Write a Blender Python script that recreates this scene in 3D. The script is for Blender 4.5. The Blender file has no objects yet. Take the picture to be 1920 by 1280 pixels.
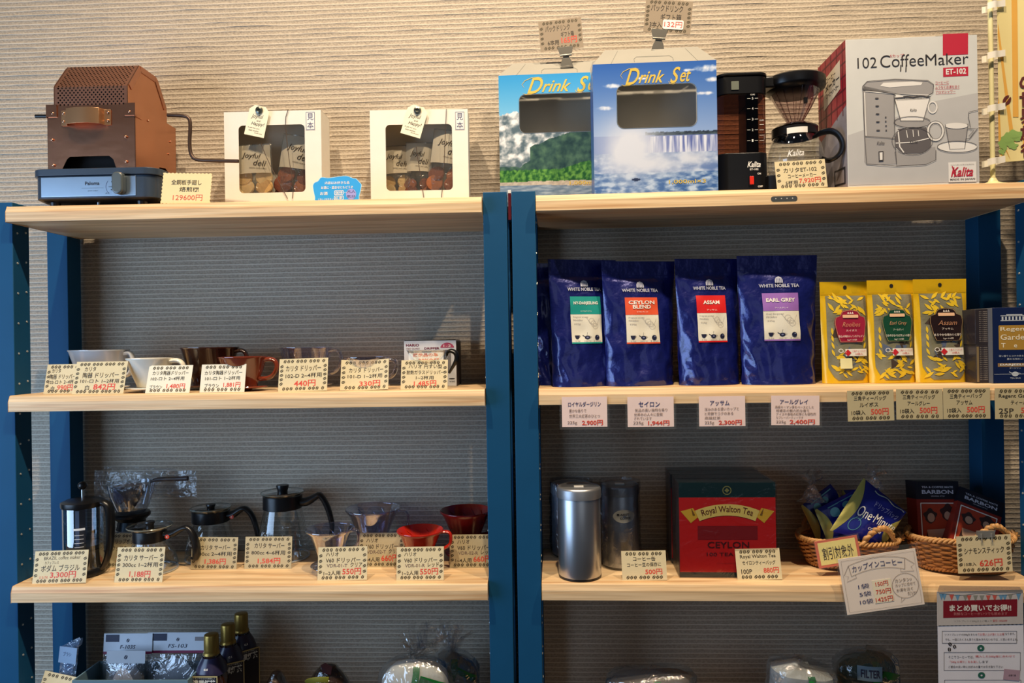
import bpy, math, random
import numpy as np
from mathutils import Vector, Matrix, noise
random.seed(7)
R = math.radians
C = bpy.context.scene.collection
scn = bpy.context.scene

# ------------------------------------------------------------------ camera, sky, lamps, exposure
H = 1.45                                   # eye height above the floor
CAM = np.array([0.0464, -1.34054, H]); YAW, PITCH, ROLL, FPX = 0.03317, 0.00165, 0.01539, 1330.2
ca = np.array([-math.sin(YAW)*math.cos(PITCH), math.cos(YAW)*math.cos(PITCH), math.sin(PITCH)])
cr = np.cross(ca, [0, 0, 1]); cr /= np.linalg.norm(cr); cu = np.cross(cr, ca)
c_, s_ = math.cos(ROLL), math.sin(ROLL)
CR, CU = c_*cr - s_*cu, s_*cr + c_*cu
cd = bpy.data.cameras.new('camera'); cd.sensor_width = 36; cd.lens = FPX/1920*36; cd.clip_start = .05
cam = bpy.data.objects.new('camera', cd); C.objects.link(cam)
cam.matrix_world = Matrix(((CR[0], CU[0], -ca[0], CAM[0]), (CR[1], CU[1], -ca[1], CAM[1]), (CR[2], CU[2], -ca[2], CAM[2]), (0, 0, 0, 1)))
scn.camera = cam
vs = scn.view_settings; vs.view_transform = 'Standard'; vs.look = 'None'; vs.gamma = 1; vs.use_curve_mapping = False
vs.exposure = 0.0
w = bpy.data.worlds.new('world'); scn.world = w; w.use_nodes = True
w.node_tree.nodes['Background'].inputs[0].default_value = (.62, .76, 1.0, 1)
w.node_tree.nodes['Background'].inputs[1].default_value = .045

def light(kind, name, loc, target, energy, col, size=.1, **k):
    l = bpy.data.lights.new(name, kind); l.energy = energy; l.color = col
    if kind == 'AREA':
        l.size = size; l.shape = k.get('shape', 'SQUARE')
        if 'size_y' in k: l.shape = 'RECTANGLE'; l.size_y = k['size_y']
    else: l.shadow_soft_size = size
    if kind == 'SPOT': l.spot_size = R(k.get('angle', 80)); l.spot_blend = k.get('blend', .6)
    o = bpy.data.objects.new(name, l); C.objects.link(o); o.location = loc
    o.rotation_euler = (Vector(target)-Vector(loc)).to_track_quat('-Z', 'Y').to_euler(); return o
WARM = (1, .80, .57)
for lx, en in ((-.62, 124), (.12, 138), (.88, 104)):
    light('SPOT', 'ceiling_spot', (lx, -.90, H+1.95), (lx, .02, H-.1), en, WARM, .03, angle=95, blend=.8)
light('AREA', 'window_daylight', (-1.75, -1.0, H-.15), (-.5, .1, H-.3), 23, (.46, .68, 1.0), 1.2)
light('AREA', 'front_fill', (.7, -3.2, H+.25), (0, .1, H-.1), 2.5, (.80, .90, 1.0), 1.6)  # weak fill added from the front to lift the cards, no real source

# ------------------------------------------------------------------ materials
def srgb(r, g, b):
    f = lambda v: (v/255)/12.92 if v/255 <= .04045 else ((v/255+.055)/1.055)**2.4
    return (f(r), f(g), f(b), 1)
MC = {}
def mat(name, col, rough=.5, metal=0., spec=.5, bump=None, vary=None, coat=0., trans=0., alpha=1., aniso=0., sheen=0.):
    """plain surface: col in sRGB 0-255; bump=(scale, strength, distance); vary=(scale, amount)"""
    if name in MC: return MC[name]
    m = bpy.data.materials.new(name); m.use_nodes = True; N = m.node_tree; b = N.nodes['Principled BSDF']
    c = srgb(*col); b.inputs['Base Color'].default_value = c; b.inputs['Roughness'].default_value = rough
    b.inputs['Metallic'].default_value = metal; b.inputs['Specular IOR Level'].default_value = spec
    b.inputs['Coat Weight'].default_value = coat; b.inputs['Coat Roughness'].default_value = .08
    b.inputs['Transmission Weight'].default_value = trans; b.inputs['Alpha'].default_value = alpha
    b.inputs['Anisotropic'].default_value = aniso
    tc = N.nodes.new('ShaderNodeTexCoord')
    sc, am = vary if vary else (30, .06)
    n = N.nodes.new('ShaderNodeTexNoise'); n.inputs['Scale'].default_value = sc; n.inputs['Detail'].default_value = 3
    N.links.new(tc.outputs['Object'], n.inputs['Vector'])
    mx = N.nodes.new('ShaderNodeMix'); mx.data_type = 'RGBA'
    mx.inputs[6].default_value = tuple(min(1, v*(1+am)) for v in c[:3])+(1,); mx.inputs[7].default_value = tuple(v*(1-am) for v in c[:3])+(1,)
    N.links.new(n.outputs['Fac'], mx.inputs[0]); N.links.new(mx.outputs[2], b.inputs['Base Color'])
    if bump:
        n2 = N.nodes.new('ShaderNodeTexNoise'); n2.inputs['Scale'].default_value = bump[0]; n2.inputs['Detail'].default_value = 4
        bp = N.nodes.new('ShaderNodeBump'); bp.inputs['Strength'].default_value = bump[1]
        bp.inputs['Distance'].default_value = bump[2] if len(bump) > 2 else .002
        N.links.new(tc.outputs['Object'], n2.inputs['Vector']); N.links.new(n2.outputs['Fac'], bp.inputs['Height'])
        N.links.new(bp.outputs['Normal'], b.inputs['Normal'])
    MC[name] = m; return m
def film(name, tint=(240, 245, 250), refl=.10, rough=.06, bump=None, haze=0., hazecol=(230, 235, 240)):
    """clear plastic or thin glass: see-through with a fresnel gloss on each wall"""
    if name in MC: return MC[name]
    m = bpy.data.materials.new(name); m.use_nodes = True; N = m.node_tree; N.nodes.remove(N.nodes['Principled BSDF'])
    out = N.nodes['Material Output']
    t = N.nodes.new('ShaderNodeBsdfTransparent'); t.inputs[0].default_value = srgb(*tint)
    g = N.nodes.new('ShaderNodeBsdfGlossy'); g.inputs['Roughness'].default_value = rough; g.inputs[0].default_value = (1, 1, 1, 1)
    lw = N.nodes.new('ShaderNodeLayerWeight'); lw.inputs[0].default_value = .35
    mr = N.nodes.new('ShaderNodeMapRange'); mr.inputs[3].default_value = refl*.6; mr.inputs[4].default_value = min(1, refl*6)
    N.links.new(lw.outputs['Facing'], mr.inputs[0])
    pw = N.nodes.new('ShaderNodeMath'); pw.operation = 'POWER'; pw.inputs[1].default_value = 1.6
    N.links.new(mr.outputs[0], pw.inputs[0])
    mx = N.nodes.new('ShaderNodeMixShader'); N.links.new(mr.outputs[0], mx.inputs[0]); N.links.new(t.outputs[0], mx.inputs[1]); N.links.new(g.outputs[0], mx.inputs[2])
    last = mx
    if bump:
        tc = N.nodes.new('ShaderNodeTexCoord'); n2 = N.nodes.new('ShaderNodeTexNoise'); n2.inputs['Scale'].default_value = bump[0]
        n2.inputs['Detail'].default_value = 3; n2.inputs['Distortion'].default_value = 1.2
        bp = N.nodes.new('ShaderNodeBump'); bp.inputs['Strength'].default_value = bump[1]; bp.inputs['Distance'].default_value = .01
        N.links.new(tc.outputs['Object'], n2.inputs['Vector']); N.links.new(n2.outputs['Fac'], bp.inputs['Height'])
        N.links.new(bp.outputs['Normal'], g.inputs['Normal']); N.links.new(bp.outputs['Normal'], lw.inputs['Normal'])
    if haze:
        d = N.nodes.new('ShaderNodeBsdfDiffuse'); d.inputs[0].default_value = srgb(*hazecol)
        m2 = N.nodes.new('ShaderNodeMixShader'); m2.inputs[0].default_value = haze
        N.links.new(mx.outputs[0], m2.inputs[1]); N.links.new(d.outputs[0], m2.inputs[2]); last = m2
    N.links.new(last.outputs[0], out.inputs[0]); MC[name] = m; return m
def vcol_mat(name, rough=.4, coat=0.):
    if name in MC: return MC[name]
    m = bpy.data.materials.new(name); m.use_nodes = True; N = m.node_tree; b = N.nodes['Principled BSDF']
    a = N.nodes.new('ShaderNodeVertexColor'); a.layer_name = 'print'; N.links.new(a.outputs[0], b.inputs['Base Color'])
    b.inputs['Roughness'].default_value = rough; b.inputs['Coat Weight'].default_value = coat; MC[name] = m; return m
def wood_mat(name, c1, c2, c3, seed=0.):
    m = bpy.data.materials.new(name); m.use_nodes = True; N = m.node_tree; b = N.nodes['Principled BSDF']
    tc = N.nodes.new('ShaderNodeTexCoord'); mp = N.nodes.new('ShaderNodeMapping'); mp.inputs['Location'].default_value = (seed, seed*.7, seed*.3)
    mp.inputs['Scale'].default_value = (1.6, 26, 60); N.links.new(tc.outputs['Object'], mp.inputs['Vector'])
    n = N.nodes.new('ShaderNodeTexNoise'); n.inputs['Scale'].default_value = 1.6; n.inputs['Detail'].default_value = 5; n.inputs['Distortion'].default_value = .8
    N.links.new(mp.outputs[0], n.inputs['Vector'])
    mp2 = N.nodes.new('ShaderNodeMapping'); mp2.inputs['Scale'].default_value = (5, 60, 260); mp2.inputs['Location'].default_value = (seed*2, 0, seed)
    N.links.new(tc.outputs['Object'], mp2.inputs['Vector'])
    n2 = N.nodes.new('ShaderNodeTexNoise'); n2.inputs['Scale'].default_value = 1.; n2.inputs['Detail'].default_value = 3; n2.inputs['Distortion'].default_value = .4
    N.links.new(mp2.outputs[0], n2.inputs['Vector'])
    cr_ = N.nodes.new('ShaderNodeValToRGB'); e = cr_.color_ramp.elements
    e[0].position = .30; e[0].color = srgb(*c3); e[1].position = .62; e[1].color = srgb(*c1)
    x = cr_.color_ramp.elements.new(.45); x.color = srgb(*c2)
    N.links.new(n.outputs['Fac'], cr_.inputs[0])
    mx = N.nodes.new('ShaderNodeMix'); mx.data_type = 'RGBA'; mx.blend_type = 'MULTIPLY'
    r2 = N.nodes.new('ShaderNodeMapRange'); r2.inputs[1].default_value = .35; r2.inputs[2].default_value = .6; r2.inputs[3].default_value = .82; r2.inputs[4].default_value = 1.03
    N.links.new(n2.outputs['Fac'], r2.inputs[0]); mx.inputs[0].default_value = 1
    N.links.new(cr_.outputs[0], mx.inputs[6]); N.links.new(r2.outputs[0], mx.inputs[7]); N.links.new(mx.outputs[2], b.inputs['Base Color'])
    b.inputs['Roughness'].default_value = .5
    bp = N.nodes.new('ShaderNodeBump'); bp.inputs['Strength'].default_value = .15; bp.inputs['Distance'].default_value = .001
    N.links.new(n2.outputs['Fac'], bp.inputs['Height']); N.links.new(bp.outputs['Normal'], b.inputs['Normal'])
    return m

# ------------------------------------------------------------------ mesh building
class MB:
    def __init__(s): s.v = []; s.f = []; s.mi = []; s.M = None; s.cur = 0
    def add(s, vs, fs, mi=None):
        o = len(s.v)
        if s.M is not None: vs = [tuple(s.M @ Vector(p)) for p in vs]
        s.v += [tuple(p) for p in vs]; s.f += [tuple(i+o for i in f) for f in fs]; s.mi += [s.cur if mi is None else mi]*len(fs); return s
    def box(s, x0, x1, y0, y1, z0, z1, mi=None):
        v = [(x0,y0,z0),(x1,y0,z0),(x1,y1,z0),(x0,y1,z0),(x0,y0,z1),(x1,y0,z1),(x1,y1,z1),(x0,y1,z1)]
        return s.add(v, [(0,3,2,1),(4,5,6,7),(0,1,5,4),(1,2,6,5),(2,3,7,6),(3,0,4,7)], mi)
    def rings(s, rings, closed=True, cap0=True, cap1=True, mi=None, loop=False):
        n = len(rings[0]); v = [p for r in rings for p in r]; f = []
        k = len(rings)
        for i in range(k if loop else k-1):
            i2 = (i+1) % k
            for j in range(n if closed else n-1):
                j2 = (j+1) % n; f.append((i*n+j, i*n+j2, i2*n+j2, i2*n+j))
        if cap0 and not loop: f.append(tuple(range(n))[::-1])
        if cap1 and not loop: f.append(tuple((k-1)*n+j for j in range(n)))
        return s.add(v, f, mi)
    def lathe(s, prof, n=28, c=(0,0,0), sx=1, sy=1, cap0=True, cap1=True, mi=None, e=2.):
        def pt(r, z, t):
            cx, sn = math.cos(t), math.sin(t)
            if e != 2.: cx = math.copysign(abs(cx)**(2/e), cx); sn = math.copysign(abs(sn)**(2/e), sn)
            return (c[0]+r*sx*cx, c[1]+r*sy*sn, c[2]+z)
        return s.rings([[pt(r, z, 2*math.pi*j/n) for j in range(n)] for r, z in prof], cap0=cap0, cap1=cap1, mi=mi)
    def cyl(s, a, b, r0, r1=None, n=14, mi=None):
        a, b = Vector(a), Vector(b); r1 = r0 if r1 is None else r1; d = (b-a).normalized()
        u = d.orthogonal().normalized(); w_ = d.cross(u)
        return s.rings([[tuple(p+(u*math.cos(2*math.pi*j/n)+w_*math.sin(2*math.pi*j/n))*r) for j in range(n)] for p, r in ((a, r0), (b, r1))], mi=mi)
    def tube(s, pts, r, n=8, closed=False, flat=1., up=(0,1,0), mi=None, sub=0):
        """flat scales the cross-section along `up`"""
        P = [Vector(p) for p in pts]
        rr = list(r) if hasattr(r, '__len__') else [r]*len(P)
        for _ in range(sub):
            Q, q = [], []; k = len(P)
            rng = range(k) if closed else range(k-1)
            if not closed: Q.append(P[0]); q.append(rr[0])
            for i in rng:
                a, b = P[i], P[(i+1) % k]; Q += [a*.75+b*.25, a*.25+b*.75]; q += [rr[i]*.75+rr[(i+1)%k]*.25, rr[i]*.25+rr[(i+1)%k]*.75]
            if not closed: Q.append(P[-1]); q.append(rr[-1])
            P, rr = Q, q
        k = len(P); rings = []; up = Vector(up)
        for i in range(k):
            a = P[(i-1) % k] if (closed or i) else P[0]; b = P[(i+1) % k] if (closed or i < k-1) else P[-1]
            d = (b-a).normalized(); u = (up-d*up.dot(d))
            if u.length < 1e-4: u = d.orthogonal()
            u.normalize(); w_ = d.cross(u)
            rings.append([tuple(P[i]+u*(math.cos(2*math.pi*j/n)*rr[i]*flat)+w_*(math.sin(2*math.pi*j/n)*rr[i])) for j in range(n)])
        return s.rings(rings, loop=closed, mi=mi)
    def prism(s, poly, y0, y1, mi=None):
        """poly in (x, z), extruded in y"""
        n = len(poly); v = [(x, y0, z) for x, z in poly]+[(x, y1, z) for x, z in poly]
        f = [tuple(range(n)), tuple(range(2*n-1, n-1, -1))]+[(i, i+n, (i+1) % n+n, (i+1) % n) for i in range(n)]
        return s.add(v, f, mi)
    def grid(s, fn, nu, nv, mi=None, wrap=False):
        v = [fn(i/nu, j/nv) for i in range(nu+1) for j in range(nv+1)]
        f = [(i*(nv+1)+j, (i+1)*(nv+1)+j, (i+1)*(nv+1)+j+1, i*(nv+1)+j+1) for i in range(nu) for j in range(nv)]
        return s.add(v, f, mi)
    def ell(s, c, rx, ry, rz, n=14, m=8, mi=None):
        return s.rings([[(c[0]+rx*math.sin(math.pi*(i+.02)/(m+.04))*math.cos(2*math.pi*j/n), c[1]+ry*math.sin(math.pi*(i+.02)/(m+.04))*math.sin(2*math.pi*j/n), c[2]-rz*math.cos(math.pi*i/m)) for j in range(n)] for i in range(m+1)], mi=mi)
    def sheet(s, shapes, fn, mi=None):
        """2-D shapes (verts, faces) laid through fn(x, z) -> point"""
        for v, f in shapes: s.add([fn(x, z) for x, z in v], f, mi)
        return s
    def obj(s, name, mats, parent=None, label=None, smooth=True, ang=38, bevel=0, kind=None, bseg=2, weld=False):
        me = bpy.data.meshes.new(name); me.from_pydata(s.v, [], s.f)
        if not isinstance(mats, (list, tuple)): mats = [mats]
        for m in mats: me.materials.append(m)
        if len(mats) > 1: me.polygons.foreach_set('material_index', s.mi)
        me.update()
        if smooth:
            me.shade_smooth()
            try: me.set_sharp_from_angle(angle=R(ang))
            except Exception: pass
        o = bpy.data.objects.new(name, me); C.objects.link(o)
        if parent: o.parent = parent
        if label: o['label'] = label
        if kind: o['kind'] = kind
        if bevel:
            b = o.modifiers.new('bevel', 'BEVEL'); b.width = bevel; b.segments = bseg; b.limit_method = 'ANGLE'; b.angle_limit = R(40)
            b.harden_normals = False
        return o

def rrect(w_, h, r, cx=0, cz=0, n=5):
    P = []
    for sx, sz, a0 in ((1, -1, -90), (1, 1, 0), (-1, 1, 90), (-1, -1, 180)):
        for k in range(n+1):
            a = R(a0+90*k/n); P.append((cx+sx*(w_/2-r)+r*math.cos(a), cz+sz*(h/2-r)+r*math.sin(a)))
    return P
def ellp(rx, rz, cx=0, cz=0, n=18, rot=0):
    c, s = math.cos(rot), math.sin(rot)
    return [(cx+rx*math.cos(2*math.pi*k/n)*c-rz*math.sin(2*math.pi*k/n)*s, cz+rx*math.cos(2*math.pi*k/n)*s+rz*math.sin(2*math.pi*k/n)*c) for k in range(n)]
def shp(poly): return (poly, [tuple(range(len(poly)))])
def rectshape(x0, x1, z0, z1, nx=1, nz=1):
    v = [(x0+(x1-x0)*i/nx, z0+(z1-z0)*j/nz) for i in range(nx+1) for j in range(nz+1)]
    return (v, [(i*(nz+1)+j, (i+1)*(nz+1)+j, (i+1)*(nz+1)+j+1, i*(nz+1)+j+1) for i in range(nx) for j in range(nz)])
def stroke(pts, w_, closed=False):
    """2-D line of width w_ as a strip of quads; w_ may be a list"""
    P = [Vector((a, b)) for a, b in pts]; k = len(P); v = []; f = []
    ww = w_ if hasattr(w_, '__len__') else [w_]*k
    for i in range(k):
        a = P[(i-1) % k] if (closed or i) else P[0]; b = P[(i+1) % k] if (closed or i < k-1) else P[-1]
        d = (b-a); d = d.normalized() if d.length else Vector((1, 0)); nn = Vector((-d.y, d.x))*ww[i]/2
        v += [tuple(P[i]+nn), tuple(P[i]-nn)]
    for i in range(k if closed else k-1):
        j = (i+1) % k; f.append((2*i, 2*i+1, 2*j+1, 2*j))
    return (v, f)
def frame(outer, inner):
    n = len(outer); return (outer+inner, [(i, (i+1) % n, n+(i+1) % n, n+i) for i in range(n)])
def xf(shape, dx=0, dz=0, s=1, rot=0, sx=1, sz=1):
    c, q = math.cos(rot), math.sin(rot); v, f = shape
    return ([(dx+s*(x*sx*c-z*sz*q), dz+s*(x*sx*q+z*sz*c)) for x, z in v], f)
TC = {}
def rawtext(t, shear=0, off=0., res=2):
    k = (t, shear, off, res)
    if k not in TC:
        c = bpy.data.curves.new('t', 'FONT'); c.body = t; c.resolution_u = res; c.shear = shear; c.offset = off; c.align_x = 'LEFT'
        o = bpy.data.objects.new('t', c); m = bpy.data.meshes.new_from_object(o)
        v = [(p.co.x, p.co.y) for p in m.vertices]; f = [tuple(q.vertices) for q in m.polygons]
        bpy.data.objects.remove(o); bpy.data.curves.remove(c); bpy.data.meshes.remove(m)
        TC[k] = (v, f)
    return TC[k]
def text(t, x0, x1, zc, h, shear=0, off=0., rot=0, res=2):
    """text fitted between x0 and x1; h is the height of its tallest glyph; zc the middle"""
    v, f = rawtext(t, shear, off, res)
    if not v: return ([], [])
    xs = [p[0] for p in v]; zs = [p[1] for p in v]; a, b = min(xs), max(xs); c, d = min(zs), max(zs)
    kx = (x1-x0)/(b-a); kz = h/(d-c); mx = (x0+x1)/2
    w2 = [((p[0]-a)*kx+x0-mx, (p[1]-c)*kz-h/2) for p in v]
    cc, q = math.cos(rot), math.sin(rot)
    return ([(mx+x*cc-z*q, zc+x*q+z*cc) for x, z in w2], f)
def bean(rx=.0028, rz=.0038, rot=-.5):
    """printed coffee bean: two halves with a slit"""
    out = []
    for s in (1, -1):
        P = [(s*rx*(.16+.84*math.cos(a)), rz*math.sin(a)) for a in [R(-90+30*k) for k in range(7)]]
        if s < 0: P = P[::-1]
        out.append(P)
    v = out[0]+out[1]; return xf((v, [tuple(range(7)), tuple(range(7, 14))]), rot=rot)

# ------------------------------------------------------------------ placing
class Unit:
    def __init__(s, ang, x0): s.a = ang; s.x0 = x0
    def world(s, x, y, z): c, q = math.cos(s.a), math.sin(s.a); return Vector((s.x0+c*x-q*y, q*x+c*y, z+H))
    def ray(s, px, py):
        X, Y = px-960, py-640
        d = ca*FPX + CR*X - CU*Y; c, q = math.cos(-s.a), math.sin(-s.a)
        o = CAM-np.array([s.x0, 0, H])
        return np.array([c*o[0]-q*o[1], q*o[0]+c*o[1], o[2]]), np.array([c*d[0]-q*d[1], q*d[0]+c*d[1], d[2]])
    def Y(s, px, py, y):
        o, d = s.ray(px, py); t = (y-o[1])/d[1]; p = o+t*d; return p[0], p[2]
    def Z(s, px, py, z):
        o, d = s.ray(px, py); t = (z-o[2])/d[2]; p = o+t*d; return p[0], p[1]
UL, UR = Unit(.00595, -.004), Unit(-.02471, .005)
T = .030
Z1, Z2, Z3, Z4, Z5 = .2440+T, -.1170+T, -.4795+T, -.842+T, -1.205+T       # shelf tops
def thing(name, label, cat, U, x, y, z, rz=0, group=None, rx=0, ry=0):
    o = bpy.data.objects.new(name, None); C.objects.link(o); o.empty_display_size = .02
    if any(abs(z-q) < 1e-6 for q in (Z1, Z2, Z3, Z4)): z += .0005
    M = Matrix.Translation(U.world(x, y, z)) @ Matrix.Rotation(U.a+rz, 4, 'Z') @ Matrix.Rotation(ry, 4, 'Y') @ Matrix.Rotation(rx, 4, 'X')
    o.matrix_world = M; o['label'] = label; o['category'] = cat
    if group: o['group'] = group
    return o
def solo(o, label, cat, group=None):
    o['label'] = label; o['category'] = cat
    if group: o['group'] = group
    return o
def place(o, U, x, y, z, rz=0, rx=0, ry=0):
    o.matrix_world = Matrix.Translation(U.world(x, y, z)) @ Matrix.Rotation(U.a+rz, 4, 'Z') @ Matrix.Rotation(ry, 4, 'Y') @ Matrix.Rotation(rx, 4, 'X'); return o

# ------------------------------------------------------------------ setting
def wall_material():
    m = bpy.data.materials.new('ribbed_wallpaper'); m.use_nodes = True; N = m.node_tree; b = N.nodes['Principled BSDF']
    tc = N.nodes.new('ShaderNodeTexCoord'); n = N.nodes.new('ShaderNodeTexNoise'); n.inputs['Scale'].default_value = 300; n.inputs['Detail'].default_value = 4
    mp = N.nodes.new('ShaderNodeMapping'); mp.inputs['Scale'].default_value = (.7, 1, 1)
    N.links.new(tc.outputs['Object'], mp.inputs[0]); N.links.new(mp.outputs[0], n.inputs['Vector'])
    r = N.nodes.new('ShaderNodeValToRGB'); r.color_ramp.elements[0].position = .3; r.color_ramp.elements[1].position = .7
    r.color_ramp.elements[0].color = srgb(152, 139, 122); r.color_ramp.elements[1].color = srgb(182, 168, 148)
    N.links.new(n.outputs['Fac'], r.inputs[0]); N.links.new(r.outputs[0], b.inputs['Base Color']); b.inputs['Roughness'].default_value = .75
    bp = N.nodes.new('ShaderNodeBump'); bp.inputs['Strength'].default_value = .8; bp.inputs['Distance'].default_value = .0018
    N.links.new(n.outputs['Fac'], bp.inputs['Height']); N.links.new(bp.outputs['Normal'], b.inputs['Normal']); return m
WY = .214
mb = MB(); pitch = .0104; rows = 250; cols = 110
prof = ((0, 0), (.10, -.0009), (.20, -.0001), (.60, -.0002))
vv = []; zz = []
for i in range(rows):
    for t, y in prof: zz.append((i*pitch+t*pitch, y, i))
nx_ = cols+1
for z, y, i in zz:
    for j in range(nx_):
        x = -2.0+4.0*j/cols; q = noise.noise((x*9, i*.7, 0))
        vv.append((x, WY+y*(1+.35*q), z+q*.0011))
ff = [(a*nx_+j, a*nx_+j+1, (a+1)*nx_+j+1, (a+1)*nx_+j) for a in range(len(zz)-1) for j in range(cols)]
mb.add(vv, ff); mb.mi = [1 if (q//cols) % 4 in (0, 1) else 0 for q in range(len(ff))]; mb.box(-2.0, 2.0, WY+.003, WY+.1, 0, 2.62, 0)
WALL = mb.obj('wall_back', [wall_material(), mat('pale_rib', (206, 194, 174), .7, bump=(300, .3))], smooth=True, ang=80); WALL['kind'] = 'structure'; WALL.rotation_euler = (0, 0, -.010)  # rib faces take a paler colour than the ground between them
mb = MB(); mb.box(-2.6, 2.6, -3.4, WY+.1, -.05, 0)
o = mb.obj('floor', wood_mat('floor_boards', (74, 58, 44), (64, 50, 38), (52, 40, 32), 3.), smooth=False); o['kind'] = 'structure'

# ------------------------------------------------------------------ shelving
BLUE = mat('blue_paint', (14, 74, 112), .62, spec=.22, bump=(90, .12, .001), vary=(14, .10))
PINM = mat('zinc_pin', (225, 225, 215), .3, .7)
P = .045; DR = .1613
def shelving(U, s, W, name_label, z_pins):
    t = thing('shelving_unit', name_label, 'shelf', U, 0, 0, -H, 0, 'blue and pine shelving units')
    zt = .2855+H
    xs = ((min(s*0, s*P), max(0, s*P)), tuple(sorted((s*(P+W), s*(P+W+P)))))
    for k, (a, b) in enumerate(xs):
        for y in (0, DR):
            m = MB().box(a, b, y, y+P, 0, zt); o = m.obj('post', BLUE, t, bevel=.0012)
            inner = (b if s > 0 else a) if k == 0 else (a if s > 0 else b); d = (1 if inner > (a+b)/2 else -1)
            pb = MB()
            for i in range(-14, 7):
                for q, yy in enumerate((y+.012, y+.035)):
                    z = .0585*i+.052+H+(.004 if q else 0)
                    if z > zt-.03 or z < .1: continue
                    pb.cyl((inner, yy, z), (inner+d*.0012, yy, z), .0022, .0018, 8)
            if y == 0: pb.obj('shelf_pin_row', PINM, o)
    x0, x1 = sorted((s*(P+.0012), s*(P+W-.0012)))
    for k, z in enumerate((Z1, Z2, Z3, Z4, Z5)):
        z += H
        prof = [(-.0196, -T), (-.0196, -.0115), (-.0158, -.0012), (-.0135, 0), (.2065, 0), (.2065, -T)]
        v = [(xx, y, z+zz_) for xx in (x0, x1) for y, zz_ in prof]; n = len(prof)
        f = [tuple(range(n)), tuple(range(2*n-1, n-1, -1))]+[(i, (i+1) % n, (i+1) % n+n, i+n) for i in range(n)]
        m = MB().add(v, [q[::-1] for q in f])
        o = m.obj('shelf_board', wood_mat('pine_%d%d' % (s+1, k), (236, 205, 160), (224, 188, 140), (205, 160, 112), 3.1*k+s*1.7), t, smooth=False, bevel=.0007)
    if s > 0:
        xa, za = U.Y(1470, 372, -.0196)
        m = MB().prism(rrect(.047, .0085, .0042, xa, za+H), -.0206, -.0185)
        o = m.obj('edge_plate', mat('pewter', (120, 122, 118), .35, .8), t, label='small oval metal plate let into the board edge')
        MB().sheet([text('・・・・', xa-.016, xa+.016, za+H, .002)], lambda x, z: (x, -.0208, z)).obj('lettering', mat('pale_ink', (205, 205, 195)), t)
    return t
shelving(UL, -1, .9089, 'pine shelf unit on blue posts that holds the drippers and glass servers', 0)
shelving(UR, 1, .8985, 'pine shelf unit on blue posts that holds the tea pouches and wicker baskets', 0)
# loose strip of red and white packaging wedged between the two centre posts
m = MB().box(-.0028, .0028, .004, .030, -.045, .0055)
m.cur = 1; m.box(-.0029, .0029, .0035, .0305, .0055, .0115)
o = m.obj('folded_packet', [mat('wine_foil', (88, 18, 28), .3), mat('white_paper', (228, 224, 216), .7)])
place(o, Unit(0, 0), .0012, 0, .278); solo(o, 'narrow dark red and white folded packet wedged between the two centre posts', 'packet')

# ------------------------------------------------------------------ price cards
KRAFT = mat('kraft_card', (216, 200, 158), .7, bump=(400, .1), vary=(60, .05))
WHITEC = mat('white_card', (236, 232, 222), .6)
PINK = mat('pink_card', (246, 220, 212), .6)
INK = mat('brown_ink', (52, 42, 30), .6); RED = mat('red_ink', (214, 74, 56), .6); NAVY = mat('navy_ink', (42, 52, 104), .6)
BEANI = mat('bean_ink', (74, 64, 42), .7)
LAMI = film('laminate_film', (253, 253, 252), .014, .12, haze=.02, hazecol=(236, 236, 228))
TH = .0007
def bean_border(w_, h, sides='full', s=1.):
    L = []; st = .0078*s; m = .0055*s
    n = max(3, int((w_-2*m)/st)); 
    for k in range(n):
        x = -w_/2+m+(w_-2*m)*(k+.5)/n + (.0012*s*(1 if k % 3 == 0 else -1 if k % 3 == 2 else 0))
        for z in (h-m, m): L.append(xf(bean(), x, z, s*.92, rot=random.uniform(-.25, .25)))
    if sides == 'full':
        n2 = max(2, int((h-4*m)/(st*1.05)))
        for k in range(n2):
            z = 2*m+(h-4*m)*(k+.5)/n2
            for x in (-w_/2+m*.95, w_/2-m*.95): L.append(xf(bean(), x, z, s*.92, rot=-.6+random.uniform(-.2, .2)))
    return L
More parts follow.
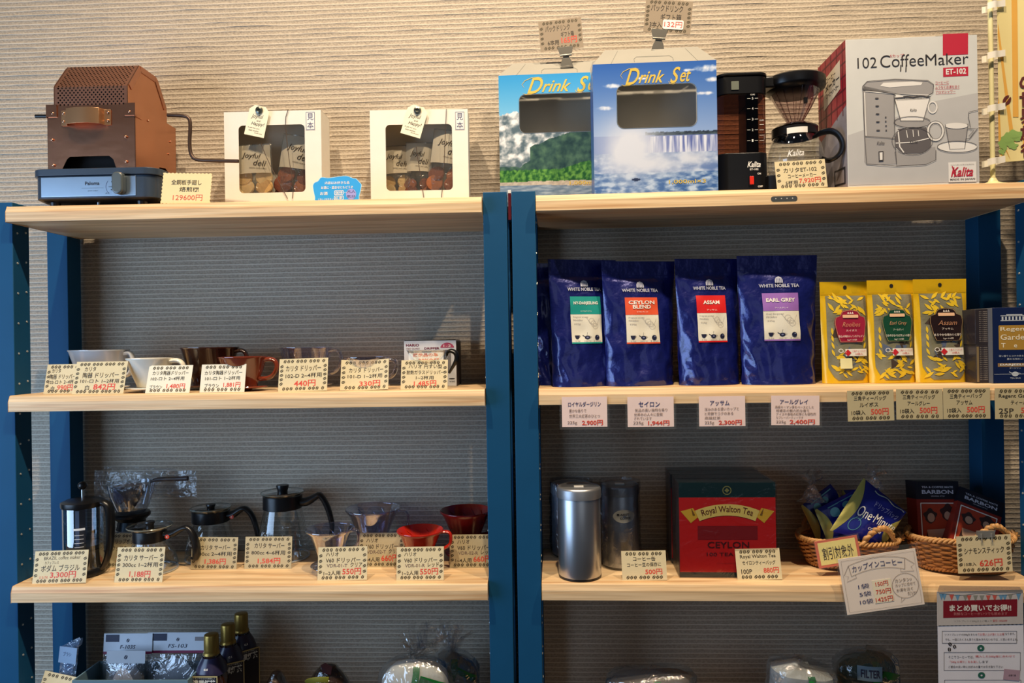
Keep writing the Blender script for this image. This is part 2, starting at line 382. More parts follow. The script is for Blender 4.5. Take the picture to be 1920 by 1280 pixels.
def card_body(root, w_, h, lines, face=KRAFT, border='full', wavy=False, bs=1., stand=True, curve=0.):
    """lines: (text, x0, x1, y, height, ink) as fractions, y measured down from the top"""
    fy = lambda x, z: curve*((2*x/w_)**2)*(-1)
    pl = MB()
    if wavy:
        out = []; n = 26
        for a, b, k in (((-w_/2, 0), (w_/2, 0), n), ((w_/2, 0), (w_/2, h), n*2//3), ((w_/2, h), (-w_/2, h), n), ((-w_/2, h), (-w_/2, 0), n*2//3)):
            for i in range(k):
                t = i/k; o_ = .0008*(1 if i % 2 else -1); x = a[0]+(b[0]-a[0])*t; z = a[1]+(b[1]-a[1])*t
                out.append((x+(o_ if a[0] == b[0] else 0), z+(o_ if a[1] == b[1] else 0)))
        pl.prism(out, 0, TH)
    elif curve:
        for yy in (0, TH): pl.grid(lambda u, v: (-w_/2+w_*u, yy+fy(-w_/2+w_*u, 0), h*v), 10, 2)
    else: pl.box(-w_/2, w_/2, 0, TH, 0, h)
    pl.obj('card_sheet', face, root, smooth=False)
    if border: MB().sheet(bean_border(w_, h, border, bs), lambda x, z: (x, -.0002+fy(x, z), z)).obj('bean_border', BEANI, root, smooth=False)
    inks = {}
    for ln in lines:
        t, x0, x1, y, hh, ink = ln[:6]; off = ln[6] if len(ln) > 6 else (.016 if ink is RED else .008)
        inks.setdefault(ink.name, (ink, []))[1].append(text(t, -w_/2+x0*w_, -w_/2+x1*w_, h*(1-y), hh*h, off=off, rot=random.uniform(-.012, .02)))
    for nm, (ink, L) in inks.items():
        MB().sheet(L, lambda x, z: (x, -.0003+fy(x, z), z)).obj('price' if ink is RED else 'lettering', ink, root, smooth=False)
    if stand:
        sb = MB(); a = w_*.16
        sb.add([(-a, TH, h*.62), (a, TH, h*.62), (a, TH+h*.30, -.0002+h*.05), (-a, TH+h*.30, h*.05-.0002)], [(0, 1, 2, 3)])
        sb.add([(-a, TH+.0004, h*.62), (a, TH+.0004, h*.62), (a, TH+.0004+h*.30, h*.05), (-a, TH+.0004+h*.30, h*.05)], [(0, 3, 2, 1)])
        sb.obj('back_strut', face, root, smooth=False)
def card(U, z, px0, px1, pt, pb, lines, label, Y=None, lean=14, roll=0, group='handwritten price cards on the shelves', **k):
    """card standing on the board whose top is z, its foot seen at pixel row pb"""
    pm = (px0+px1)/2
    if Y is None: _, Y = U.Z(pm, pb, z)
    x, zb = U.Y(pm, pb, Y)
    if k.pop('hang', False): z = zb
    xa, _ = U.Y(px0, pb, Y); xb, _ = U.Y(px1, pb, Y); _, zt = U.Y(pm, pt, Y+(.06*math.sin(R(lean))))
    w_ = (xb-xa); h = (zt-z)/math.cos(R(lean))
    r = thing('price_card', label, 'price card', U, x, Y, z+.0003, 0, group, rx=-R(lean), ry=R(roll))
    card_body(r, w_, h, lines, **k); return r
# ================================================================== TOP SHELF, LEFT: roaster, stove, gift boxes
BLACK = mat('black_plastic', (16, 16, 18), .3, spec=.5)
COPPER = mat('copper_sheet', (200, 142, 110), .27, .95, bump=(7, .35, .008), vary=(7, .28))
COPPER2 = mat('copper_perforated', (186, 132, 106), .36, .9, vary=(9, .2))
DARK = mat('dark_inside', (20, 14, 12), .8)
IRON = mat('bronzed_iron', (84, 66, 56), .4, .7)
STEEL = mat('brushed_steel', (196, 200, 204), .26, 1., bump=(600, .05, .0004))
def stove():
    U = UL; y0 = -.004; x0, zt = U.Y(52, 318, y0); x1, _ = U.Y(304, 322, y0+.02)
    W = x1-x0; h = zt-Z1; D = .185
    t = thing('gas_stove', 'low grey tabletop gas stove under the copper roaster', 'stove', U, (x0+x1)/2, y0+D/2, Z1)
    GREY = mat('stove_enamel', (62, 74, 88), .35, .3, coat=.3)
    def rr(w_, d_, r): return [(x, z) for x, z in rrect(w_, d_, r, n=6)]
    def slab(z0, z1, w_, d_, r, w2=None, d2=None, name='body', m=GREY, par=t):
        a = rr(w_, d_, r); b = rr(w2 or w_, d2 or d_, r); q = MB().rings([[(x, y, z0) for x, y in a], [(x, y, z1) for x, y in b]]); return q.obj(name, m, par, bevel=.001)
    slab(h-.013, h, W, D, .028, name='top_rim')
    slab(.016, h-.0135, W-.008, D-.006, .026, name='body')
    slab(.010, .0158, W*.86, D*.86, .02, W-.012, D-.01, name='base_pan', m=BLACK)
    for sx in (-1, 1):
        for sy in (-1, 1): MB().cyl((sx*(W*.5-.04), sy*(D*.5-.02), 0), (sx*(W*.5-.04), sy*(D*.5-.02), .0105), .0085, .0095).obj('foot', BLACK, t)
    yf = -D/2+.003
    MB().box(-W/2+.024, W/2-.042, yf-.0012, yf, .019, h-.016).obj('front_panel', mat('satin_panel', (176, 192, 206), .3, .9), t, smooth=False, bevel=.0006)
    MB().sheet([text('Paloma', -.015, .013, h*.60, .0068, off=.02), rectshape(-.022, .021, h*.47, h*.475), text('grand cooker', -.010, .010, h*.40, .0022),
                stroke([(.036, h*.62), (.041, h*.72), (.042, h*.74)], .0012), shp(ellp(.0012, .0012, .036, h*.42)), text('OFF', .031, .037, h*.50, .0022), text('点火', .024, .033, h*.33, .0026)], lambda x, z: (x, yf-.0015, z)).obj('lettering', mat('black_ink', (28, 28, 34), .5), t, smooth=False)
    k = MB(); k.prism(rrect(.021, h*.58, .0095, .0555, h*.56, 6), yf-.017, yf-.0012); k.obj('knob', mat('grey_knob', (96, 104, 104), .3, .3, coat=.4), t, bevel=.003, bseg=3)
    MB().sheet([stroke([(.0555+.030*math.cos(R(a)), h*.5+.022*math.sin(R(a))) for a in range(150, 215, 8)], .0006)], lambda x, z: (x, yf-.0015, z)).obj('dial_mark', NAVY, t, smooth=False)
    MB().cyl((.0, -D/2+.02, .004), (.0, -D/2+.02, .010), .003).obj('screw', STEEL, t)
    return h
HST = stove()
def roaster():
    U = UL; Y = .016; zb = Z1+HST+.0006
    xa, _ = U.Y(90, 314, Y); xb, zt = U.Y(253, 200, Y); W = xb-xa; D = .158
    _, ztb = U.Y(170, 197, Y); h = ztb-zb
    _, zh1 = U.Y(170, 162, Y+.004); _, zh2 = U.Y(200, 124, Y+.045)
    h1 = zh1-zb; h2 = zh2-zb
    t = thing('coffee_roaster', 'hand-cranked copper coffee roaster with perforated hood on the gas stove', 'coffee roaster', U, (xa+xb)/2, Y, zb)
    w = W/2
    # lower case: four sheets, front and sides with an arched cut-out at the foot
    th = .0012
    def arch(x0, x1, hh): return [(x0, 0), (x0+.012, hh*.82), (x0+.018, hh), (x1-.022, hh), (x1-.014, hh*.75), (x1-.009, hh*.2), (x1, 0)]
    fr = [(-w, 0)]+arch(-w+.026, w-.030, .028)+[(w, 0), (w, h), (-w, h)]
    MB().prism(fr, 0, th).obj('front_sheet', COPPER, t)
    MB().prism([(-w, 0), (w, 0), (w, h), (-w, h)], D-th, D).obj('back_sheet', COPPER, t)
    for s, nm in ((-1, 'side_sheet'), (1, 'side_sheet')):
        sd = [(0, 0), (D-.075, 0), (D-.070, .026), (D-.045, .030), (D-.012, .012), (D-.01, 0), (D, 0), (D, h), (0, h)]
        m = MB(); m.M = Matrix(((0, 1, 0, 0), (1, 0, 0, 0), (0, 0, 1, 0), (0, 0, 0, 1)))
        m.prism(sd, s*w-(th if s > 0 else 0), s*w+(0 if s > 0 else th)); o = m.obj(nm, COPPER, t)
        cm = MB()
        for a, b in ((h-.024, h+.002),): cm.box(s*w*1.004-.001, s*w*1.004+.001, -.002, .022, a, b)
        cm.box(s*w-(.020 if s > 0 else -.0), s*w+(.0 if s > 0 else .020), -.0022, -.0002, h-.022, h+.002)
        cm.obj('corner_plate', COPPER, t)
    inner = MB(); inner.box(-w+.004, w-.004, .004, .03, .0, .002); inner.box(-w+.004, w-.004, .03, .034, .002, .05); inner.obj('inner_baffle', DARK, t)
    # rivets
    rv = MB()
    for x, z in ((-w+.010, h*.48), (-w+.012, h*.09), (w-.018, h*.50), (w-.018, h*.12), (-w+.012, h*.88), (w-.010, h*.88)): rv.ell((x, -.002, z), .0028, .002, .0028, 10, 6)
    for yy, z in ((D*.3, h*.86), (D*.85, h*.72), (D*.80, h*.5)): rv.ell((w+.0012, yy, z), .0018, .0022, .0022, 10, 6)
    rv.obj('rivets', mat('rivet_copper', (220, 170, 140), .2, 1.), t)
    # hood: octagonal shell with real holes punched by faces left open
    hw = w*.835; hx = -w*.03
    z0 = h-.004; pr = [(.004, z0), (.004, h1), (.046, h2), (D-.046, h2), (D-.006, h1), (D-.006, z0)]
    hood = MB()
    def punched(p0, p1, x0, x1, nr, nc, rad):
        # strip between points p0,p1 (y,z); diamond lattice of open cells
        L = math.hypot(p1[0]-p0[0], p1[1]-p0[1]); 
        P3 = lambda x, t_: (x, p0[0]+(p1[0]-p0[0])*t_/L, p0[1]+(p1[1]-p0[1])*t_/L)
        dx = (x1-x0)/nc; dz = L/nr
        for i in range(nc):
            for j in range(nr):
                cx, cz = x0+dx*(i+.5), dz*(j+.5); q = [(cx-dx/2, cz-dz/2), (cx+dx/2, cz-dz/2), (cx+dx/2, cz+dz/2), (cx-dx/2, cz+dz/2)]
                if (i+j) % 2 == 0:
                    c = [(cx+rad*math.cos(R(a)), cz+rad*math.sin(R(a))) for a in (225, 270, 315, 0, 45, 90, 135, 180)]
                    o8 = [q[0], ((q[0][0]+q[1][0])/2, q[0][1]), q[1], (q[1][0], (q[1][1]+q[2][1])/2), q[2], ((q[2][0]+q[3][0])/2, q[2][1]), q[3], (q[3][0], (q[3][1]+q[0][1])/2)]
                    hood.add([P3(*p) for p in o8+c], [(k, (k+1) % 8, 8+(k+1) % 8, 8+k) for k in range(8)])
                else: hood.add([P3(*p) for p in q], [(0, 1, 2, 3)])
    m_ = .006
    for a, b, nr, nc in ((pr[0], pr[1], 9, 34), (pr[1], pr[2], 13, 34)):
        punched(a, b, hx-hw+m_, hx+hw-m_, nr, nc, .00180)
        for x0, x1 in ((hx-hw, hx-hw+m_), (hx+hw-m_, hx+hw)):
            hood.add([(x0, *a), (x1, *a), (x1, *b), (x0, *b)], [(0, 1, 2, 3)])
    for a, b in ((pr[2], pr[3]), (pr[3], pr[4]), (pr[4], pr[5])): hood.add([(hx-hw, *a), (hx+hw, *a), (hx+hw, *b), (hx-hw, *b)], [(0, 1, 2, 3)])
    o = hood.obj('perforated_hood', COPPER2, t, ang=20)
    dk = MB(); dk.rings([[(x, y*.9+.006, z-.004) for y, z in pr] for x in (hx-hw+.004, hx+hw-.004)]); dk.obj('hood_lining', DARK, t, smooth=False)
    for s in (-1, 1):
        m = MB(); m.M = Matrix(((0, 1, 0, 0), (1, 0, 0, 0), (0, 0, 1, 0), (0, 0, 0, 1)))
        m.prism([(y, z) for y, z in pr], hx+s*hw-.001, hx+s*hw+.001); m.obj('hood_end', COPPER, t)
        m = MB(); m.M = Matrix(((0, 1, 0, 0), (1, 0, 0, 0), (0, 0, 1, 0), (0, 0, 0, 1)))
        for a, b in zip(pr[1:4], pr[2:5]):
            d = Vector((b[0]-a[0], b[1]-a[1])).normalized(); nn = Vector((d.y, -d.x))*.012; aa, bb = Vector(a)+d*.004, Vector(b)-d*.004
            m.prism([tuple(aa), tuple(bb), tuple(bb+nn), tuple(aa+nn)], hx+s*hw+(.001 if s > 0 else -.0022), hx+s*hw+(.0022 if s > 0 else -.001))
        m.obj('end_flange', COPPER2, t)
    # strap handle on the front
    q = MB(); pts = [(-.052, -.0005), (-.040, -.002), (-.034, -.014), (-.010, -.020), (.012, -.020), (.030, -.013), (.034, -.002), (.046, -.0005)]
    zc0, zc1 = h-.040, h-.010
    q.rings([[(x-.006, y, zc0+(0.004 if k in (0, 7) else 0)), (x-.006, y, zc1-(0.004 if k in (0, 7) else 0)), (x-.006, y-.0012, zc1), (x-.006, y-.0012, zc0)] for k, (x, y) in enumerate(pts)])
    q.obj('strap_handle', mat('copper_bright', (226, 172, 124), .3, .9), t, bevel=.0004)
    rv = MB()
    for x in (-.053, .035):
        for z in (zc0+.008, zc1-.006): rv.ell((x, -.0026, z), .003, .0022, .003, 10, 6)
    rv.obj('strap_rivet_pair', mat('rivet_copper', (220, 170, 140), .2, 1.), t)
    # axle and crank
    zc = U.Y(330, 218, Y+D*.5)[1]-zb
    def P(px, py, yy): x, z = U.Y(px, py, yy+Y); return (x-(xa+xb)/2, yy, z-zb)
    yc = .058
    pts = [P(314, 216, yc), P(330, 216, yc), P(346, 217, yc), P(356, 222, yc), P(357, 240, yc), P(355, 270, yc), P(358, 292, yc), P(368, 300, yc), P(395, 301, yc-.002), P(447, 302, yc-.004)]
    q = MB().tube(pts, .0036, 10, sub=2); q.obj('crank', IRON, t)
    a = P(67, 218, yc); b = P(94, 218, yc); MB().cyl(a, b, .0038).obj('axle_end', BLACK, t)
roaster()
card(UL, Z1, 301, 393, 325, 380, [('全銅板手廻し', .18, .80, .30, .17, INK), ('焙煎機', .36, .76, .53, .16, INK), ('129600円', .24, .84, .80, .20, RED, -.004)],
     'cream zigzag-edged price card for the copper roaster', Y=-.006, lean=8, roll=2, face=mat('cream_card', (232, 212, 158), .7), border=None, wavy=True)

CARTON = mat('cream_carton', (232, 226, 212), .6, bump=(300, .06))
FILM = film('clear_film', (236, 234, 228), .05, .07, bump=(18, .2))
def open_front(mb, w_, h, hole, th=.0008, y0=0., mi=None):
    """front board with a real window cut through it"""
    n = 6; inner = hole; k = len(inner)
    # outer ring sampled by angle so that it matches the hole's points
    cx = sum(p[0] for p in inner)/k; cz = sum(p[1] for p in inner)/k; out = []
    for x, z in inner:
        dx, dz = x-cx, z-cz
        t = min(((w_/2-cx)/dx if dx > 1e-9 else (-w_/2-cx)/dx if dx < -1e-9 else 1e9), ((h-cz)/dz if dz > 1e-9 else -cz/dz if dz < -1e-9 else 1e9))
        out.append((cx+dx*t, cz+dz*t))
    for c in ((-w_/2, 0), (w_/2, 0), (w_/2, h), (-w_/2, h)):
        i = min(range(k), key=lambda q: math.hypot(out[q][0]-c[0], out[q][1]-c[1])); out[i] = c
    for a, yy, fl in ((0, y0, 0), (1, y0+th, 1)):
        mb.add([(x, yy, z) for x, z in out+list(inner)], [((i, (i+1) % k, k+(i+1) % k, k+i) if not fl else (k+i, k+(i+1) % k, (i+1) % k, i)) for i in range(k)], mi)
    mb.add([(x, y0, z) for x, z in inner]+[(x, y0+th, z) for x, z in inner], [(i, i+k, (i+1) % k+k, (i+1) % k) for i in range(k)], mi)
def cookie_bag(U, x, y, z, w_, h, cols, label, rz=0, ry=0, words=True):
    t = thing('cookie_bag', label, 'bag of cookies', U, x, y, z, rz, 'cookie bags inside the gift boxes', ry=ry)
    rnd = random.Random(int(x*1e4) & 255)
    th = .013
    fr = lambda u, v, s: ((-w_/2+w_*u)*(1-.04*v), s*th*math.sin(math.pi*u)**.6*(1-v)**.35*min(1, v*6+.25)+.0008*noise.noise((u*6, v*6, s)), h*v)
    m = MB(); m.grid(lambda u, v: fr(u, v, -1), 14, 14); m.grid(lambda u, v: fr(u, v, 1), 14, 14); m.obj('clear_bag', film('bag_film', (240, 240, 238), .07, .10, bump=(45, .5), haze=.06), t)
    r = w_*.235; k = 0
    for i in range(4):
        for j in range(2):
            cx = -w_*.26+w_*.52*j+rnd.uniform(-.003, .003); cz = r*.9+i*r*1.15; q = MB()
            ang = rnd.uniform(-.5, .5)
            pr_ = [(r*.2, -.0035), (r*.9, -.0035), (r, -.001), (r, .0015), (r*.9, .0035), (r*.25, .0042)]
            q.M = Matrix.Translation((cx, (i % 2)*.004-.002, cz)) @ Matrix.Rotation(R(78)+ang*.3, 4, 'X') @ Matrix.Rotation(ang*.4, 4, 'Y')
            q.lathe(pr_, 14); q.obj('cookie', mat('cookie_%d%d%d' % cols[k % len(cols)], cols[k % len(cols)], .8, bump=(180, .7, .002), vary=(60, .2)), t); k += 1
    if words:
        yb = -th*.9-.001
        top = MB(); top.grid(lambda u, v: (lambda p: (p[0], p[1]-.0007, p[2]))(fr(.03+.94*u, .58+.40*v, -1)), 12, 6)
        top.obj('paper_band', mat('glassine', (206, 198, 180), .6, alpha=.85), t)
        P = lambda a, b: (lambda p: (p[0], p[1]-.0016, p[2]))(fr(a/w_+.5, b/h, -1))
        MB().sheet([text('Joyful', -w_*.30, w_*.22, h*.82, h*.09, shear=.25, rot=-.12), text('deli', w_*.02, w_*.36, h*.72, h*.08, shear=.25, rot=-.12), text('sweets and coffee', -w_*.1, w_*.36, h*.65, h*.02, rot=-.1)], P).obj('lettering', INK, t)
    return t
def gift_box(pl, pr_, ptl, ptr, Y, hole, lab, side_lab, tagc, rz=0):
    U = UL; pm = (pl+pr_)/2; xa, _ = U.Y(pl, 300, Y); xb, _ = U.Y(pr_, 300, Y); w_ = xb-xa; _, zt = U.Y(pm, (ptl+ptr)/2, Y); h = zt-Z1; D = .062
    t = thing('gift_box', lab, 'gift box', U, (xa+xb)/2, Y, Z1, rz, 'cream gift boxes with a window')
    def L(px, py): x, z = U.Y(px, py, Y); return x-(xa+xb)/2, z-Z1
    (hx0, hz1), (hx1, hz0) = L(hole[0], hole[1]), L(hole[2], hole[3])
    hp = rrect(hx1-hx0, hz1-hz0, .009, (hx0+hx1)/2, (hz0+hz1)/2, 5)
    m = MB(); open_front(m, w_, h, hp); m.obj('front_panel', CARTON, t, smooth=False)
    m = MB(); e = .0008
    m.box(-w_/2, -w_/2+e, e, D, 0, h); m.box(w_/2-e, w_/2, e, D, 0, h); m.box(-w_/2, w_/2, D-e, D, 0, h); m.box(-w_/2, w_/2, e, D, 0, e); m.box(-w_/2, w_/2, e, D, h-e, h)
    m.box(-w_/2+.004, -w_/2+.0045, .004, D-.004, h-.006, h+.0004)
    m.obj('carton', CARTON, t, smooth=False)
    MB().add([(x, .0016, z) for x, z in rrect(hx1-hx0+.006, hz1-hz0+.006, .009, (hx0+hx1)/2, (hz0+hz1)/2, 5)], [tuple(range(24))]).obj('window_film', FILM, t, smooth=False)
    # 見本 label
    lx, lz = L(*side_lab); sw, sh = .020, .038
    MB().box(lx-sw/2, lx+sw/2, -.0006, -.0001, lz-sh/2, lz+sh/2).obj('sample_label', WHITEC, t, smooth=False)
    MB().sheet([text('見', lx-.0065, lx+.0065, lz+.0085, .014), text('本', lx-.0065, lx+.0065, lz-.009, .014), frame([(lx-sw/2+.0008, lz-sh/2+.0008), (lx+sw/2-.0008, lz-sh/2+.0008), (lx+sw/2-.0008, lz+sh/2-.0008), (lx-sw/2+.0008, lz+sh/2-.0008)], [(lx-sw/2+.0016, lz-sh/2+.0016), (lx+sw/2-.0016, lz-sh/2+.0016), (lx+sw/2-.0016, lz+sh/2-.0016), (lx-sw/2+.0016, lz+sh/2-.0016)])], lambda x, z: (x, -.0009, z)).obj('lettering', NAVY, t, smooth=False)
    # cord and hang tag: one thing
    g = thing('gift_tag', tagc[6], 'gift tag', U, (xa+xb)/2, Y, Z1, rz, 'cream hang tags on the gift boxes')
    cordm = mat('brown_cord', (70, 52, 36), .6)
    for pts in tagc[4]:
        c = MB().tube([(*L(*p), 0)[:1]+(-.0022-(.0045 if i == 0 and pts is tagc[4][0] else 0), L(*p)[1]) for i, p in enumerate(pts)], .0007, 6, sub=1); c.obj('elastic_cord', cordm, g)
    (ax, az) = L(tagc[0], tagc[1]); ang = R(tagc[5]); tw, tl = tagc[2], tagc[3]
    poly = [(-tw/2, -tl), (tw/2, -tl), (tw/2, .002), (tw*.27, .0115), (-tw*.27, .0115), (-tw/2, .002)]
    c, s = math.cos(ang), math.sin(ang); TR = lambda x, z: (ax+x*c+z*s, az-x*s+z*c)
    yt = -.0060
    tag_p = [TR(x, z) for x, z in poly]
    MB().prism(tag_p, yt, yt+.0006).obj('tag_card', mat('tag_paper', (238, 232, 204), .6), g, smooth=False)
    MB().sheet([text('Joyful', -tw*.34, tw*.26, -.012, .0105, shear=.3, rot=.06), text('and', -.001, tw*.16, -.0195, .004), text('Happy!', -tw*.26, tw*.40, -.027, .009, shear=.3, rot=.04), text('A gift for you', -tw*.40, tw*.20, -.0360, .0030, shear=.2), text('best wishes', -tw*.32, tw*.18, -.0410, .003, shear=.2), text('thank you', -tw*.02, tw*.38, -.0455, .0028, shear=.2)],
               lambda x, z: (TR(x, z)[0], yt-.0003, TR(x, z)[1])).obj('lettering', INK, g, smooth=False)
    q = MB(); gx, gz = TR(0, .002)
    q.M = Matrix.Translation((gx, yt-.0004, gz)) @ Matrix.Rotation(R(90), 4, 'X'); q.lathe([(.0078, 0), (.0074, .0026), (.0040, .0036), (.0030, .0016), (.0004, .0014)], 18); q.obj('brass_button', mat('aged_nickel', (120, 122, 112), .28, .9), g)
    return t, (xa+xb)/2
def inside(px, Yb): return UL.Y(px, 350, Yb)[0]
gift_box(421, 603, 211, 206, .118, (447, 236, 573, 360), 'cream gift box with a window, behind the end of the roaster crank', (582, 227),
         (488, 211, .042, .052, [[(491, 270), (502, 300), (520, 335), (540, 373)], [(541, 206), (535, 225), (538, 262), (544, 310), (551, 345), (549, 373)]], 13, 'cream hang tag on the gift box that the crank touches'))
gift_box(695, 878, 207, 205, .118, (723, 235, 849, 356), 'cream gift box with a window, beside the mountain drink carton', (862, 226),
         (783, 211, .042, .052, [[(781, 277), (784, 300), (790, 340), (795, 371)], [(837, 205), (835, 250), (833, 310), (828, 371)]], 17, 'cream hang tag on the gift box beside the mountain drink carton'), rz=.03)
PALE = [(226, 188, 128), (232, 200, 146), (214, 172, 112)]; BRN = [(150, 84, 54), (126, 66, 44), (176, 108, 72)]
for px, c, l, rz, ry, w_, h, dy in ((480, PALE, 'bag of pale round cookies behind the window of the gift box that the crank touches', .05, -.04, .078, .150, .016), (543, BRN, 'bag of brown cookies, tilted, behind the window of the gift box that the crank touches', -.08, .16, .084, .172, .030),
                           (748, PALE, 'bag of pale cookies seen in the window of the gift box beside the cartons', .05, -.05, .066, .145, .032), (783, BRN, 'bag of brown cookies standing between two other bags in a gift box window', .0, .03, .060, .15, .030), (826, BRN[1:]+BRN[:1], 'bag of brown cookies beneath the blue-ink label of the gift box by the cartons', -.08, .14, .076, .172, .017)):
    cookie_bag(UL, inside(px, .118+dy), .118+dy+.003, Z1+.0018, w_, h, c, l, rz, ry)
def cloud_sign():
    U = UL; Y = .035; xa, _ = U.Y(587, 348, Y); xb, zt = U.Y(675, 327, Y); w_ = xb-xa; h = zt-Z1
    t = thing('notice_card', 'small blue cloud-shaped notice card between the two gift boxes', 'notice card', U, (xa+xb)/2, Y, Z1+.0002, rx=-R(6))
    P = []
    for k in range(60):
        a = 2*math.pi*k/60; e = .6; x = math.copysign(abs(math.cos(a))**e, math.cos(a))*w_/2*(1+.045*math.sin(7*a)); z = math.copysign(abs(math.sin(a))**e, math.sin(a))*h/2*(.94+.06*math.cos(9*a)); P.append((x, z+h/2))
    zmin = min(p[1] for p in P); P = [(x, z-zmin) for x, z in P]
    MB().prism(P, 0, .0008).obj('card_sheet', mat('sky_card', (40, 156, 226), .45), t, smooth=False)
    MB().sheet([stroke(P+[P[0]], .0011)], lambda x, z: (x, -.0002, z)).obj('rim_line', mat('pale_blue', (150, 210, 240), .5), t, smooth=False)
    ty = [('内容はお好きな品', .24, .76, .24, .10), ('お酒に・詰合せにもどうぞ', .16, .84, .40, .10), ('お酒', .14, .30, .60, .11), ('くわしくはスタッフへ', .10, .50, .80, .075), ('珈琲', .46, .62, .58, .10), ('紅茶', .46, .62, .76, .10), ('…', .66, .74, .58, .03)]
    MB().sheet([text(a, -w_/2+b*w_, -w_/2+c*w_, h*(1-y), hh*h, off=.01) for a, b, c, y, hh in ty]+[frame(rrect(w_*.2, h*.15, .002, w_*.04, h*.42), rrect(w_*.18, h*.12, .0016, w_*.04, h*.42)), frame(rrect(w_*.2, h*.15, .002, w_*.04, h*.24), rrect(w_*.18, h*.12, .0016, w_*.04, h*.24))], lambda x, z: (x, -.0003, z)).obj('lettering', WHITEC, t, smooth=False)
    MB().sheet([shp(ellp(.010, .011, w_*.30, h*.36))], lambda x, z: (x, -.0003, z)).obj('lilac_spot', mat('lilac', (150, 150, 214), .5), t, smooth=False)
    MB().sheet([text('大人', w_*.21, w_*.39, h*.45, .006), text('気分', w_*.21, w_*.39, h*.28, .006)], lambda x, z: (x, -.0005, z)).obj('spot_lettering', NAVY, t, smooth=False)
cloud_sign()

# ================================================================== TOP SHELF, RIGHT
def painted(mb_name, w_, h, fn, P, parent, nx=150, nz=160, rough=.3, coat=.3, hole=None):
    """flat print: a fine grid whose vertices carry the colours of the printed picture"""
    v = []; cols = []
    for i in range(nx+1):
        for j in range(nz+1):
            u, q = i/nx, j/nz; v.append(P(-w_/2+w_*u, h*q)); cols.append(fn(u, q))
    f = []
    for i in range(nx):
        for j in range(nz):
            if hole:
                x, z = -w_/2+w_*(i+.5)/nx, h*(j+.5)/nz
                dx = max(0, abs(x-hole[0])-(hole[2]/2-hole[4])); dz = max(0, abs(z-hole[1])-(hole[3]/2-hole[4]))
                if math.hypot(dx, dz) < hole[4]: continue
            f.append((i*(nz+1)+j, (i+1)*(nz+1)+j, (i+1)*(nz+1)+j+1, i*(nz+1)+j+1))
    me = bpy.data.meshes.new(mb_name); me.from_pydata(v, [], f)
    ca_ = me.color_attributes.new('print', 'FLOAT_COLOR', 'POINT')
    lin = lambda c: srgb(*c)
    ca_.data.foreach_set('color', [x for c in cols for x in lin(c)])
    me.materials.append(vcol_mat('gloss_print_%.2f_%.2f' % (rough, coat), rough, coat))
    o = bpy.data.objects.new(mb_name, me); C.objects.link(o); o.parent = parent; return o
def lerp(a, b, t): t = max(0, min(1, t)); return tuple(p+(q-p)*t for p, q in zip(a, b))
def fbm(x, y, s=0., o=4):
    r = 0; a = .5
    for _ in range(o): r += a*noise.noise((x, y, s)); x *= 2.03; y *= 2.03; a *= .5
    return r
def mountain(u, v):
    sky = lerp((150, 205, 232), (52, 152, 214), (v-.55)/.45); n = fbm(u*7, v*7, 1.)
    ridge = .72-.30*max(0, u-.22)**.9-.20*max(0, .12-u)+.05*fbm(u*14, 0, 2.)
    c = sky
    if v < ridge: c = lerp((88, 108, 118), (240, 240, 238), .5+2.6*fbm(u*11+v*6, v*13-u*8, 3.)+.9*(v-.5))
    r2 = .30+.23*max(0, u-.18)**.7*1.25+.02*fbm(u*16, 0, 5.)
    if v < min(.60, r2+.10*(u > .25)): c = lerp((34, 62, 66), (78, 112, 92), .5+1.6*fbm(u*18, v*18, 4.))
    if v < .275+.012*fbm(u*40, 0, 6.)+(.06*max(0, 1-abs(u-.72)/.22)): c = lerp((30, 84, 44), (104, 158, 72), .5+2.2*fbm(u*34, v*34, 7.))
    if v < .185+.008*fbm(u*9, 0, 8.): c = lerp((200, 192, 176), (170, 160, 148), .5+2*fbm(u*30, v*50, 8.))
    if v < .160-.04*max(0, u-.3): c = lerp((92, 118, 146), (150, 168, 186), .5+1.8*fbm(u*12, v*60, 9.))
    return c
def waterfall(u, v):
    c = lerp((142, 170, 216), (48, 98, 178), (v-.45)/.55)
    for cx, cz, rx, rz in ((.16, .83, .07, .020), (.10, .66, .07, .018), (.93, .94, .10, .03), (.97, .85, .06, .02), (.90, .75, .09, .014), (.78, .93, .05, .012), (.40, .88, .06, .012)):
        d = ((u-cx)/rx)**2+((v-cz)/rz)**2+1.2*fbm(u*22, v*26, 2.)
        if d < 1: c = lerp((226, 232, 244), c, d)
    mist = 1.1*math.exp(-((u-.30)/.24)**2-((v-.34)/.24)**2)
    if v < .465+.006*fbm(u*30, 0, 1.) and u > .42: c = lerp((38, 48, 66), (74, 92, 100), .5+2*fbm(u*30, v*60, 3.))
    if v < .445-.01*u: c = lerp((116, 140, 196), (96, 116, 178), u)
    if u > .44 and v < .435 and v > .30-.10*(u-.44): 
        st = fbm(u*46, v*3, 5.); c = lerp((88, 104, 170), (226, 232, 246), .55+2.2*st)
    if v < .31: c = lerp((92, 122, 178), (196, 210, 232), .5+2.*fbm(u*9, v*18, 6.))
    if v < .16: c = lerp((56, 96, 158), (178, 200, 226), .45+2.2*fbm(u*12, v*34, 7.))
    m2 = max(mist, .95*math.exp(-((u-.42)/.34)**2-((v-.23)/.10)**2), .8*math.exp(-((u-.78)/.16)**2-((v-.26)/.06)**2))
    c = lerp(c, (214, 220, 232), m2*1.1+.25*m2*fbm(u*9, v*9, 11.))
    if ((u-.34)/.036)**2+((v-.105)/.011)**2 < 1: c = (40, 52, 84)
    return c
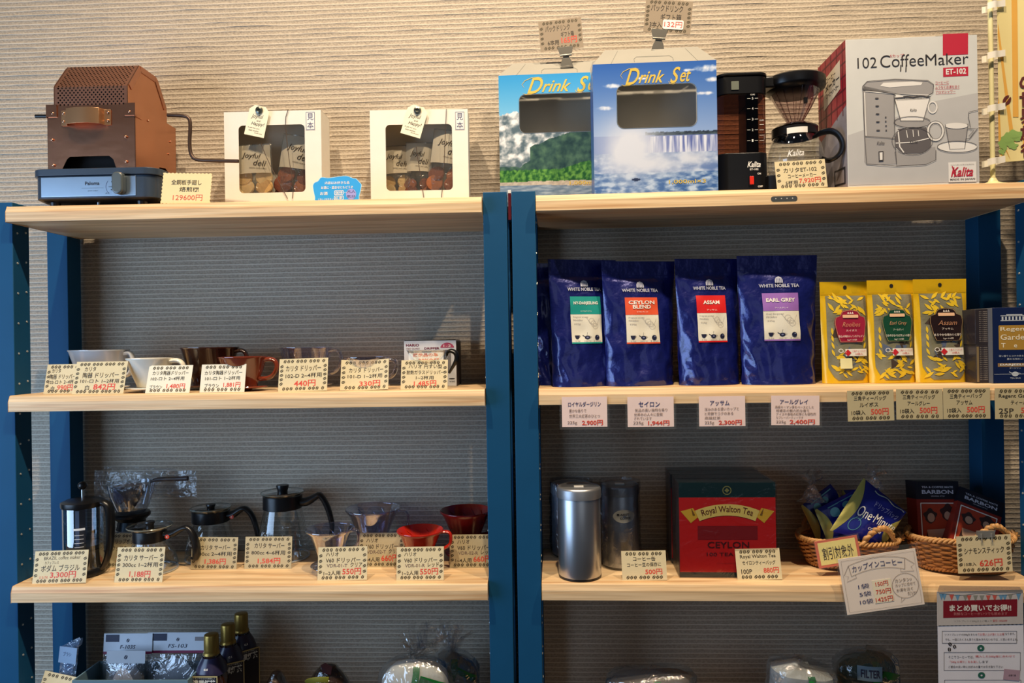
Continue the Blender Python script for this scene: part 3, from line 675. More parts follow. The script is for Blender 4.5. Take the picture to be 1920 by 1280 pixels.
def script_text(w_, h, zc, hh, x0, x1):
    return [text('D', x0, x0+(x1-x0)*.22, zc+.001, hh*1.2, shear=.45, off=.012, res=4), text('rink', x0+(x1-x0)*.20, x0+(x1-x0)*.60, zc-.0005, hh*.9, shear=.45, off=.012, res=4), text('S', x0+(x1-x0)*.68, x0+(x1-x0)*.84, zc+.001, hh*1.2, shear=.45, off=.012, res=4), text('et', x0+(x1-x0)*.83, x1, zc-.001, hh*.85, shear=.45, off=.012, res=4),
            stroke([(x0+(x1-x0)*a, zc+hh*b) for a, b in ((-.04, -.10), (-.07, .15), (-.03, .42), (.06, .62), (.16, .66), (.22, .56))], [.0004, .0008, .0011, .0012, .0009, .0003]),
            stroke([(x0+(x1-x0)*a, zc+hh*b) for a, b in ((-.06, -.50), (-.02, -.62), (.05, -.60), (.12, -.50))], [.0003, .0010, .0010, .0003]),
            stroke([(x0+(x1-x0)*a, zc+hh*b) for a, b in ((.66, -.40), (.67, -.56), (.73, -.62), (.78, -.52))], [.0010, .0010, .0008, .0003])]
GOLD = mat('gold_ink', (238, 206, 96), .3, .25)
def drink_carton(px0, px1, pt, Y, hole, fn, lab, vol, volx, pt_ridge, side_col):
    U = UR; pm = (px0+px1)/2; xa, _ = U.Y(px0, 240, Y); xb, _ = U.Y(px1, 240, Y); w_ = xb-xa; _, zt = U.Y(pm, pt, Y); h = zt-Z1; D = .090
    t = thing('drink_carton', lab, 'gift carton', U, (xa+xb)/2, Y, Z1, group=None)
    def L(px, py): x, z = U.Y(px, py, Y); return x-(xa+xb)/2, z-Z1
    (hx0, hz1), (hx1, hz0) = L(hole[0], hole[1]), L(hole[2], hole[3]); hc = ((hx0+hx1)/2, (hz0+hz1)/2, hx1-hx0, hz1-hz0, .013)
    painted('front_print', w_, h, fn, lambda x, z: (x, 0, z), t, 190, 200, hole=hc)
    inn = MB(); e = .0008
    inn.box(-w_/2, -w_/2+e, .0004, D, 0, h); inn.box(w_/2-e, w_/2, .0004, D, 0, h); inn.box(-w_/2, w_/2, D-e, D, 0, h); inn.box(-w_/2, w_/2, .0004, D, 0, e)
    inn.obj('carton', mat('print_side_%d' % side_col[0], side_col, .35, vary=(20, .25)), t, smooth=False)
    m = MB(); open_front(m, w_, h, rrect(hc[2]-.001, hc[3]-.001, .0128, hc[0], hc[1], 6), .001, .0003); m.obj('inner_board', mat('grey_board', (225, 222, 214), .7), t, smooth=False)
    m = MB(); m.box(-w_/2+.002, w_/2-.002, D-.006, D-.004, .002, h-.004); m.box(-w_/2+.002, w_/2-.002, .004, D-.004, h*.42, h*.42+.001); m.obj('inner_divider', mat('dark_board', (222, 220, 214), .8), t, smooth=False)
    MB().add([(x, .0016, z) for x, z in rrect(hc[2]+.004, hc[3]+.004, .013, hc[0], hc[1], 6)], [tuple(range(28))]).obj('window_film', FILM, t, smooth=False)
    MB().sheet([frame(rrect(hc[2]+.0014, hc[3]+.0014, .0137, hc[0], hc[1], 6), rrect(hc[2]-.0006, hc[3]-.0006, .0127, hc[0], hc[1], 6))], lambda x, z: (x, -.0003, z)).obj('window_edge', mat('slate_edge', (86, 104, 120), .5), t, smooth=False)
    # gable top
    _, zr = U.Y(pm, pt_ridge, Y+D*.45); hr = zr-Z1-h; ins = w_*.115; ym = D*.42
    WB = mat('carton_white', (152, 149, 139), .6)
    g = MB(); g.add([(-w_/2, 0, h), (w_/2, 0, h), (w_/2-ins, ym, h+hr), (-w_/2+ins, ym, h+hr)], [(0, 1, 2, 3)]); g.add([(-w_/2, D, h), (w_/2, D, h), (w_/2-ins, ym+.002, h+hr), (-w_/2+ins, ym+.002, h+hr)], [(3, 2, 1, 0)])
    g.obj('gable', WB, t, smooth=False)
    g = MB()
    for s in (-1, 1): g.add([(s*w_/2, 0, h), (s*(w_/2-ins), ym, h+hr), (s*w_/2, D, h)], [(0, 1, 2)])
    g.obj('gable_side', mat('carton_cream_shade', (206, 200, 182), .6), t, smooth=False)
    for s in (-1, 1):
        P = [(s*(w_/2-.030), h+.002), (s*(w_/2-.001), h+.001), (s*(w_/2+.001), h+hr*.45), (s*(w_/2-.004), h+hr*.80), (s*(w_/2-.016), h+hr*.92), (s*(w_/2-.028), h+hr*.72)]
        MB().prism(P if s > 0 else P[::-1], D*.80, D*.80+.0006).obj('ear_flap', WB, t, smooth=False)
    sl = lambda x, z: (x, ym*(z/hr)-.0006, h+z)
    MB().sheet([stroke([(-.036, hr*.08), (-.036, hr*.28), (-.031, hr*.42), (.031, hr*.42), (.036, hr*.28), (.036, hr*.08)], .0011), stroke([(-w_/2+ins*1.3, 0), (-w_/2+ins*1.9, hr*.9)], .0006), stroke([(w_/2-ins*1.3, 0), (w_/2-ins*1.9, hr*.9)], .0006)], sl).obj('handle_cut', mat('grey_cut', (120, 122, 116), .6), t, smooth=False)
    x0, z0 = L(volx[2], volx[3]); x1, z1 = L(volx[4], volx[5])
    MB().sheet(script_text(w_, h, (z0+z1)/2, abs(z1-z0), x0, x1), lambda x, z: (x, -.0006, z)).obj('title_lettering', GOLD, t, smooth=False)
    vx, vz = L(volx[0], volx[1]); MB().sheet([text(vol, vx, vx+.0117*len(vol)**.8, vz, .0085, off=.012)], lambda x, z: (x, -.0006, z)).obj('volume_lettering', GOLD, t, smooth=False)
    return t
drink_carton(936, 1166, 138, .088, (973, 178, 1124, 246), mountain, 'blue drink gift carton printed with snowy mountains, standing behind the other', '1,000ml×6', (1068, 344, 988, 150, 1126, 170), 117, (96, 138, 170))
drink_carton(1113, 1345, 117, -.006, (1156, 161, 1307, 237), waterfall, 'blue drink gift carton printed with a waterfall, in front of the other', '1,000ml×3', (1254, 342, 1172, 133, 1296, 154), 92, (70, 110, 178))
def clip_sign(px0, px1, pt, pb, Y, roll, lines, lab, clip, sticker=None, face=None):
    U = UR; pm = (px0+px1)/2; x, zb = U.Y(pm, pb, Y); xa, _ = U.Y(px0, pb, Y); xb, _ = U.Y(px1, pb, Y); _, zt = U.Y(pm, pt, Y)
    r = thing('price_card', lab, 'price card', U, x, Y, zb, 0, 'price cards clipped to the drink cartons', ry=R(roll)); w_, h = (xb-xa)*.94, (zt-zb)
    card_body(r, w_, h, lines, face=face or mat('grey_kraft', (148, 132, 110), .7), border='full', bs=1.0, stand=False)
    if sticker:
        a, b, c, d = sticker; MB().prism(rrect((b-a)*w_, (d-c)*h, .003, (-.5+(a+b)/2)*w_, (1-(c+d)/2)*h), -.0010, -.0004).obj('price_sticker', WHITEC, r, smooth=False)
        MB().sheet([text('132円', (-.5+a+.03)*w_, (-.5+b-.03)*w_, h*(1-(c+d)/2), .011)], lambda x, z: (x, -.0013, z)).obj('price', RED, r, smooth=False)
    cx = (U.Y(clip[0], clip[1], Y)[0]-x); z1 = U.Y(clip[0], clip[1], Y)[1]-zb; z0 = U.Y(clip[0], clip[2], Y)[1]-zb; L_ = z1-z0
    q = MB(); q.prism([(cx-.016, z1), (cx+.016, z1), (cx+.013, z1-L_*.30), (cx+.006, z1-L_*.48), (cx+.010, z1-L_*.66), (cx+.013, z0), (cx-.013, z0), (cx-.010, z1-L_*.66), (cx-.006, z1-L_*.48), (cx-.013, z1-L_*.30)], -.0012, -.0002)
    q.box(cx-.013, cx+.013, -.004, .004, z0-.001, z0+.003); q.cyl((cx-.012, -.002, z1-L_*.42), (cx+.012, -.002, z1-L_*.42), .0022, n=8)
    q.obj('sign_clip', mat('clip_metal', (150, 146, 136), .3, .8), r, bevel=.0003)
clip_sign(1011, 1097, 36, 93, .105, -4, [('パックドリンク', .15, .72, .28, .20, INK), ('ギフト箱', .50, .80, .50, .17, INK), ('6本用', .18, .44, .74, .17, INK), ('165円', .50, .86, .70, .22, RED)], 'brown card reading 165円 clipped above the mountain carton', (1060, 88, 128))
clip_sign(1203, 1297, 0, 62, .030, 6, [('パックドリンク', .12, .80, .26, .20, INK), ('ギフト箱', .34, .78, .52, .20, INK), ('3本入', .12, .38, .76, .17, INK)], 'brown card reading 132円 clipped above the waterfall carton', (1236, 56, 100), sticker=(.40, .84, .60, .88))

# coffee maker ------------------------------------------------------
CLEARG = film('clear_glass', (240, 244, 246), .10, .02)
SMOKE = film('smoked_tank', (176, 142, 126), .05, .08)
def coffee_maker():
    U = UR; Y = .015; x0, _ = U.Y(1348, 300, Y); x1, _ = U.Y(1443, 300, Y); xr, _ = U.Y(1548, 150, Y+.03)
    _, zt = U.Y(1400, 136, Y); _, zta = U.Y(1400, 176, Y); _, ztb = U.Y(1400, 286, Y); w_ = x1-x0; D = .125; h = zt-Z1
    t = thing('coffee_maker', 'black drip coffee maker with a brown see-through tank', 'coffee maker', U, x0, Y, Z1)
    def slab(z0, z1, xa, xb, ya, yb, r, nm, m, z1b=None, par=t):
        P = rrect(xb-xa, yb-ya, r, (xa+xb)/2, (ya+yb)/2, 6)
        return MB().rings([[(x, y, z0) for x, y in P], [(x, y, z1) for x, y in P]]).obj(nm, m, par, bevel=.0015)
    za, zb = zta-Z1, ztb-Z1
    slab(0, zb, 0, w_, 0, D, .02, 'base_housing', BLACK)
    slab(0, .034, w_*.8, w_+.108, .0, D, .05, 'hot_plate_base', BLACK)
    MB().lathe([(.048, .034), (.048, .0365), (.046, .037)], 28, (w_+.052, D*.5, 0)).obj('hot_plate', mat('plate_steel', (70, 70, 72), .3, .8), t)
    slab(zb+.0002, za-.0002, .001, w_-.001, .001, D-.001, .019, 'water_tank', SMOKE)
    slab(zb, za, w_-.024, w_, D-.06, D, .004, 'rear_column', BLACK)
    slab(za, h-.006, 0, w_, 0, D, .02, 'tank_collar', BLACK)
    slab(h-.0058, h, -.002, w_+.002, -.002, D, .022, 'tank_lid', BLACK)
    cx, cy = xr-x0-.050, D*.46
    MB().lathe([(.044, h-.026), (.056, h-.018), (.058, h-.014), (.058, h+.001), (.054, h+.004), (.001, h+.005)], 40, (cx, cy, 0), 1., .95).obj('spray_arm', BLACK, t)
    MB().prism([(w_-.02, h-.020), (cx-.03, h-.020), (cx-.03, h+.002), (w_-.02, h+.001)], cy-.03, cy+.03).obj('arm_bridge', BLACK, t, bevel=.003)
    wi = WHITEC; L = lambda px, py: (U.Y(px, py, Y)[0]-x0, U.Y(px, py, Y)[1]-Z1)
    sh = []
    for k, py in enumerate((185, 204, 224, 244, 264)):
        x, z = L(1411, py); sh += [rectshape(x-.010, x-.004, z-.0003, z+.0003), rectshape(x+.004, x+.010, z-.0003, z+.0003), text(str(5-k), x-.0014, x+.0014, z, .0045), shp(ellp(.0030, .0030, x, z))][0:3]
    for k, py in enumerate((234, 244, 254, 264)):
        x, z = L(1428, py); sh += [rectshape(x-.004, x+.004, z-.0003, z+.0003)]
    x, z = L(1411, 178); sh.append(text('CUPS', x-.004, x+.004, z, .0026)); x, z = L(1428, 226); sh.append(text('CUPS', x-.004, x+.004, z, .0026))
    a, z = L(1401, 309); b, _ = L(1426, 309); sh.append(text('Kalita', a, b, z, .011, shear=.35, off=.02)); a, z = L(1406, 318); b, _ = L(1422, 318); sh.append(text('ET-102', a, b, z, .0036, off=.02))
    a, z = L(1420, 326); sh.append(text('ON', a, a+.0065, z, .0035, off=.02)); a, z = L(1421, 351); sh.append(text('OFF', a, a+.009, z+.001, .0035, off=.02))
    MB().sheet(sh, lambda x, z: (x, -.0006, z)).obj('lettering', wi, t, smooth=False)
    x, z = L(1409, 340); MB().prism(rrect(.011, .019, .001, x, z+.001), -.0014, .0002).obj('switch_frame', BLACK, t); MB().prism(rrect(.0075, .0155, .001, x, z+.001), -.004, -.0012).obj('switch', mat('red_switch', (214, 44, 26), .25), t, bevel=.0006)
    x, z = L(1378, 161); MB().prism(rrect(.014, .016, .001, x, z), -.0012, -.0002).obj('grey_sticker', mat('foil_sticker', (128, 134, 120), .35, .4), t)
    # dripper hanging under the arm
    d = thing('dripper', 'clear plastic dripper cone under the lid of the coffee maker', 'coffee dripper', U, x0+cx+.001, Y+cy, Z1)
    zr, z0 = U.Y(1490, 166, Y+cy)[1]-Z1, U.Y(1490, 238, Y+cy)[1]-Z1
    CP = film('clear_plastic', (226, 216, 218), .09, .05)
    q = MB(); q.lathe([(.0505, zr), (.049, zr-.004), (.030, (zr+z0)/2-.004), (.0125, z0+.004), (.011, z0)], 36, cap0=False, cap1=False); q.obj('cone', CP, d)
    MB().lathe([(.0530, zr), (.0535, zr+.004), (.049, zr+.004), (.0485, zr)], 36, cap0=False, cap1=False).obj('rim', CP, d)
    rb = MB()
    for k in range(16):
        a = 2*math.pi*k/16; rb.tube([(r_*math.cos(a), r_*math.sin(a), z) for r_, z in ((.045, zr-.010), (.029, (zr+z0)/2-.004), (.014, z0+.008))], .0007, 4)
    rb.obj('rib_set', CP, d)
    MB().lathe([(.030, z0-.0005), (.030, z0+.0025), (.012, z0+.004)], 30).obj('foot_flange', CP, d)
    MB().box(.006, .012, -.036, -.030, zr-.040, zr-.030).obj('level_mark', BLACK, d)
    # carafe
    c = thing('glass_carafe', 'round glass carafe with black band on the coffee maker', 'carafe', U, x0+cx, Y+cy, Z1)
    zt_ = U.Y(1490, 246, Y+cy)[1]-Z1; zb_ = .038; hh = zt_-zb_
    MB().lathe([(.030, zb_), (.044, zb_+.003), (.052, zb_+hh*.22), (.0525, zb_+hh*.42), (.049, zb_+hh*.62), (.042, zb_+hh*.82), (.040, zb_+hh*.86), (.040, zt_)], 40, cap1=False).obj('glass_body', CLEARG, c)
    MB().lathe([(.0415, zt_-.013), (.0425, zt_-.013), (.0425, zt_+.001), (.0405, zt_+.001)], 40, cap0=False, cap1=False).obj('black_band', BLACK, c)
    MB().lathe([(.042, zt_+.001), (.043, zt_+.003), (.036, zt_+.008), (.010, zt_+.0085)], 36).obj('lid', film('smoke_lid', (96, 96, 98), .10, .06), c)
    def px(a, b, f=0.):
        yy = Y+cy-f*.072; p = U.Y(a, b, yy); return (p[0]-(x0+cx), yy-(Y+cy), p[1]-Z1)
    MB().tube([px(1528, 256, .3), px(1540, 249, .5), px(1558, 245, .8), px(1572, 252, .95), px(1580, 268, 1), px(1578, 284, .97), px(1567, 297, .85), px(1552, 302, .65), px(1543, 298, .5)], [.004, .005, .0045, .0042, .0042, .0042, .0042, .004, .003], 10, sub=2, flat=1.9).obj('handle', BLACK, c)
    cy_ = lambda x, z, r_=.0532: (x, -math.sqrt(max(1e-6, r_*r_-x*x)), z)
    a = px(1462, 300); MB().sheet([text('Kalita', a[0], a[0]+.028, a[2], .012, shear=.35, off=.01)], cy_).obj('lettering', WHITEC, c)
    a = px(1482, 255); MB().sheet([rectshape(a[0]-.018, a[0]+.018, a[2]-.006, a[2]+.005, 8, 1)], lambda x, z: cy_(x, z, .0436)).obj('paper_label', WHITEC, c)
coffee_maker()
card(UR, Z1, 1457, 1552, 301, 353, [('カリタET-102', .16, .82, .33, .17, INK), ('コーヒーメーカー', .24, .80, .54, .14, INK), ('5杯用', .18, .42, .78, .15, INK), ('7,920円', .45, .88, .73, .20, RED)], 'kraft price card reading 7,920円 in front of the glass carafe', Y=-.012, lean=8, roll=-2)

def maker_box():
    U = UR; Y = -.008; xa, _ = U.Y(1588, 240, Y); xb, _ = U.Y(1835, 240, Y); w_ = xb-xa; _, zt = U.Y(1711, 70, Y); h = zt-Z1; D = .135
    t = thing('coffee_maker_box', 'large grey and white box printed with a coffee maker drawing', 'box', U, xa, Y, Z1)
    LG = mat('grey_print', (206, 208, 206), .45, coat=.1); MB().box(0, w_, 0, D, 0, h).obj('carton', LG, t, bevel=.0007)
    L = lambda px, py: (U.Y(px, py, Y)[0]-xa, U.Y(px, py, Y)[1]-Z1)
    CX = lambda cx, cy: L(1330+cx/3.254, 30+cy/3.254)           # coordinates taken from a crop of the box
    F = lambda x, z: (x, -.0003, z); F2 = lambda x, z: (x, -.0006, z); F3 = lambda x, z: (x, -.0009, z); F4 = lambda x, z: (x, -.0012, z)
    RD = mat('crimson_print', (186, 38, 62), .45); G1 = mat('print_grey_mid', (158, 156, 156), .5); G2 = mat('print_grey_light', (186, 186, 186), .5); G3 = mat('print_grey_dark', (96, 92, 94), .5); WH = mat('print_white', (228, 226, 222), .5); LN = mat('print_line', (70, 68, 72), .5)
    poly = lambda pts: shp([CX(*p) for p in pts])
    line = lambda pts, w_=.0009: stroke([CX(*p) for p in pts], w_)
    def elc(cx, cy, rx, ry, n=24): return [(cx+rx*math.cos(2*math.pi*k/n), cy+ry*math.sin(2*math.pi*k/n)) for k in range(n)]
    # red block and lettering
    MB().sheet([poly([(1424, 112), (1578, 106), (1578, 236), (1424, 242)]), poly([(1426, 318), (1579, 310), (1579, 366), (1426, 374)])], F).obj('red_block', RD, t, smooth=False)
    def tx(s, x0, x1, y0, y1, **k): a = CX(x0, (y0+y1)/2); b = CX(x1, (y0+y1)/2); return text(s, a[0], b[0], a[1], abs(CX(x0, y0)[1]-CX(x0, y1)[1]), rot=.010, **k)
    MB().sheet([tx('102', 903, 1020, 258, 322, off=-.008, res=4), tx('Coffee', 1042, 1308, 242, 316, off=-.008, res=4), tx('Maker', 1318, 1580, 236, 304, off=-.006, res=4), line([(1168, 300), (1166, 340)], .0018), line([(1200, 300), (1198, 342)], .0018)], F2).obj('title_lettering', mat('print_black', (34, 32, 38), .5), t, smooth=False)
    MB().sheet([tx('ET-102', 1442, 1566, 324, 360, off=.03)], F2).obj('model_lettering', WH, t, smooth=False)
    MB().sheet([tx('5カップ', 1102, 1186, 236, 256), tx('コーヒーに', 1378, 1460, 400, 418), tx('ムラなくお湯を注ぐ', 1378, 1525, 428, 446), tx('アロマシャワー', 1380, 1500, 458, 474), line([(1378, 422), (1460, 419)], .0005), line([(1378, 450), (1525, 445)], .0005), line([(1380, 478), (1502, 473)], .0005)], F2).obj('red_lettering', RD, t, smooth=False)
    # pale table top behind the drawing
    MB().sheet([poly([(845, 730), (960, 690), (1380, 520), (1638, 470), (1648, 1010), (852, 1035)])], F).obj('drawn_ground', G2, t, smooth=False)
    # machine drawing
    MB().sheet([poly([(935, 450), (945, 430), (1130, 470), (1125, 760), (945, 735), (938, 600)]), poly([(932, 430), (960, 402), (1130, 388), (1330, 396), (1366, 420), (1362, 470), (1330, 490), (1200, 486), (1125, 470), (950, 462), (932, 450)]), poly([(945, 735), (1125, 760), (1140, 905), (960, 912), (945, 890)]), poly([(1128, 830), (1378, 800), (1378, 880), (1320, 908), (1140, 918)]), poly(elc(1236, 650, 112, 34)), poly([(1437, 665), (1465, 815), (1555, 812), (1576, 660)])], F2).obj('drawn_machine', G1, t, smooth=False)
    MB().sheet([poly([(1126, 505), (1166, 640), (1302, 640), (1344, 498)]), poly(elc(1510, 800, 122, 32)), poly([(1140, 520), (1330, 510), (1334, 482), (1136, 484)]), poly([(1040, 430), (1060, 410), (1240, 402), (1300, 408), (1290, 424), (1100, 438)]), poly([(948, 740), (1124, 762), (1128, 900), (955, 900)])][:4], F3).obj('drawn_cup', WH, t, smooth=False)
    MB().sheet([poly([(1150, 690), (1320, 680), (1352, 740), (1350, 800), (1300, 838), (1180, 842), (1136, 800), (1132, 740)]), poly([(1180, 490), (1300, 486), (1296, 508), (1186, 510)])], F3).obj('drawn_coffee', G3, t, smooth=False)
    ring = lambda cx, cy, rx, ry, w_=.0009: stroke([CX(*p) for p in elc(cx, cy, rx, ry, 28)], w_, True)
    MB().sheet([line([(1150, 700), (1160, 800), (1185, 835)], .0022), line([(1135, 778), (1240, 772), (1352, 745)], .0018), ring(1378, 705, 46, 56, .0028), ring(1360, 560, 26, 34, .0024), line([(1200, 700), (1208, 745)], .0012), line([(1240, 698), (1244, 740)], .0012), line([(1272, 700), (1276, 735)], .0012), poly(elc(1505, 672, 70, 18)), line([(945, 470), (955, 740)], .0016), line([(950, 462), (1125, 478), (1350, 486)], .0014), poly([(1456, 896), (1626, 890), (1628, 1012), (1458, 1016)])], F4).obj('drawn_highlight', WH, t, smooth=False)
    MB().sheet([line(elc(1510, 800, 122, 34)), line([(1437, 665), (1465, 815), (1555, 812), (1576, 660)]), line([(1576, 690), (1634, 688), (1585, 750), (1560, 755)], .0012), line([(1590, 700), (1612, 700), (1580, 735)], .0007), line([(1638, 575), (1580, 590), (1578, 620), (1590, 680)]), line([(1126, 500), (1166, 642), (1302, 642), (1344, 498)]), line([(932, 450), (935, 430), (960, 402), (1130, 388), (1330, 396), (1366, 420), (1362, 470), (1330, 490), (1125, 478), (932, 450)]), line([(935, 450), (945, 735), (958, 905), (1140, 918), (1320, 908), (1380, 880), (1380, 820)]), line([(1125, 478), (1130, 760), (1140, 905)]), line([(945, 735), (1128, 750)]), line(elc(1236, 650, 112, 34)), ring(1378, 705, 38, 48, .0006), ring(1378, 705, 54, 62, .0006), ring(1236, 765, 124, 84, .0007), line([(1130, 505), (1180, 500), (1200, 494), (1240, 500), (1290, 490), (1340, 500)], .0022)]
               + [tx('Kalita', 1020, 1066, 768, 788, shear=.3), tx('Kalita', 1222, 1262, 568, 586, shear=.3), tx('Kalita', 1220, 1268, 762, 780, shear=.3)]
               + [poly([(1030, 828), (1060, 826), (1060, 888), (1032, 890)]), poly(elc(1020, 505, 12, 4)), poly(elc(1022, 552, 12, 4)), poly(elc(1024, 600, 12, 4)), poly(elc(1026, 648, 12, 4)), poly(elc(1028, 700, 12, 4)), poly(elc(1074, 620, 5, 4)), poly(elc(1074, 645, 5, 4)), poly(elc(1076, 672, 5, 4)), poly(elc(1077, 700, 5, 4))], lambda x, z: (x, -.0015, z)).obj('drawn_line', LN, t, smooth=False)
    MB().sheet([poly([(1036, 836), (1054, 834), (1054, 880), (1038, 882)])], lambda x, z: (x, -.0018, z)).obj('drawn_switch', WH, t, smooth=False)
    MB().sheet([tx('Kalita', 1470, 1606, 926, 984, shear=.35, off=.02, res=4), stroke([CX(1478, 918), CX(1482, 930), CX(1500, 955), CX(1490, 985)], .0016)], lambda x, z: (x, -.0018, z)).obj('maker_lettering', RD, t, smooth=False)
    MB().sheet([tx('MADE IN JAPAN', 1466, 1618, 994, 1008, off=.02), tx('Home Coffee and Brewing Machine', 1470, 1612, 908, 915)], lambda x, z: (x, -.0018, z)).obj('origin_lettering', G3, t, smooth=False)
    # left side print
    S = lambda y, z: (-.0004, y, z); S2 = lambda y, z: (-.0007, y, z)
    MB().sheet([([(0, h*.56), (D, h*.42), (D, h), (0, h)], [(0, 3, 2, 1)])], S).obj('side_red_print', mat('dark_crimson_print', (150, 30, 46), .45, vary=(70, .5)), t, smooth=False)
    tart = []
    for k in range(5):
        y0 = D*(.1+.2*k); tart.append(([(y0, h*.50), (y0+.003, h*.50), (y0+.003, h), (y0, h)], [(0, 3, 2, 1)]))
    for k in range(5): tart.append(([(0, h*(.58+.09*k)), (D, h*(.58+.09*k)), (D, h*(.58+.09*k)+.003), (0, h*(.58+.09*k)+.003)], [(0, 3, 2, 1)]))
    MB().sheet(tart, S2).obj('side_check_line', mat('tartan_line', (96, 18, 34), .5), t, smooth=False)
    lab_ = [(D*.18, h*.70), (D*.78, h*.64), (D*.78, h*.86), (D*.18, h*.90)]
    MB().sheet([(lab_, [(0, 3, 2, 1)])], lambda y, z: (-.0010, y, z)).obj('side_label', mat('buff_print', (214, 198, 172), .5), t, smooth=False)
    mir = lambda sh_, : ([(D*.96-v[0], v[1]) for v in sh_[0]], sh_[1])
    MB().sheet([mir(text('コーヒー', D*.28, D*.62, h*.84, .010)), mir(text('メーカー', D*.25, D*.75, h*.785, .014, off=.03)), mir(text('コーヒーメーカー', D*.28, D*.72, h*.73, .010, off=.02))], lambda y, z: (-.0013, y, z)).obj('side_lettering', mat('print_black', (34, 32, 38), .5), t, smooth=False)
    MB().sheet([([(0, 0), (D, 0), (D, h*.42), (0, h*.56)], [(0, 3, 2, 1)])], S).obj('side_photo_print', mat('grey_photo_print', (140, 134, 138), .5, vary=(28, .5)), t, smooth=False)
    MB().sheet([frame([(D*.06, h*.03), (D*.44, h*.05), (D*.44, h*.16), (D*.06, h*.15)], [(D*.10, h*.045), (D*.41, h*.062), (D*.41, h*.148), (D*.10, h*.135)])], S2).obj('side_frame_line', mat('print_black', (34, 32, 38), .5), t, smooth=False)
maker_box()

def banner():
    U = UR; Y = .012; xp, _ = U.Y(1869, 200, Y); xa, _ = U.Y(1831, 340, Y); xb, _ = U.Y(1909, 340, Y); r_ = (xb-xa)/2
    t = thing('table_banner', 'cream table-top banner on a plastic pole beside the large coffee maker box', 'banner', U, xp, Y+.005, Z1)
    CRM = mat('cream_plastic', (232, 224, 170), .4)
    MB().lathe([(r_, 0), (r_*.98, .003), (r_*.5, .0065), (.009, .010), (.006, .016), (.0045, .018)], 36, (0, .01, 0), 1., .7).obj('base', CRM, t)
    zt = U.Y(1869, -90, Y)[1]-Z1
    MB().cyl((0, .01, .008), (0, .01, zt), .0042).obj('pole', CRM, t)
    L = lambda px, py: (U.Y(px, py, Y)[0]-xp, U.Y(px, py, Y)[1]-Z1)
    fl = MB(); x0 = L(1877, 100)[0]; z0 = L(1880, 302)[1]; W = .16
    wob = lambda x: .005+.006*math.sin((x-x0)*38)
    fl.grid(lambda u, v: (x0+W*u, wob(x0+W*u), z0+.012*u+(zt-.015-z0)*v), 16, 12); fl.obj('flag', mat('banner_cloth', (232, 216, 152), .8, vary=(12, .06)), t)
    FW = lambda d: (lambda x, z: (x, wob(x)-d, z))
    ray_ = lambda a, b, c, d: ([L(*a), L(*b), L(*c), L(*d)], [(0, 1, 2, 3)])
    def sub(s_):  # cut long quads so that they follow the cloth
        v, f = s_; a, b, c, d = [Vector(p) for p in v]; n = 8; V = []; F_ = []
        for i in range(n+1):
            t_ = i/n; V += [tuple(a.lerp(d, t_)), tuple(b.lerp(c, t_))]
        for i in range(n): F_.append((2*i, 2*i+1, 2*i+3, 2*i+2))
        return V, F_
    MB().sheet([sub(ray_((1903, 250), (1913, 262), (1878, 40), (1877, 60))), sub(ray_((1909, 215), (1920, 215), (1917, -60), (1906, -60))), sub(ray_((1878, 262), (1886, 296), (1879, 180), (1877, 190))), sub(ray_((1928, 280), (1942, 280), (1950, -60), (1934, -60))), sub(ray_((1890, 272), (1904, 296), (1892, 270), (1886, 262)))], FW(.0006)).obj('orange_ray_print', mat('ray_orange', (226, 170, 74), .8), t, smooth=False)
    g = []
    for cx, cy, rx, ry in ((1888, 268, 10, 10), (1900, 258, 14, 12), (1912, 250, 16, 10), (1885, 282, 7, 5), (1908, 270, 10, 6)):
        a = L(cx, cy); g.append(shp([(a[0]+rx/1000*(1+.25*math.sin(5*q))*math.cos(q), a[1]+ry/1000*(1+.25*math.sin(4*q))*math.sin(q)) for q in [2*math.pi*k/18 for k in range(18)]]))
    MB().sheet(g, FW(.0009)).obj('leaf_print', mat('leaf_green_print', (136, 172, 92), .8), t, smooth=False)
    a = L(1896, 184); MB().sheet([xf(bean(), a[0], a[1], 2.6, rot=-.2)], FW(.0012)).obj('bean_print', mat('bean_maroon', (92, 32, 28), .7), t, smooth=False)
    a = L(1922, 215); MB().sheet([text(ch, a[0], a[0]+.030, L(1915, y)[1], .028, off=.03) for ch, y in (('の', 150), ('世', 182), ('界', 214), ('旅', 246), ('行', 278))], FW(.0012)).obj('lettering', mat('bean_maroon', (92, 32, 28), .7), t, smooth=False)
    for py in (6, 100, 200, 300):
        a = L(1872, py); m = MB(); m.grid(lambda u, v: (a[0]-.017+.034*u, (-.0008 if u < .5 else .0005)-.0034*math.sin(math.pi*min(1, u*1.6))+wob(x0)*max(0, u-.6), a[1]-.006+.012*v+.006*(u-.5)), 12, 2)
        m.grid(lambda u, v: (a[0]-.017+.034*u, .0165-.012*max(0, u-.55)*2, a[1]-.006+.012*v+.006*(u-.5)), 12, 2); m.obj('loop', mat('white_tab', (238, 234, 222), .5), t)
banner()
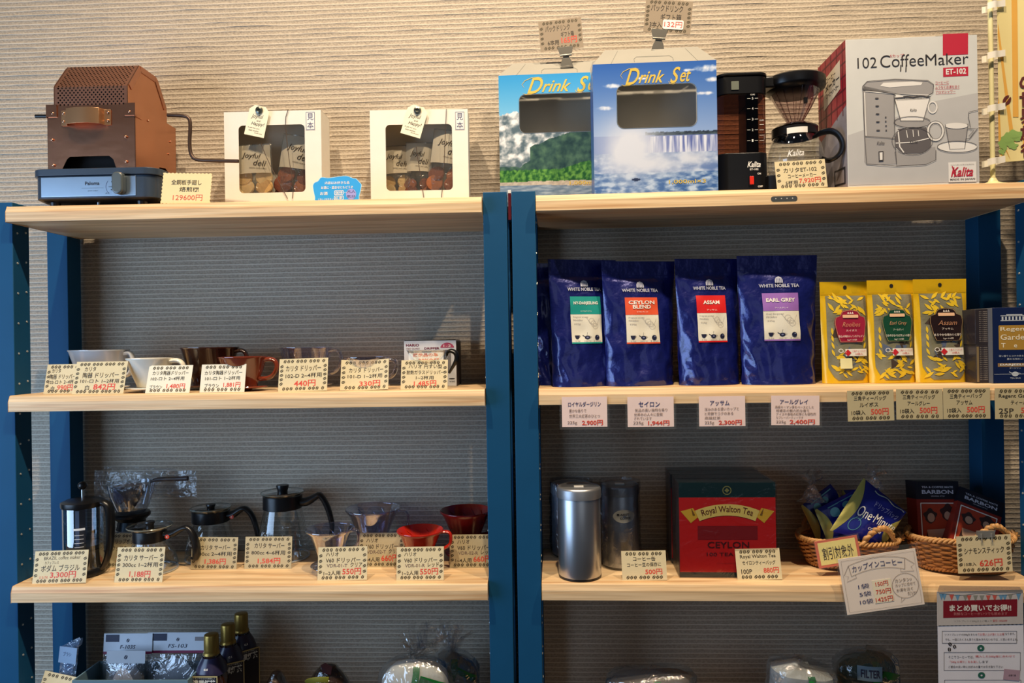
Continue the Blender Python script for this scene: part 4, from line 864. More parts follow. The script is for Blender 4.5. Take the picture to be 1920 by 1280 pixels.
# ================================================================== MIDDLE SHELF, LEFT: drippers
def glaze(n, c, v=.12): return mat(n, c, .12, spec=.6, coat=.6, vary=(14, v))
WPOR, CPOR = glaze('grey_white_porcelain', (206, 210, 214), .03), glaze('cream_porcelain', (238, 232, 214), .03)
DBR, BR = glaze('dark_brown_glaze', (58, 28, 20), .35), glaze('red_brown_glaze', (120, 50, 30), .3)
CPL = film('clear_acrylic', (234, 234, 244), .12, .04)
def kdripper(xl, xr, yr, Y, m, lab, hand, group, ribs=False):
    """flat-bottomed trapezoid dripper standing on its saucer flange"""
    U = UL; a, zr = U.Y(xl, yr, Y); b, _ = U.Y(xr, yr, Y); rx = (b-a)/2; h = zr-Z2; hx = U.Y(hand, yr, Y)[0]-(a+b)/2
    t = thing('dripper', lab, 'coffee dripper', U, (a+b)/2, Y, Z2, .0, group)
    t_ = .0035; n = 36
    def ring(k, z, kx=1., ky=1.): return [(k*rx*kx*math.cos(2*math.pi*j/n), k*rx*ky*.86*math.sin(2*math.pi*j/n), z) for j in range(n)]
    i_ = 1-t_/rx
    q = MB(); q.rings([ring(.60, .009, 1, .55), ring(.605, .014, 1, .58), ring(.82, h*.58, 1, .84), ring(.965, h-.004), ring(1., h-.002), ring(1., h), ring(i_, h), ring(i_*.96, h-.004), ring(.80*i_, h*.58, 1, .82), ring(.58, .014, .94, .5), ring(.5, .012, .94, .5)], cap0=True, cap1=True)
    q.obj('cup', m, t, ang=50)
    MB().lathe([(rx*.30, -.0), (rx*.34, .0), (rx*.36, .0030), (rx*.97, .0062), (rx*1.0, .0078), (rx*.98, .0092), (rx*.5, .0085)], n, (0, 0, 0), 1, .88).obj('saucer', m, t, ang=60)
    q = MB(); q.tube([(rx*.90, 0, h*.90), (rx+(hx-rx)*.55, 0, h*.93), (hx, 0, h*.80), (hx*.99, 0, h*.58), (rx+(hx-rx)*.35, 0, h*.36), (rx*.70, 0, h*.34)], [.0050, .0046, .0042, .0042, .0042, .005], 10, sub=2, flat=1.7); q.obj('handle', m, t)
    if ribs:
        q = MB()
        for j in range(26):
            an = 2*math.pi*j/26; q.tube([(.94*rx*math.cos(an), .94*rx*.86*math.sin(an), h*.88), (.79*rx*math.cos(an), .79*rx*.84*.86*math.sin(an), h*.5), (.60*rx*math.cos(an), .6*rx*.6*.86*math.sin(an), .016)], .0008, 4)
        q.obj('rib_set', m, t)
    return t
GD = 'flat-bottomed drippers on the middle board'
kdripper(133, 238, 657, .118, WPOR, 'large grey-white porcelain dripper behind the 842円 card', 249, GD)
kdripper(239, 323, 672, .050, CPOR, 'small cream porcelain dripper beside the large grey-white one', 344, GD)
kdripper(341, 446, 652, .118, DBR, 'large dark brown porcelain dripper behind the small brown one', 463, GD)
kdripper(411, 500, 669.5, .050, BR, 'small red-brown porcelain dripper with a loop handle', 519, GD)
kdripper(525, 622, 652, .118, CPL, 'large clear plastic dripper behind the 440円 card', 640, GD, True)
kdripper(645, 730, 670, .050, CPL, 'small clear plastic dripper behind the 330円 card', 743, GD, True)
def glass_dripper():
    U = UL; Y = .052; a, zr = U.Y(762, 657, Y); b, _ = U.Y(846, 657, Y); rx = (b-a)/2; h = zr-Z2
    t = thing('dripper', 'glass cone dripper with a black handle behind the 1,485円 card', 'coffee dripper', U, (a+b)/2, Y, Z2)
    MB().lathe([(.012, .018), (rx*.55, h*.42), (rx*.96, h-.002), (rx, h), (rx*.95, h-.001), (rx*.52, h*.42), (.010, .020)], 32, cap0=False, cap1=False).obj('cone', CLEARG, t)
    MB().lathe([(.026, 0), (.032, .003), (.032, .006), (.014, .018), (.012, .018)], 28).obj('foot', BLACK, t)
    P = lambda px, py: (U.Y(px, py, Y)[0]-(a+b)/2, 0, U.Y(px, py, Y)[1]-Z2)
    MB().tube([P(838, 668), P(839, 660), P(847, 657), P(856, 663), P(857, 674), P(850, 686), P(842, 700)], [.002, .0035, .0048, .005, .0048, .0035, .0022], 10, sub=2, flat=1.8).obj('handle', BLACK, t)
glass_dripper()
def server_box():
    U = UL; Y = .105; xa, _ = U.Y(758, 680, Y); xb, zt = U.Y(855, 638, Y); w_ = xb-xa; h = zt-Z2; D = .085
    t = thing('dripper_box', 'white glassware box behind the card marked 20%OFF', 'box', U, xa, Y, Z2)
    MB().box(0, w_, 0, D, 0, h).obj('carton', mat('box_white', (210, 212, 216), .4, coat=.2), t, bevel=.0006)
    MB().box(.001, w_-.001, .002, D-.001, h+.0001, h+.0016).obj('top_flap', BLACK, t, smooth=False)
    MB().box(w_+.0001, w_+.001, .001, D-.001, 0, h-.002).obj('side_print', mat('side_dark_print', (52, 44, 48), .5), t, smooth=False)
    F = lambda x, z: (x, -.0004, z); f2 = lambda x, z: (x, -.0007, z)
    MB().sheet([text('HARIO', w_*.04, w_*.29, h*.905, h*.058, off=.03), text('DRIPPER', w_*.39, w_*.68, h*.83, h*.045, off=.03), text('V60 GLASS', w_*.04, w_*.30, h*.83, h*.035)], F).obj('lettering', mat('maroon_print', (112, 34, 56), .5), t, smooth=False)
    P = [(w_*(.70+.26*k/12), h*(.86+.09*math.sin(math.pi*k/12)**.6)) for k in range(13)]; MB().sheet([shp([(w_*.70, h*.84)]+P+[(w_*.96, h*.84)])], F).obj('dome_emblem', mat('rose_print', (170, 66, 92), .5), t, smooth=False)
    MB().sheet([text('1-2', w_*.76, w_*.90, h*.88, h*.05)], f2).obj('dome_lettering', WHITEC, t, smooth=False)
    MB().sheet([rectshape(w_*.10, w_*.90, h*.30, h*.78), ], F).obj('photo_print', mat('taupe_print', (120, 118, 120), .5, vary=(30, .3)), t, smooth=False)
    MB().sheet([xf(shp(ellp(w_*.06, h*.012)), w_*.91, h*.16), text('V60', w_*.86, w_*.97, h*.10, h*.03)], F).obj('coffee_emblem', BLACK, t, smooth=False)
server_box()
GC = 'kraft price cards along the middle board of the left unit'
KL = lambda *a, **k: card(UL, Z2, *a, group=GC, **k)
KL(81, 145, 683, 737, [('カリタ', .16, .42, .22, .15, INK), ('陶器 ドリッパー', .12, .88, .42, .17, INK), ('102-ロト 2~4杯用', .10, .95, .60, .14, INK), ('白', .20, .30, .82, .15, INK), ('990円', .38, .84, .79, .20, RED)], 'kraft card reading 990円, half hidden by the 842円 card', Y=.026)
KL(134, 231, 678, 738, [('カリタ', .18, .40, .23, .14, INK), ('陶器 ドリッパー', .16, .86, .42, .17, INK), ('101-ロト 1~2杯用', .13, .88, .60, .13, INK), ('白', .24, .32, .80, .15, INK), ('842円', .40, .82, .78, .20, RED)], 'kraft card reading 842円 in front of the large grey-white dripper', Y=.001, lean=16)
KL(272, 355, 685, 736, [('カリタ陶器ドリッパー', .10, .92, .28, .16, INK), ('102-ロト 2~4杯用', .08, .84, .48, .14, INK), ('ブラウン', .08, .36, .78, .15, INK), ('1,480円', .46, .88, .76, .20, RED)], 'cream card reading 1,480円 beside the small cream dripper', Y=.004, lean=18, border='tb', face=mat('cream_plain', (230, 224, 200), .6))
KL(374, 458, 683, 736, [('カリタ陶器ドリッパー', .08, .92, .30, .16, INK), ('101-ロト 1~2杯用', .10, .88, .50, .14, INK), ('ブラウン', .10, .42, .76, .15, INK), ('1,881円', .52, .90, .74, .19, RED)], 'cream card reading 1,881円 in front of the brown drippers', Y=.006, lean=13, border='tb', face=mat('cream_plain', (230, 224, 200), .6))
KL(521, 613, 672, 735, [('カリタ ドリッパー', .14, .86, .30, .18, INK), ('102-D 2~4杯用', .14, .88, .52, .15, INK), ('440円', .32, .76, .76, .20, RED)], 'kraft card reading 440円 in front of the large clear dripper', Y=.004, roll=-1)
KL(639, 729, 675, 731, [('カリタ ドリッパー', .16, .88, .34, .16, INK), ('101-D 1~2杯用', .14, .86, .54, .14, INK), ('330円', .38, .82, .78, .19, RED)], 'curled kraft card reading 330円 in front of the small clear dripper', Y=.008, roll=-1, curve=.006, lean=16)
r = KL(751, 839, 675, 730, [('ハリオ 円すい型', .16, .88, .22, .14, INK), ('耐熱ガラスドリッパー', .12, .92, .42, .14, INK), ('1~2杯用', .32, .70, .60, .13, INK), ('1,485円', .28, .76, .80, .20, RED)], 'kraft card reading 1,485円 in front of the glass cone dripper', Y=.008)
def sale_tag():
    U = UL; Y = .026; a, z0 = U.Y(766, 683, Y); b, z1 = U.Y(831, 657, Y); w_ = b-a; h = z1-z0
    t = thing('sale_tag', 'small white tag with red words 20%OFF stuck above the 1,485円 card', 'price tag', U, (a+b)/2, Y, z0, rx=-R(13))
    MB().box(-w_/2, w_/2, 0, .0006, -.004, h).obj('tag_card', WHITEC, t, smooth=False)
    MB().sheet([text('展示品の為', -w_*.38, w_*.34, h*.70, h*.30, off=.02), text('20%OFF', -w_*.22, w_*.38, h*.26, h*.34, off=.02)], lambda x, z: (x, -.0003, z)).obj('lettering', RED, t, smooth=False)
    MB().sheet([stroke([(-w_/2, h-.0015), (w_/2, h-.0015)], .0016)], lambda x, z: (x, -.0003, z)).obj('edge_line', INK, t, smooth=False)
sale_tag()

# ================================================================== MIDDLE SHELF, RIGHT: tea
def pouch_fn(w_, h, D, wr, seed, top=.14, inset=.07, wrinkle=1.):
    """front and back surfaces of a stand-up pouch"""
    def S(u, v, s):                      # u 0..1 across, v 0..1 up; s -1 front, +1 back
        flat = 1-v; bul = max(0, min(1, flat/(1-top)-top*0)) if v < 1-top*.0 else 0
        b = max(0., (1-v-top)/(1-top)); thick = D/2*(b**.55 if b > 0 else 0)
        prof = max(0, 1-abs(2*u-1)**2.6)
        k = 1-inset*math.sin(math.pi*min(1, (1-v)*.62))-.02*(1-v)**3
        x = (u-.5)*w_*k
        y = s*thick*prof**.62
        ed = abs(2*u-1)
        n1 = noise.noise((u*3.2+seed, v*4.5, s*3)); n2 = noise.noise((u*8+seed*3, v*9, s*7)); n3 = abs(noise.noise((u*5-seed, v*6.5+u*4, 2.2*s)))
        y += wr*wrinkle*(n1*.8+n2*.32+n3*.9*(ed**1.5)*1.3)*(.25+b)*(1 if b > 0 else .25)*(0 if v < .02 else 1)
        z = v*h
        if v < .12: z = v*h-.004*(1-v/.12)*0
        return x, y, z
    return S
def pouch_body(t, w_, h, D, m, seed, wr=.0075, nu=60, nv=70, top=.14, inset=.07):
    S = pouch_fn(w_, h, D, wr, seed, top, inset)
    q = MB(); q.grid(lambda u, v: S(u, v, -1), nu, nv); q.obj('front_panel', m, t, ang=180)
    q = MB(); q.grid(lambda u, v: S(1-u, v, 1), nu//2, nv//2)
    q.grid(lambda u, v: tuple(Vector(S(u, 0, -1)).lerp(Vector(S(u, 0, 1)), v)), nu//2, 2); q.obj('back_panel', m, t, ang=180)
    def dec(d):
        def g(x, z):
            v = min(.999, max(.001, z/h)); k = 1-inset*math.sin(math.pi*min(1, (1-v)*.62))-.02*(1-v)**3
            u = x/(w_*k)+.5; p = S(u, v, -1); return (p[0], p[1]-d, z)
        return g
    return dec, S
def fine(x0, x1, z0, z1, n=8): return rectshape(x0, x1, z0, z1, n, n)
BLUEP = mat('blue_foil_pouch', (18, 28, 108), .30, metal=.35, spec=.8, coat=.7, bump=(20, .55, .012), vary=(5, .1))
def tea_pouch(xl, xr, pt, pb, Y, rz, tone, name, jp, lab, seed, small=''):
    U = UR; pm = (xl+xr)/2; a, _ = U.Y(xl, 600, Y); b, _ = U.Y(xr, 600, Y); w_ = (b-a)/math.cos(rz); _, zt = U.Y(pm, pt, Y+.012); h = zt-Z2
    t = thing('tea_pouch', lab, 'tea pouch', U, (a+b)/2, Y+.022, Z2+.0004, rz, 'blue stand-up tea pouches')
    dec, S = pouch_body(t, w_, h, .062, BLUEP, seed)
    q = MB(); q.sheet([rectshape(-w_*.49, w_*.49, h*.885, h*.889, 14, 1)], dec(.0006)); q.obj('zip_line', mat('zip_blue', (16, 24, 100), .3), t)
    if not name: return t
    cw, c0, c1 = w_*.44, h*.335, h*.705; cx = -w_*.0
    zb = h*.565
    A, B = cx-cw/2, cx+cw/2
    MB().sheet([fine(A, B, c0, zb, 10)], dec(.0010)).obj('label_sheet', mat('label_paper', (226, 222, 204), .5), t, ang=180)
    MB().sheet([fine(A, B, zb, c1, 10)], dec(.0013)).obj('label_band', mat('band_%d_%d_%d' % tone, tone, .45), t, ang=180); MB().sheet([rectshape(A, B, c0, c0+.0028, 10, 1)], dec(.0013)).obj('label_stripe', mat('band_%d_%d_%d' % tone, tone, .45), t, ang=180)
    wl = []
    ws = name.split('|'); 
    for i, s in enumerate(ws): wl.append(text(s, A+cw*.10 if len(s) > 5 else A+cw*.22, B-cw*.10 if len(s) > 5 else B-cw*.22, c1-h*(.040+.036*i) if len(ws) > 1 else c1-h*.055, h*.030, off=.03))
    wl.append(text(jp, cx-cw*.18, cx+cw*.18, zb+h*.024, h*.012))
    MB().sheet(wl, dec(.0022)).obj('band_lettering', WHITEC, t)
    MB().sheet([text('WHITE NOBLE TEA', -w_*.25, w_*.24, h*.763, h*.027, off=.02, res=3), shp([(-.0075, h*.785), (.0075, h*.785), (.0075, h*.808), (.0055, h*.826), (0, h*.836), (-.0055, h*.826), (-.0075, h*.808)])], dec(.0020)).obj('brand_lettering', mat('silver_ink', (206, 210, 222), .35, .3), t)
    MB().sheet([stroke([(x, h*.786), (x, h*.82)], .0007) for x in (-.0045, -.0015, .0015, .0045)], dec(.0026)).obj('emblem_line', mat('blue_ink', (34, 44, 120), .4), t)
    dk = []
    for k, x in enumerate((-.32, 0, .32)):
        X = cx+cw*x; Z = c0+h*.048
        if k == 0: dk += [shp([(X-.0050, Z+.004), (X-.0035, Z-.0012), (X-.0016, Z-.003), (X+.0016, Z-.003), (X+.0035, Z-.0012), (X+.0050, Z+.004)]), stroke([(X+.004, Z+.0034), (X+.0066, Z+.003), (X+.004, Z)], .0006)]
        if k == 1: dk += [xf(shp(ellp(.0054, .0036)), X, Z), stroke([(X-.004, Z+.001), (X-.009, Z+.0042)], .0012), stroke([(X+.004, Z+.003), (X+.0084, Z+.001), (X+.004, Z-.0015)], .0006), stroke([(X-.0004, Z+.005), (X+.0006, Z+.010)], .0004)]
        if k == 2: dk += [shp(ellp(.0048, .0048, X, Z))]
    MB().sheet(dk, dec(.0016)).obj('brewing_icons', mat('icon_navy', (24, 28, 58), .5), t)
    MB().sheet([shp([(cx+cw*.32, c0+h*.048), (cx+cw*.32, c0+h*.062), (cx+cw*.32+.0032, c0+h*.056)]), shp(ellp(.0022, .0014, cx, c0+h*.048, 10))], dec(.0021)).obj('icon_cut', mat('icon_pale', (120, 128, 160), .5), t)
    MB().sheet([text(small or 'Fragrant aroma', A+cw*.08, A+cw*.55, zb-h*.022, h*.013), text('Nokku', A+cw*.08, A+cw*.36, zb-h*.044, h*.012), text('225g', A+cw*.10, A+cw*.30, zb-h*.076, h*.013), text('2.5g', cx-cw*.40, cx-cw*.24, c0+h*.022, h*.010), text('100℃', cx-cw*.10, cx+cw*.12, c0+h*.022, h*.010), text('3 min', cx+cw*.20, cx+cw*.44, c0+h*.022, h*.010)]
               + [stroke([(cx+cw*(.16+.09*math.cos(q)+.06*k), zb-h*(.052+.02*k)+h*.022*math.sin(q)) for q in [2*math.pi*j/14 for j in range(14)]], .0004, True) for k in range(3)]+[stroke([(cx-cw*.02, zb-h*.02), (cx+cw*.12, zb-h*.07), (cx+cw*.30, zb-h*.10), (cx+cw*.42, zb-h*.03)], .0004)], dec(.0018)).obj('label_lettering', mat('grey_ink', (146, 140, 140), .5), t)
    return t
tea_pouch(996, 1078, 493, 722, .094, .22, None, '', '', 'blue tea pouch without visible label, half hidden by the centre post', 9.)
tea_pouch(1029, 1160, 486, 723, .036, .30, (22, 150, 140), 'NY-DARJEELING', 'ロイヤルダージリン', 'blue tea pouch with a teal and white label', 1.3)
tea_pouch(1129, 1273, 489, 723, .034, .24, (222, 84, 48), 'CEYLON|BLEND', 'セイロンブレンド', 'blue tea pouch with an orange and white label', 2.1)
tea_pouch(1268, 1398, 484, 723, .034, .18, (214, 28, 28), 'ASSAM', 'アッサム', 'blue tea pouch with a bright red and white label', 3.7)
tea_pouch(1387, 1544, 478, 722, .026, .07, (150, 104, 182), 'EARL GREY', 'アールグレイ', 'blue tea pouch with a lilac and white label, largest of them', 4.4, small='Fresh Bergamot')
YEL = mat('yellow_foil_pouch', (232, 186, 24), .32, metal=.15, coat=.3, vary=(9, .06), bump=(18, .15, .01))
def leaf(cx, cz, L, rot, w_=.3):
    P = [(L*(-.5+k/7), L*w_*.5*math.sin(math.pi*k/7)) for k in range(8)]+[(L*(.5-k/7), -L*w_*.5*math.sin(math.pi*k/7)) for k in range(1, 7)]
    return xf(shp(P), cx, cz, rot=rot)
def yellow_pouch(xl, xr, pt, Y, tone, name, jp, jp2, lab, seed, tag=False):
    U = UR; pm = (xl+xr)/2; rz = .10; a, _ = U.Y(xl, 600, Y); b, _ = U.Y(xr, 600, Y); w_ = (b-a)/math.cos(rz); _, zt = U.Y(pm, pt, Y+.01); h = zt-Z2
    t = thing('teabag_pouch', lab, 'tea pouch', U, (a+b)/2, Y+.014, Z2+.0004, rz, 'yellow stand-up pouches of tea bags')
    dec, S = pouch_body(t, w_, h, .036, YEL, seed, .0018, 28, 34, .15, .03)
    MB().sheet([shp(ellp(.0036, .0036, 0, h*.945))], dec(.0008)).obj('hang_hole', DARK, t)
    rnd = random.Random(int(seed*10))
    # window
    W = [(-w_*.40, h*.86), (-w_*.40, h*.16), (-w_*.33, h*.06), (-w_*.2, h*.025), (w_*.2, h*.025), (w_*.33, h*.06), (w_*.40, h*.16), (w_*.40, h*.86)]
    def wz(z):  # half width of the window at height z
        q = z/h
        return w_*.40 if q > .16 else w_*(.20+.20*math.sqrt(max(0, (q-.025)/.135)))
    v = []; f = []; nx, nz = 14, 26
    for j in range(nz+1):
        z = h*(.03+.83*j/nz)
        for i in range(nx+1): v.append((-wz(z)+2*wz(z)*i/nx, z))
    f = [(j*(nx+1)+i, j*(nx+1)+i+1, (j+1)*(nx+1)+i+1, (j+1)*(nx+1)+i) for j in range(nz) for i in range(nx)]
    MB().sheet([(v, f)], dec(.0008)).obj('window', mat('smoky_window', (134, 130, 104), .2, metal=.1, coat=.7, bump=(34, .6, .004), vary=(26, .45)), t, ang=180)
    # tea bags showing through the window: pale and blue-grey triangles
    bags = []; 
    for k in range(11):
        cx, cz = rnd.uniform(-.26, .26)*w_, rnd.uniform(.12, .60)*h; s_ = rnd.uniform(.010, .018); r0 = rnd.uniform(0, 6)
        bags.append(shp([(cx+s_*math.cos(r0+q), cz+s_*math.sin(r0+q)) for q in (0, 2.2, 4.2)]))
    MB().sheet(bags[:6], dec(.0011)).obj('tea_bag_glimpse', mat('tea_bag_grey', (92, 104, 128), .5, vary=(60, .3)), t)
    MB().sheet(bags[6:], dec(.0013)).obj('tea_bag_glimpse', mat('tea_bag_brown', (66, 52, 42), .6, vary=(60, .3)), t)
    lv = []
    for k in range(54):
        cx, cz = rnd.uniform(-.33, .33)*w_, (rnd.uniform(.66, .85) if k < 26 else rnd.uniform(.06, .27))*h
        lv.append(leaf(cx, cz, rnd.uniform(.012, .021), rnd.choice((.5, -.5, 2.4))+rnd.uniform(-.4, .4)))
    for s_ in (-1, 1):
        for k in range(4): lv.append(leaf(s_*w_*.31, h*(.30+.07*k), .014, s_*(1.2+.1*k)))
    MB().sheet(lv, dec(.0016)).obj('leaf_print', mat('leaf_yellow', (226, 190, 44), .4, vary=(90, .2)), t)
    MB().sheet([rectshape(-w_*.49, w_*.49, h*.875, h*.879, 12, 1)], dec(.0010)).obj('zip_line', mat('zip_ochre', (176, 136, 18), .4), t)
    # lantern-shaped label
    cx = w_*.04; Wd = w_*.31; z0, z1 = h*.40, h*.72
    def lan(g=0.):
        P = [(cx-Wd*.72+g, z0+g), (cx+Wd*.72-g, z0+g), (cx+Wd*.86-g, z0+.012), (cx+Wd-g, z0+.034), (cx+Wd-g, z0+.040), (cx+Wd*.94-g, z0+.047), (cx+Wd*.66-g, z0+.050), (cx+Wd*.60-g, z1-.008), (cx+Wd*.48-g, z1-.002-g), (cx, z1-g)]
        return P+[(2*cx-x, z) for x, z in P[::-1][1:]]
    MB().sheet([shp(lan())], dec(.0038)).obj('label_sheet', mat('lab_%d_%d_%d' % tone, tone, .35, coat=.3), t, ang=180)
    MB().sheet([frame(lan(.0008), lan(.0013))], dec(.0043)).obj('label_line', mat('label_gold', (206, 170, 120), .4), t)
    MB().sheet([shp(rrect(Wd*1.0, .0058, .0012, cx, z1-.0125))], dec(.0045)).obj('label_plate', mat('plate_peach', (236, 190, 150), .5), t)
    MB().sheet([text('▲▲▲', cx-Wd*.2, cx+Wd*.2, z1-.0055, .004), text(jp, cx-Wd*.34, cx+Wd*.34, z0+.0225, .0040), text(jp2, cx-Wd*.82, cx+Wd*.82, z0+.0115, .0048, off=.01), text('2g×10袋', cx-Wd*.32, cx+Wd*.32, z0+.0045, .0036)], dec(.0048)).obj('label_lettering', mat('pale_lettering', (236, 226, 214), .5), t)
    MB().sheet([text(name, cx-Wd*.55, cx+Wd*.6, z0+.034, .0085, shear=.35, off=-.005)], dec(.0048)).obj('script_lettering', mat('tan_lettering', (196, 140, 104), .5), t)
    MB().sheet([fine(cx-Wd*.45, cx+Wd*.95, h*.265, h*.335, 6)], dec(.0040)).obj('set_label', WHITEC, t, ang=180)
    rc = (cx-Wd*.30, h*.298); MB().sheet([shp([(rc[0]-.0065, rc[1]), (rc[0], rc[1]-.0065), (rc[0]+.0065, rc[1]), (rc[0], rc[1]+.0065)]), text('三角ティーバッグ', cx-Wd*.02, cx+Wd*.86, h*.314, .0036), text('10袋入', cx+Wd*.18, cx+Wd*.66, h*.287, .0042)], dec(.0046)).obj('red_mark', mat('set_red', (196, 34, 44), .5), t)
    MB().sheet([stroke([(rc[0]-.013+.004*math.cos(q), rc[1]+.004+.0035*math.sin(q)) for q in [2*math.pi*j/10 for j in range(10)]], .0011, True), stroke([(rc[0]-.009, rc[1]+.002), (rc[0]-.003, rc[1]+.0005)], .0011)], dec(.0046)).obj('string_mark', WHITEC, t)
    if tag: MB().sheet([fine(-w_*.21, w_*.02, h*.145, h*.245, 4)], dec(.0050)).obj('paper_tag', mat('pale_tag', (232, 226, 170), .5), t)
yellow_pouch(1541, 1640, 528, .040, (158, 34, 62), 'Rooibos', 'ルイボス', '安心の味わいノンカフェイン', 'yellow tea bag pouch with a crimson label, next to the lilac-labelled blue pouch', 1.7, True)
yellow_pouch(1630, 1727, 525, .034, (24, 74, 52), 'Earl Grey', 'アールグレイ', 'さわやかなベルガモットの香り', 'yellow tea bag pouch with a green label', 2.9)
yellow_pouch(1717, 1824, 523, .028, (38, 24, 24), 'Assam', 'アッサム', 'まろやかな味わいと香り', 'yellow tea bag pouch with a black-brown label, next to the dark tea boxes', 3.3)
# dark small boxes and the navy tea box
def small_dark_box(px0, px1, p0, p1, Y, z, lab, bar):
    U = UR; a, _ = U.Y(px0, 640, Y); b, _ = U.Y(px1, 640, Y); _, z1 = U.Y((px0+px1)/2, p0, Y); h = z1-z; w_ = b-a
    t = thing('tea_box', lab, 'tea box', U, a, Y, z+.0002, 0, 'dark tea boxes stacked beside the navy tea box')
    MB().box(0, w_, 0, .07, 0, h-.0004).obj('carton', mat('dark_carton', (44, 38, 42), .4, coat=.3), t, bevel=.0005)
    F = lambda x, z: (x, -.0003, z)
    MB().sheet([rectshape(w_*.76, w_*.97, h*.04, h*.94)], F).obj('barcode_panel', WHITEC, t, smooth=False)
    if bar: MB().sheet([rectshape(w_*.78, w_*.95, h*(.12+.045*k), h*(.12+.045*k+.02)) for k in range(17)], lambda x, z: (x, -.0006, z)).obj('barcode', BLACK, t, smooth=False)
    MB().sheet([text('紅茶ティーバッグ原材料名紅茶', w_*.22, w_*.68, h*(.92-.055*k), h*.032) for k in range(16)], F).obj('lettering', mat('small_print', (170, 160, 150), .5), t, smooth=False)
    if not bar: MB().sheet([rectshape(w_*.02, w_*.16, h*.03, h*.95)], F).obj('tan_panel', mat('tan_panel_print', (132, 112, 76), .5), t, smooth=False)
_, zmid = UR.Y(1842, 646, .000)
small_dark_box(1830, 1861, 646, 713, .000, Z2, 'lower dark tea box between yellow pouches and navy box', False)
small_dark_box(1829, 1862, 579, 646, .000, zmid, 'upper dark tea box with a barcode between yellow pouches and navy box', True)
def regent_box():
    U = UR; Y = -.012; a, _ = U.Y(1861, 640, Y); _, zt = U.Y(1861, 577, Y); h = zt-Z2; w_ = .9420-a
    t = thing('tea_box', 'navy tea box with a gold name plate beside the small dark boxes', 'tea box', U, a, Y, Z2+.0002)
    MB().box(0, w_, 0, .065, 0, h).obj('carton', mat('navy_carton', (16, 32, 74), .35, coat=.4), t, bevel=.0006)
    L = lambda px, py: (U.Y(px, py, Y)[0]-a, U.Y(px, py, Y)[1]-Z2); F = lambda x, z: (x, -.0003, z); f2 = lambda x, z: (x, -.0006, z)
    MB().box(-.0006, -.0001, -.0005, .0655, 0, h).obj('wrap_edge', mat('wrap_grey', (110, 112, 116), .3), t, smooth=False)
    x0, z1 = L(1872, 610); _, z0 = L(1872, 656); x1 = w_-(x0)
    MB().sheet([shp(rrect(x1-x0, z1-z0, .002, (x0+x1)/2, (z0+z1)/2))], F).obj('gold_plate', mat('gold_plate_print', (190, 146, 62), .4, .2), t, smooth=False)
    H3 = (z1-z0)/3
    MB().sheet([text('Regent', x0+.003, x1-.004, z1-H3*.52, H3*.62, off=.01, res=3), text('Garden', x0+.003, x1-.003, z1-H3*1.45, H3*.66, off=.01, res=3), text('T    e    a', x0+.004, x1-.004, z1-H3*2.45, H3*.55, off=.01, res=3)], f2).obj('title_lettering', mat('cream_lettering', (238, 226, 196), .5), t, smooth=False)
    c = w_/2; _, ze = L(1880, 596); e = [rectshape(c-.022+.006*k, c-.019+.006*k, ze-.004, ze+.002) for k in range(8)]+[rectshape(c-.024, c+.024, ze+.003, ze+.0045), rectshape(c-.014, c+.014, ze+.005, ze+.0065), rectshape(c-.024, c+.024, ze-.0055, ze-.0043)]
    _, za = L(1900, 667); _, zb = L(1900, 673); _, zc = L(1900, 684); _, zd = L(1900, 690); _, zf = L(1900, 701)
    MB().sheet(e+[text('深い香りとコクのある紅茶の', c-.028, c+.028, za, .0036), text('豊かな味わい', c-.014, c+.014, zb, .0034), text('ダージリン', c-.010, c+.010, zd, .0028), xf(shp(ellp(.006, .0042)), c, zf), stroke([(c-.005, zf+.001), (c-.0105, zf+.004)], .0014), stroke([(c+.005, zf+.002), (c+.009, zf+.001), (c+.005, zf-.0015)], .0008), text('TEA BAG', c-.009, c+.009, zf-.0075, .0026), rectshape(.002, w_-.002, zf-.0005, zf+.0001)], F).obj('lettering', mat('silver_print', (196, 204, 210), .4), t, smooth=False)
    MB().sheet([rectshape(c-.030, c+.030, zc-.0032, zc+.0032)], F).obj('name_band', mat('bronze_print', (150, 118, 78), .4), t, smooth=False)
    MB().sheet([text('DARJEELING', c-.026, c+.030, zc, .0046, off=.03)], f2).obj('name_lettering', WHITEC, t, smooth=False)
regent_box()
# cards hung on the front edge of the middle board
def hung(px0, px1, p0, p1, lines, lab, pink, roll=0):
    U = UR; Y = -.0222 if not pink else -.0226; pm = (px0+px1)/2; x, zb = U.Y(pm, p1, Y); a, _ = U.Y(px0, p1, Y); b, _ = U.Y(px1, p1, Y); _, zt = U.Y(pm, p0, Y)
    r_ = thing('price_card', lab, 'price card', U, x, Y, zb, 0, 'laminated pink cards on the edge of the middle board' if pink else 'kraft cards on the edge of the middle board', ry=R(roll)); w_, h = b-a, zt-zb
    if pink:
        MB().box(-w_/2, w_/2, -.0002, .0012, 0, h).obj('laminate_pouch', LAMI, r_, smooth=False, bevel=.0003)
        s = .004; sub_ = MB(); sub_.box(-w_/2+s, w_/2-s, .0002, .0007, s+.001, h-s*.6)
        sub_.obj('card_sheet', PINK, r_, smooth=False); W, HH = w_-2*s, h-2*s
        inks = {}
        for ln in lines:
            tx_, x0, x1, y, hh, ink = ln[:6]; inks.setdefault(ink.name, (ink, []))[1].append(text(tx_, -W/2+x0*W, -W/2+x1*W, s+HH*(1-y), hh*HH, off=ln[6] if len(ln) > 6 else 0, rot=random.uniform(-.01, .015)))
        for nm, (ink, L_) in inks.items(): MB().sheet(L_, lambda x, z: (x, -.0004, z)).obj('price' if ink is RED else 'lettering', ink, r_, smooth=False)
    else: card_body(r_, w_, h, lines, border='tb', stand=False, face=mat('kraft_tan', (190, 176, 136), .7))
gi = mat('grey_brown_ink', (116, 96, 88), .6)
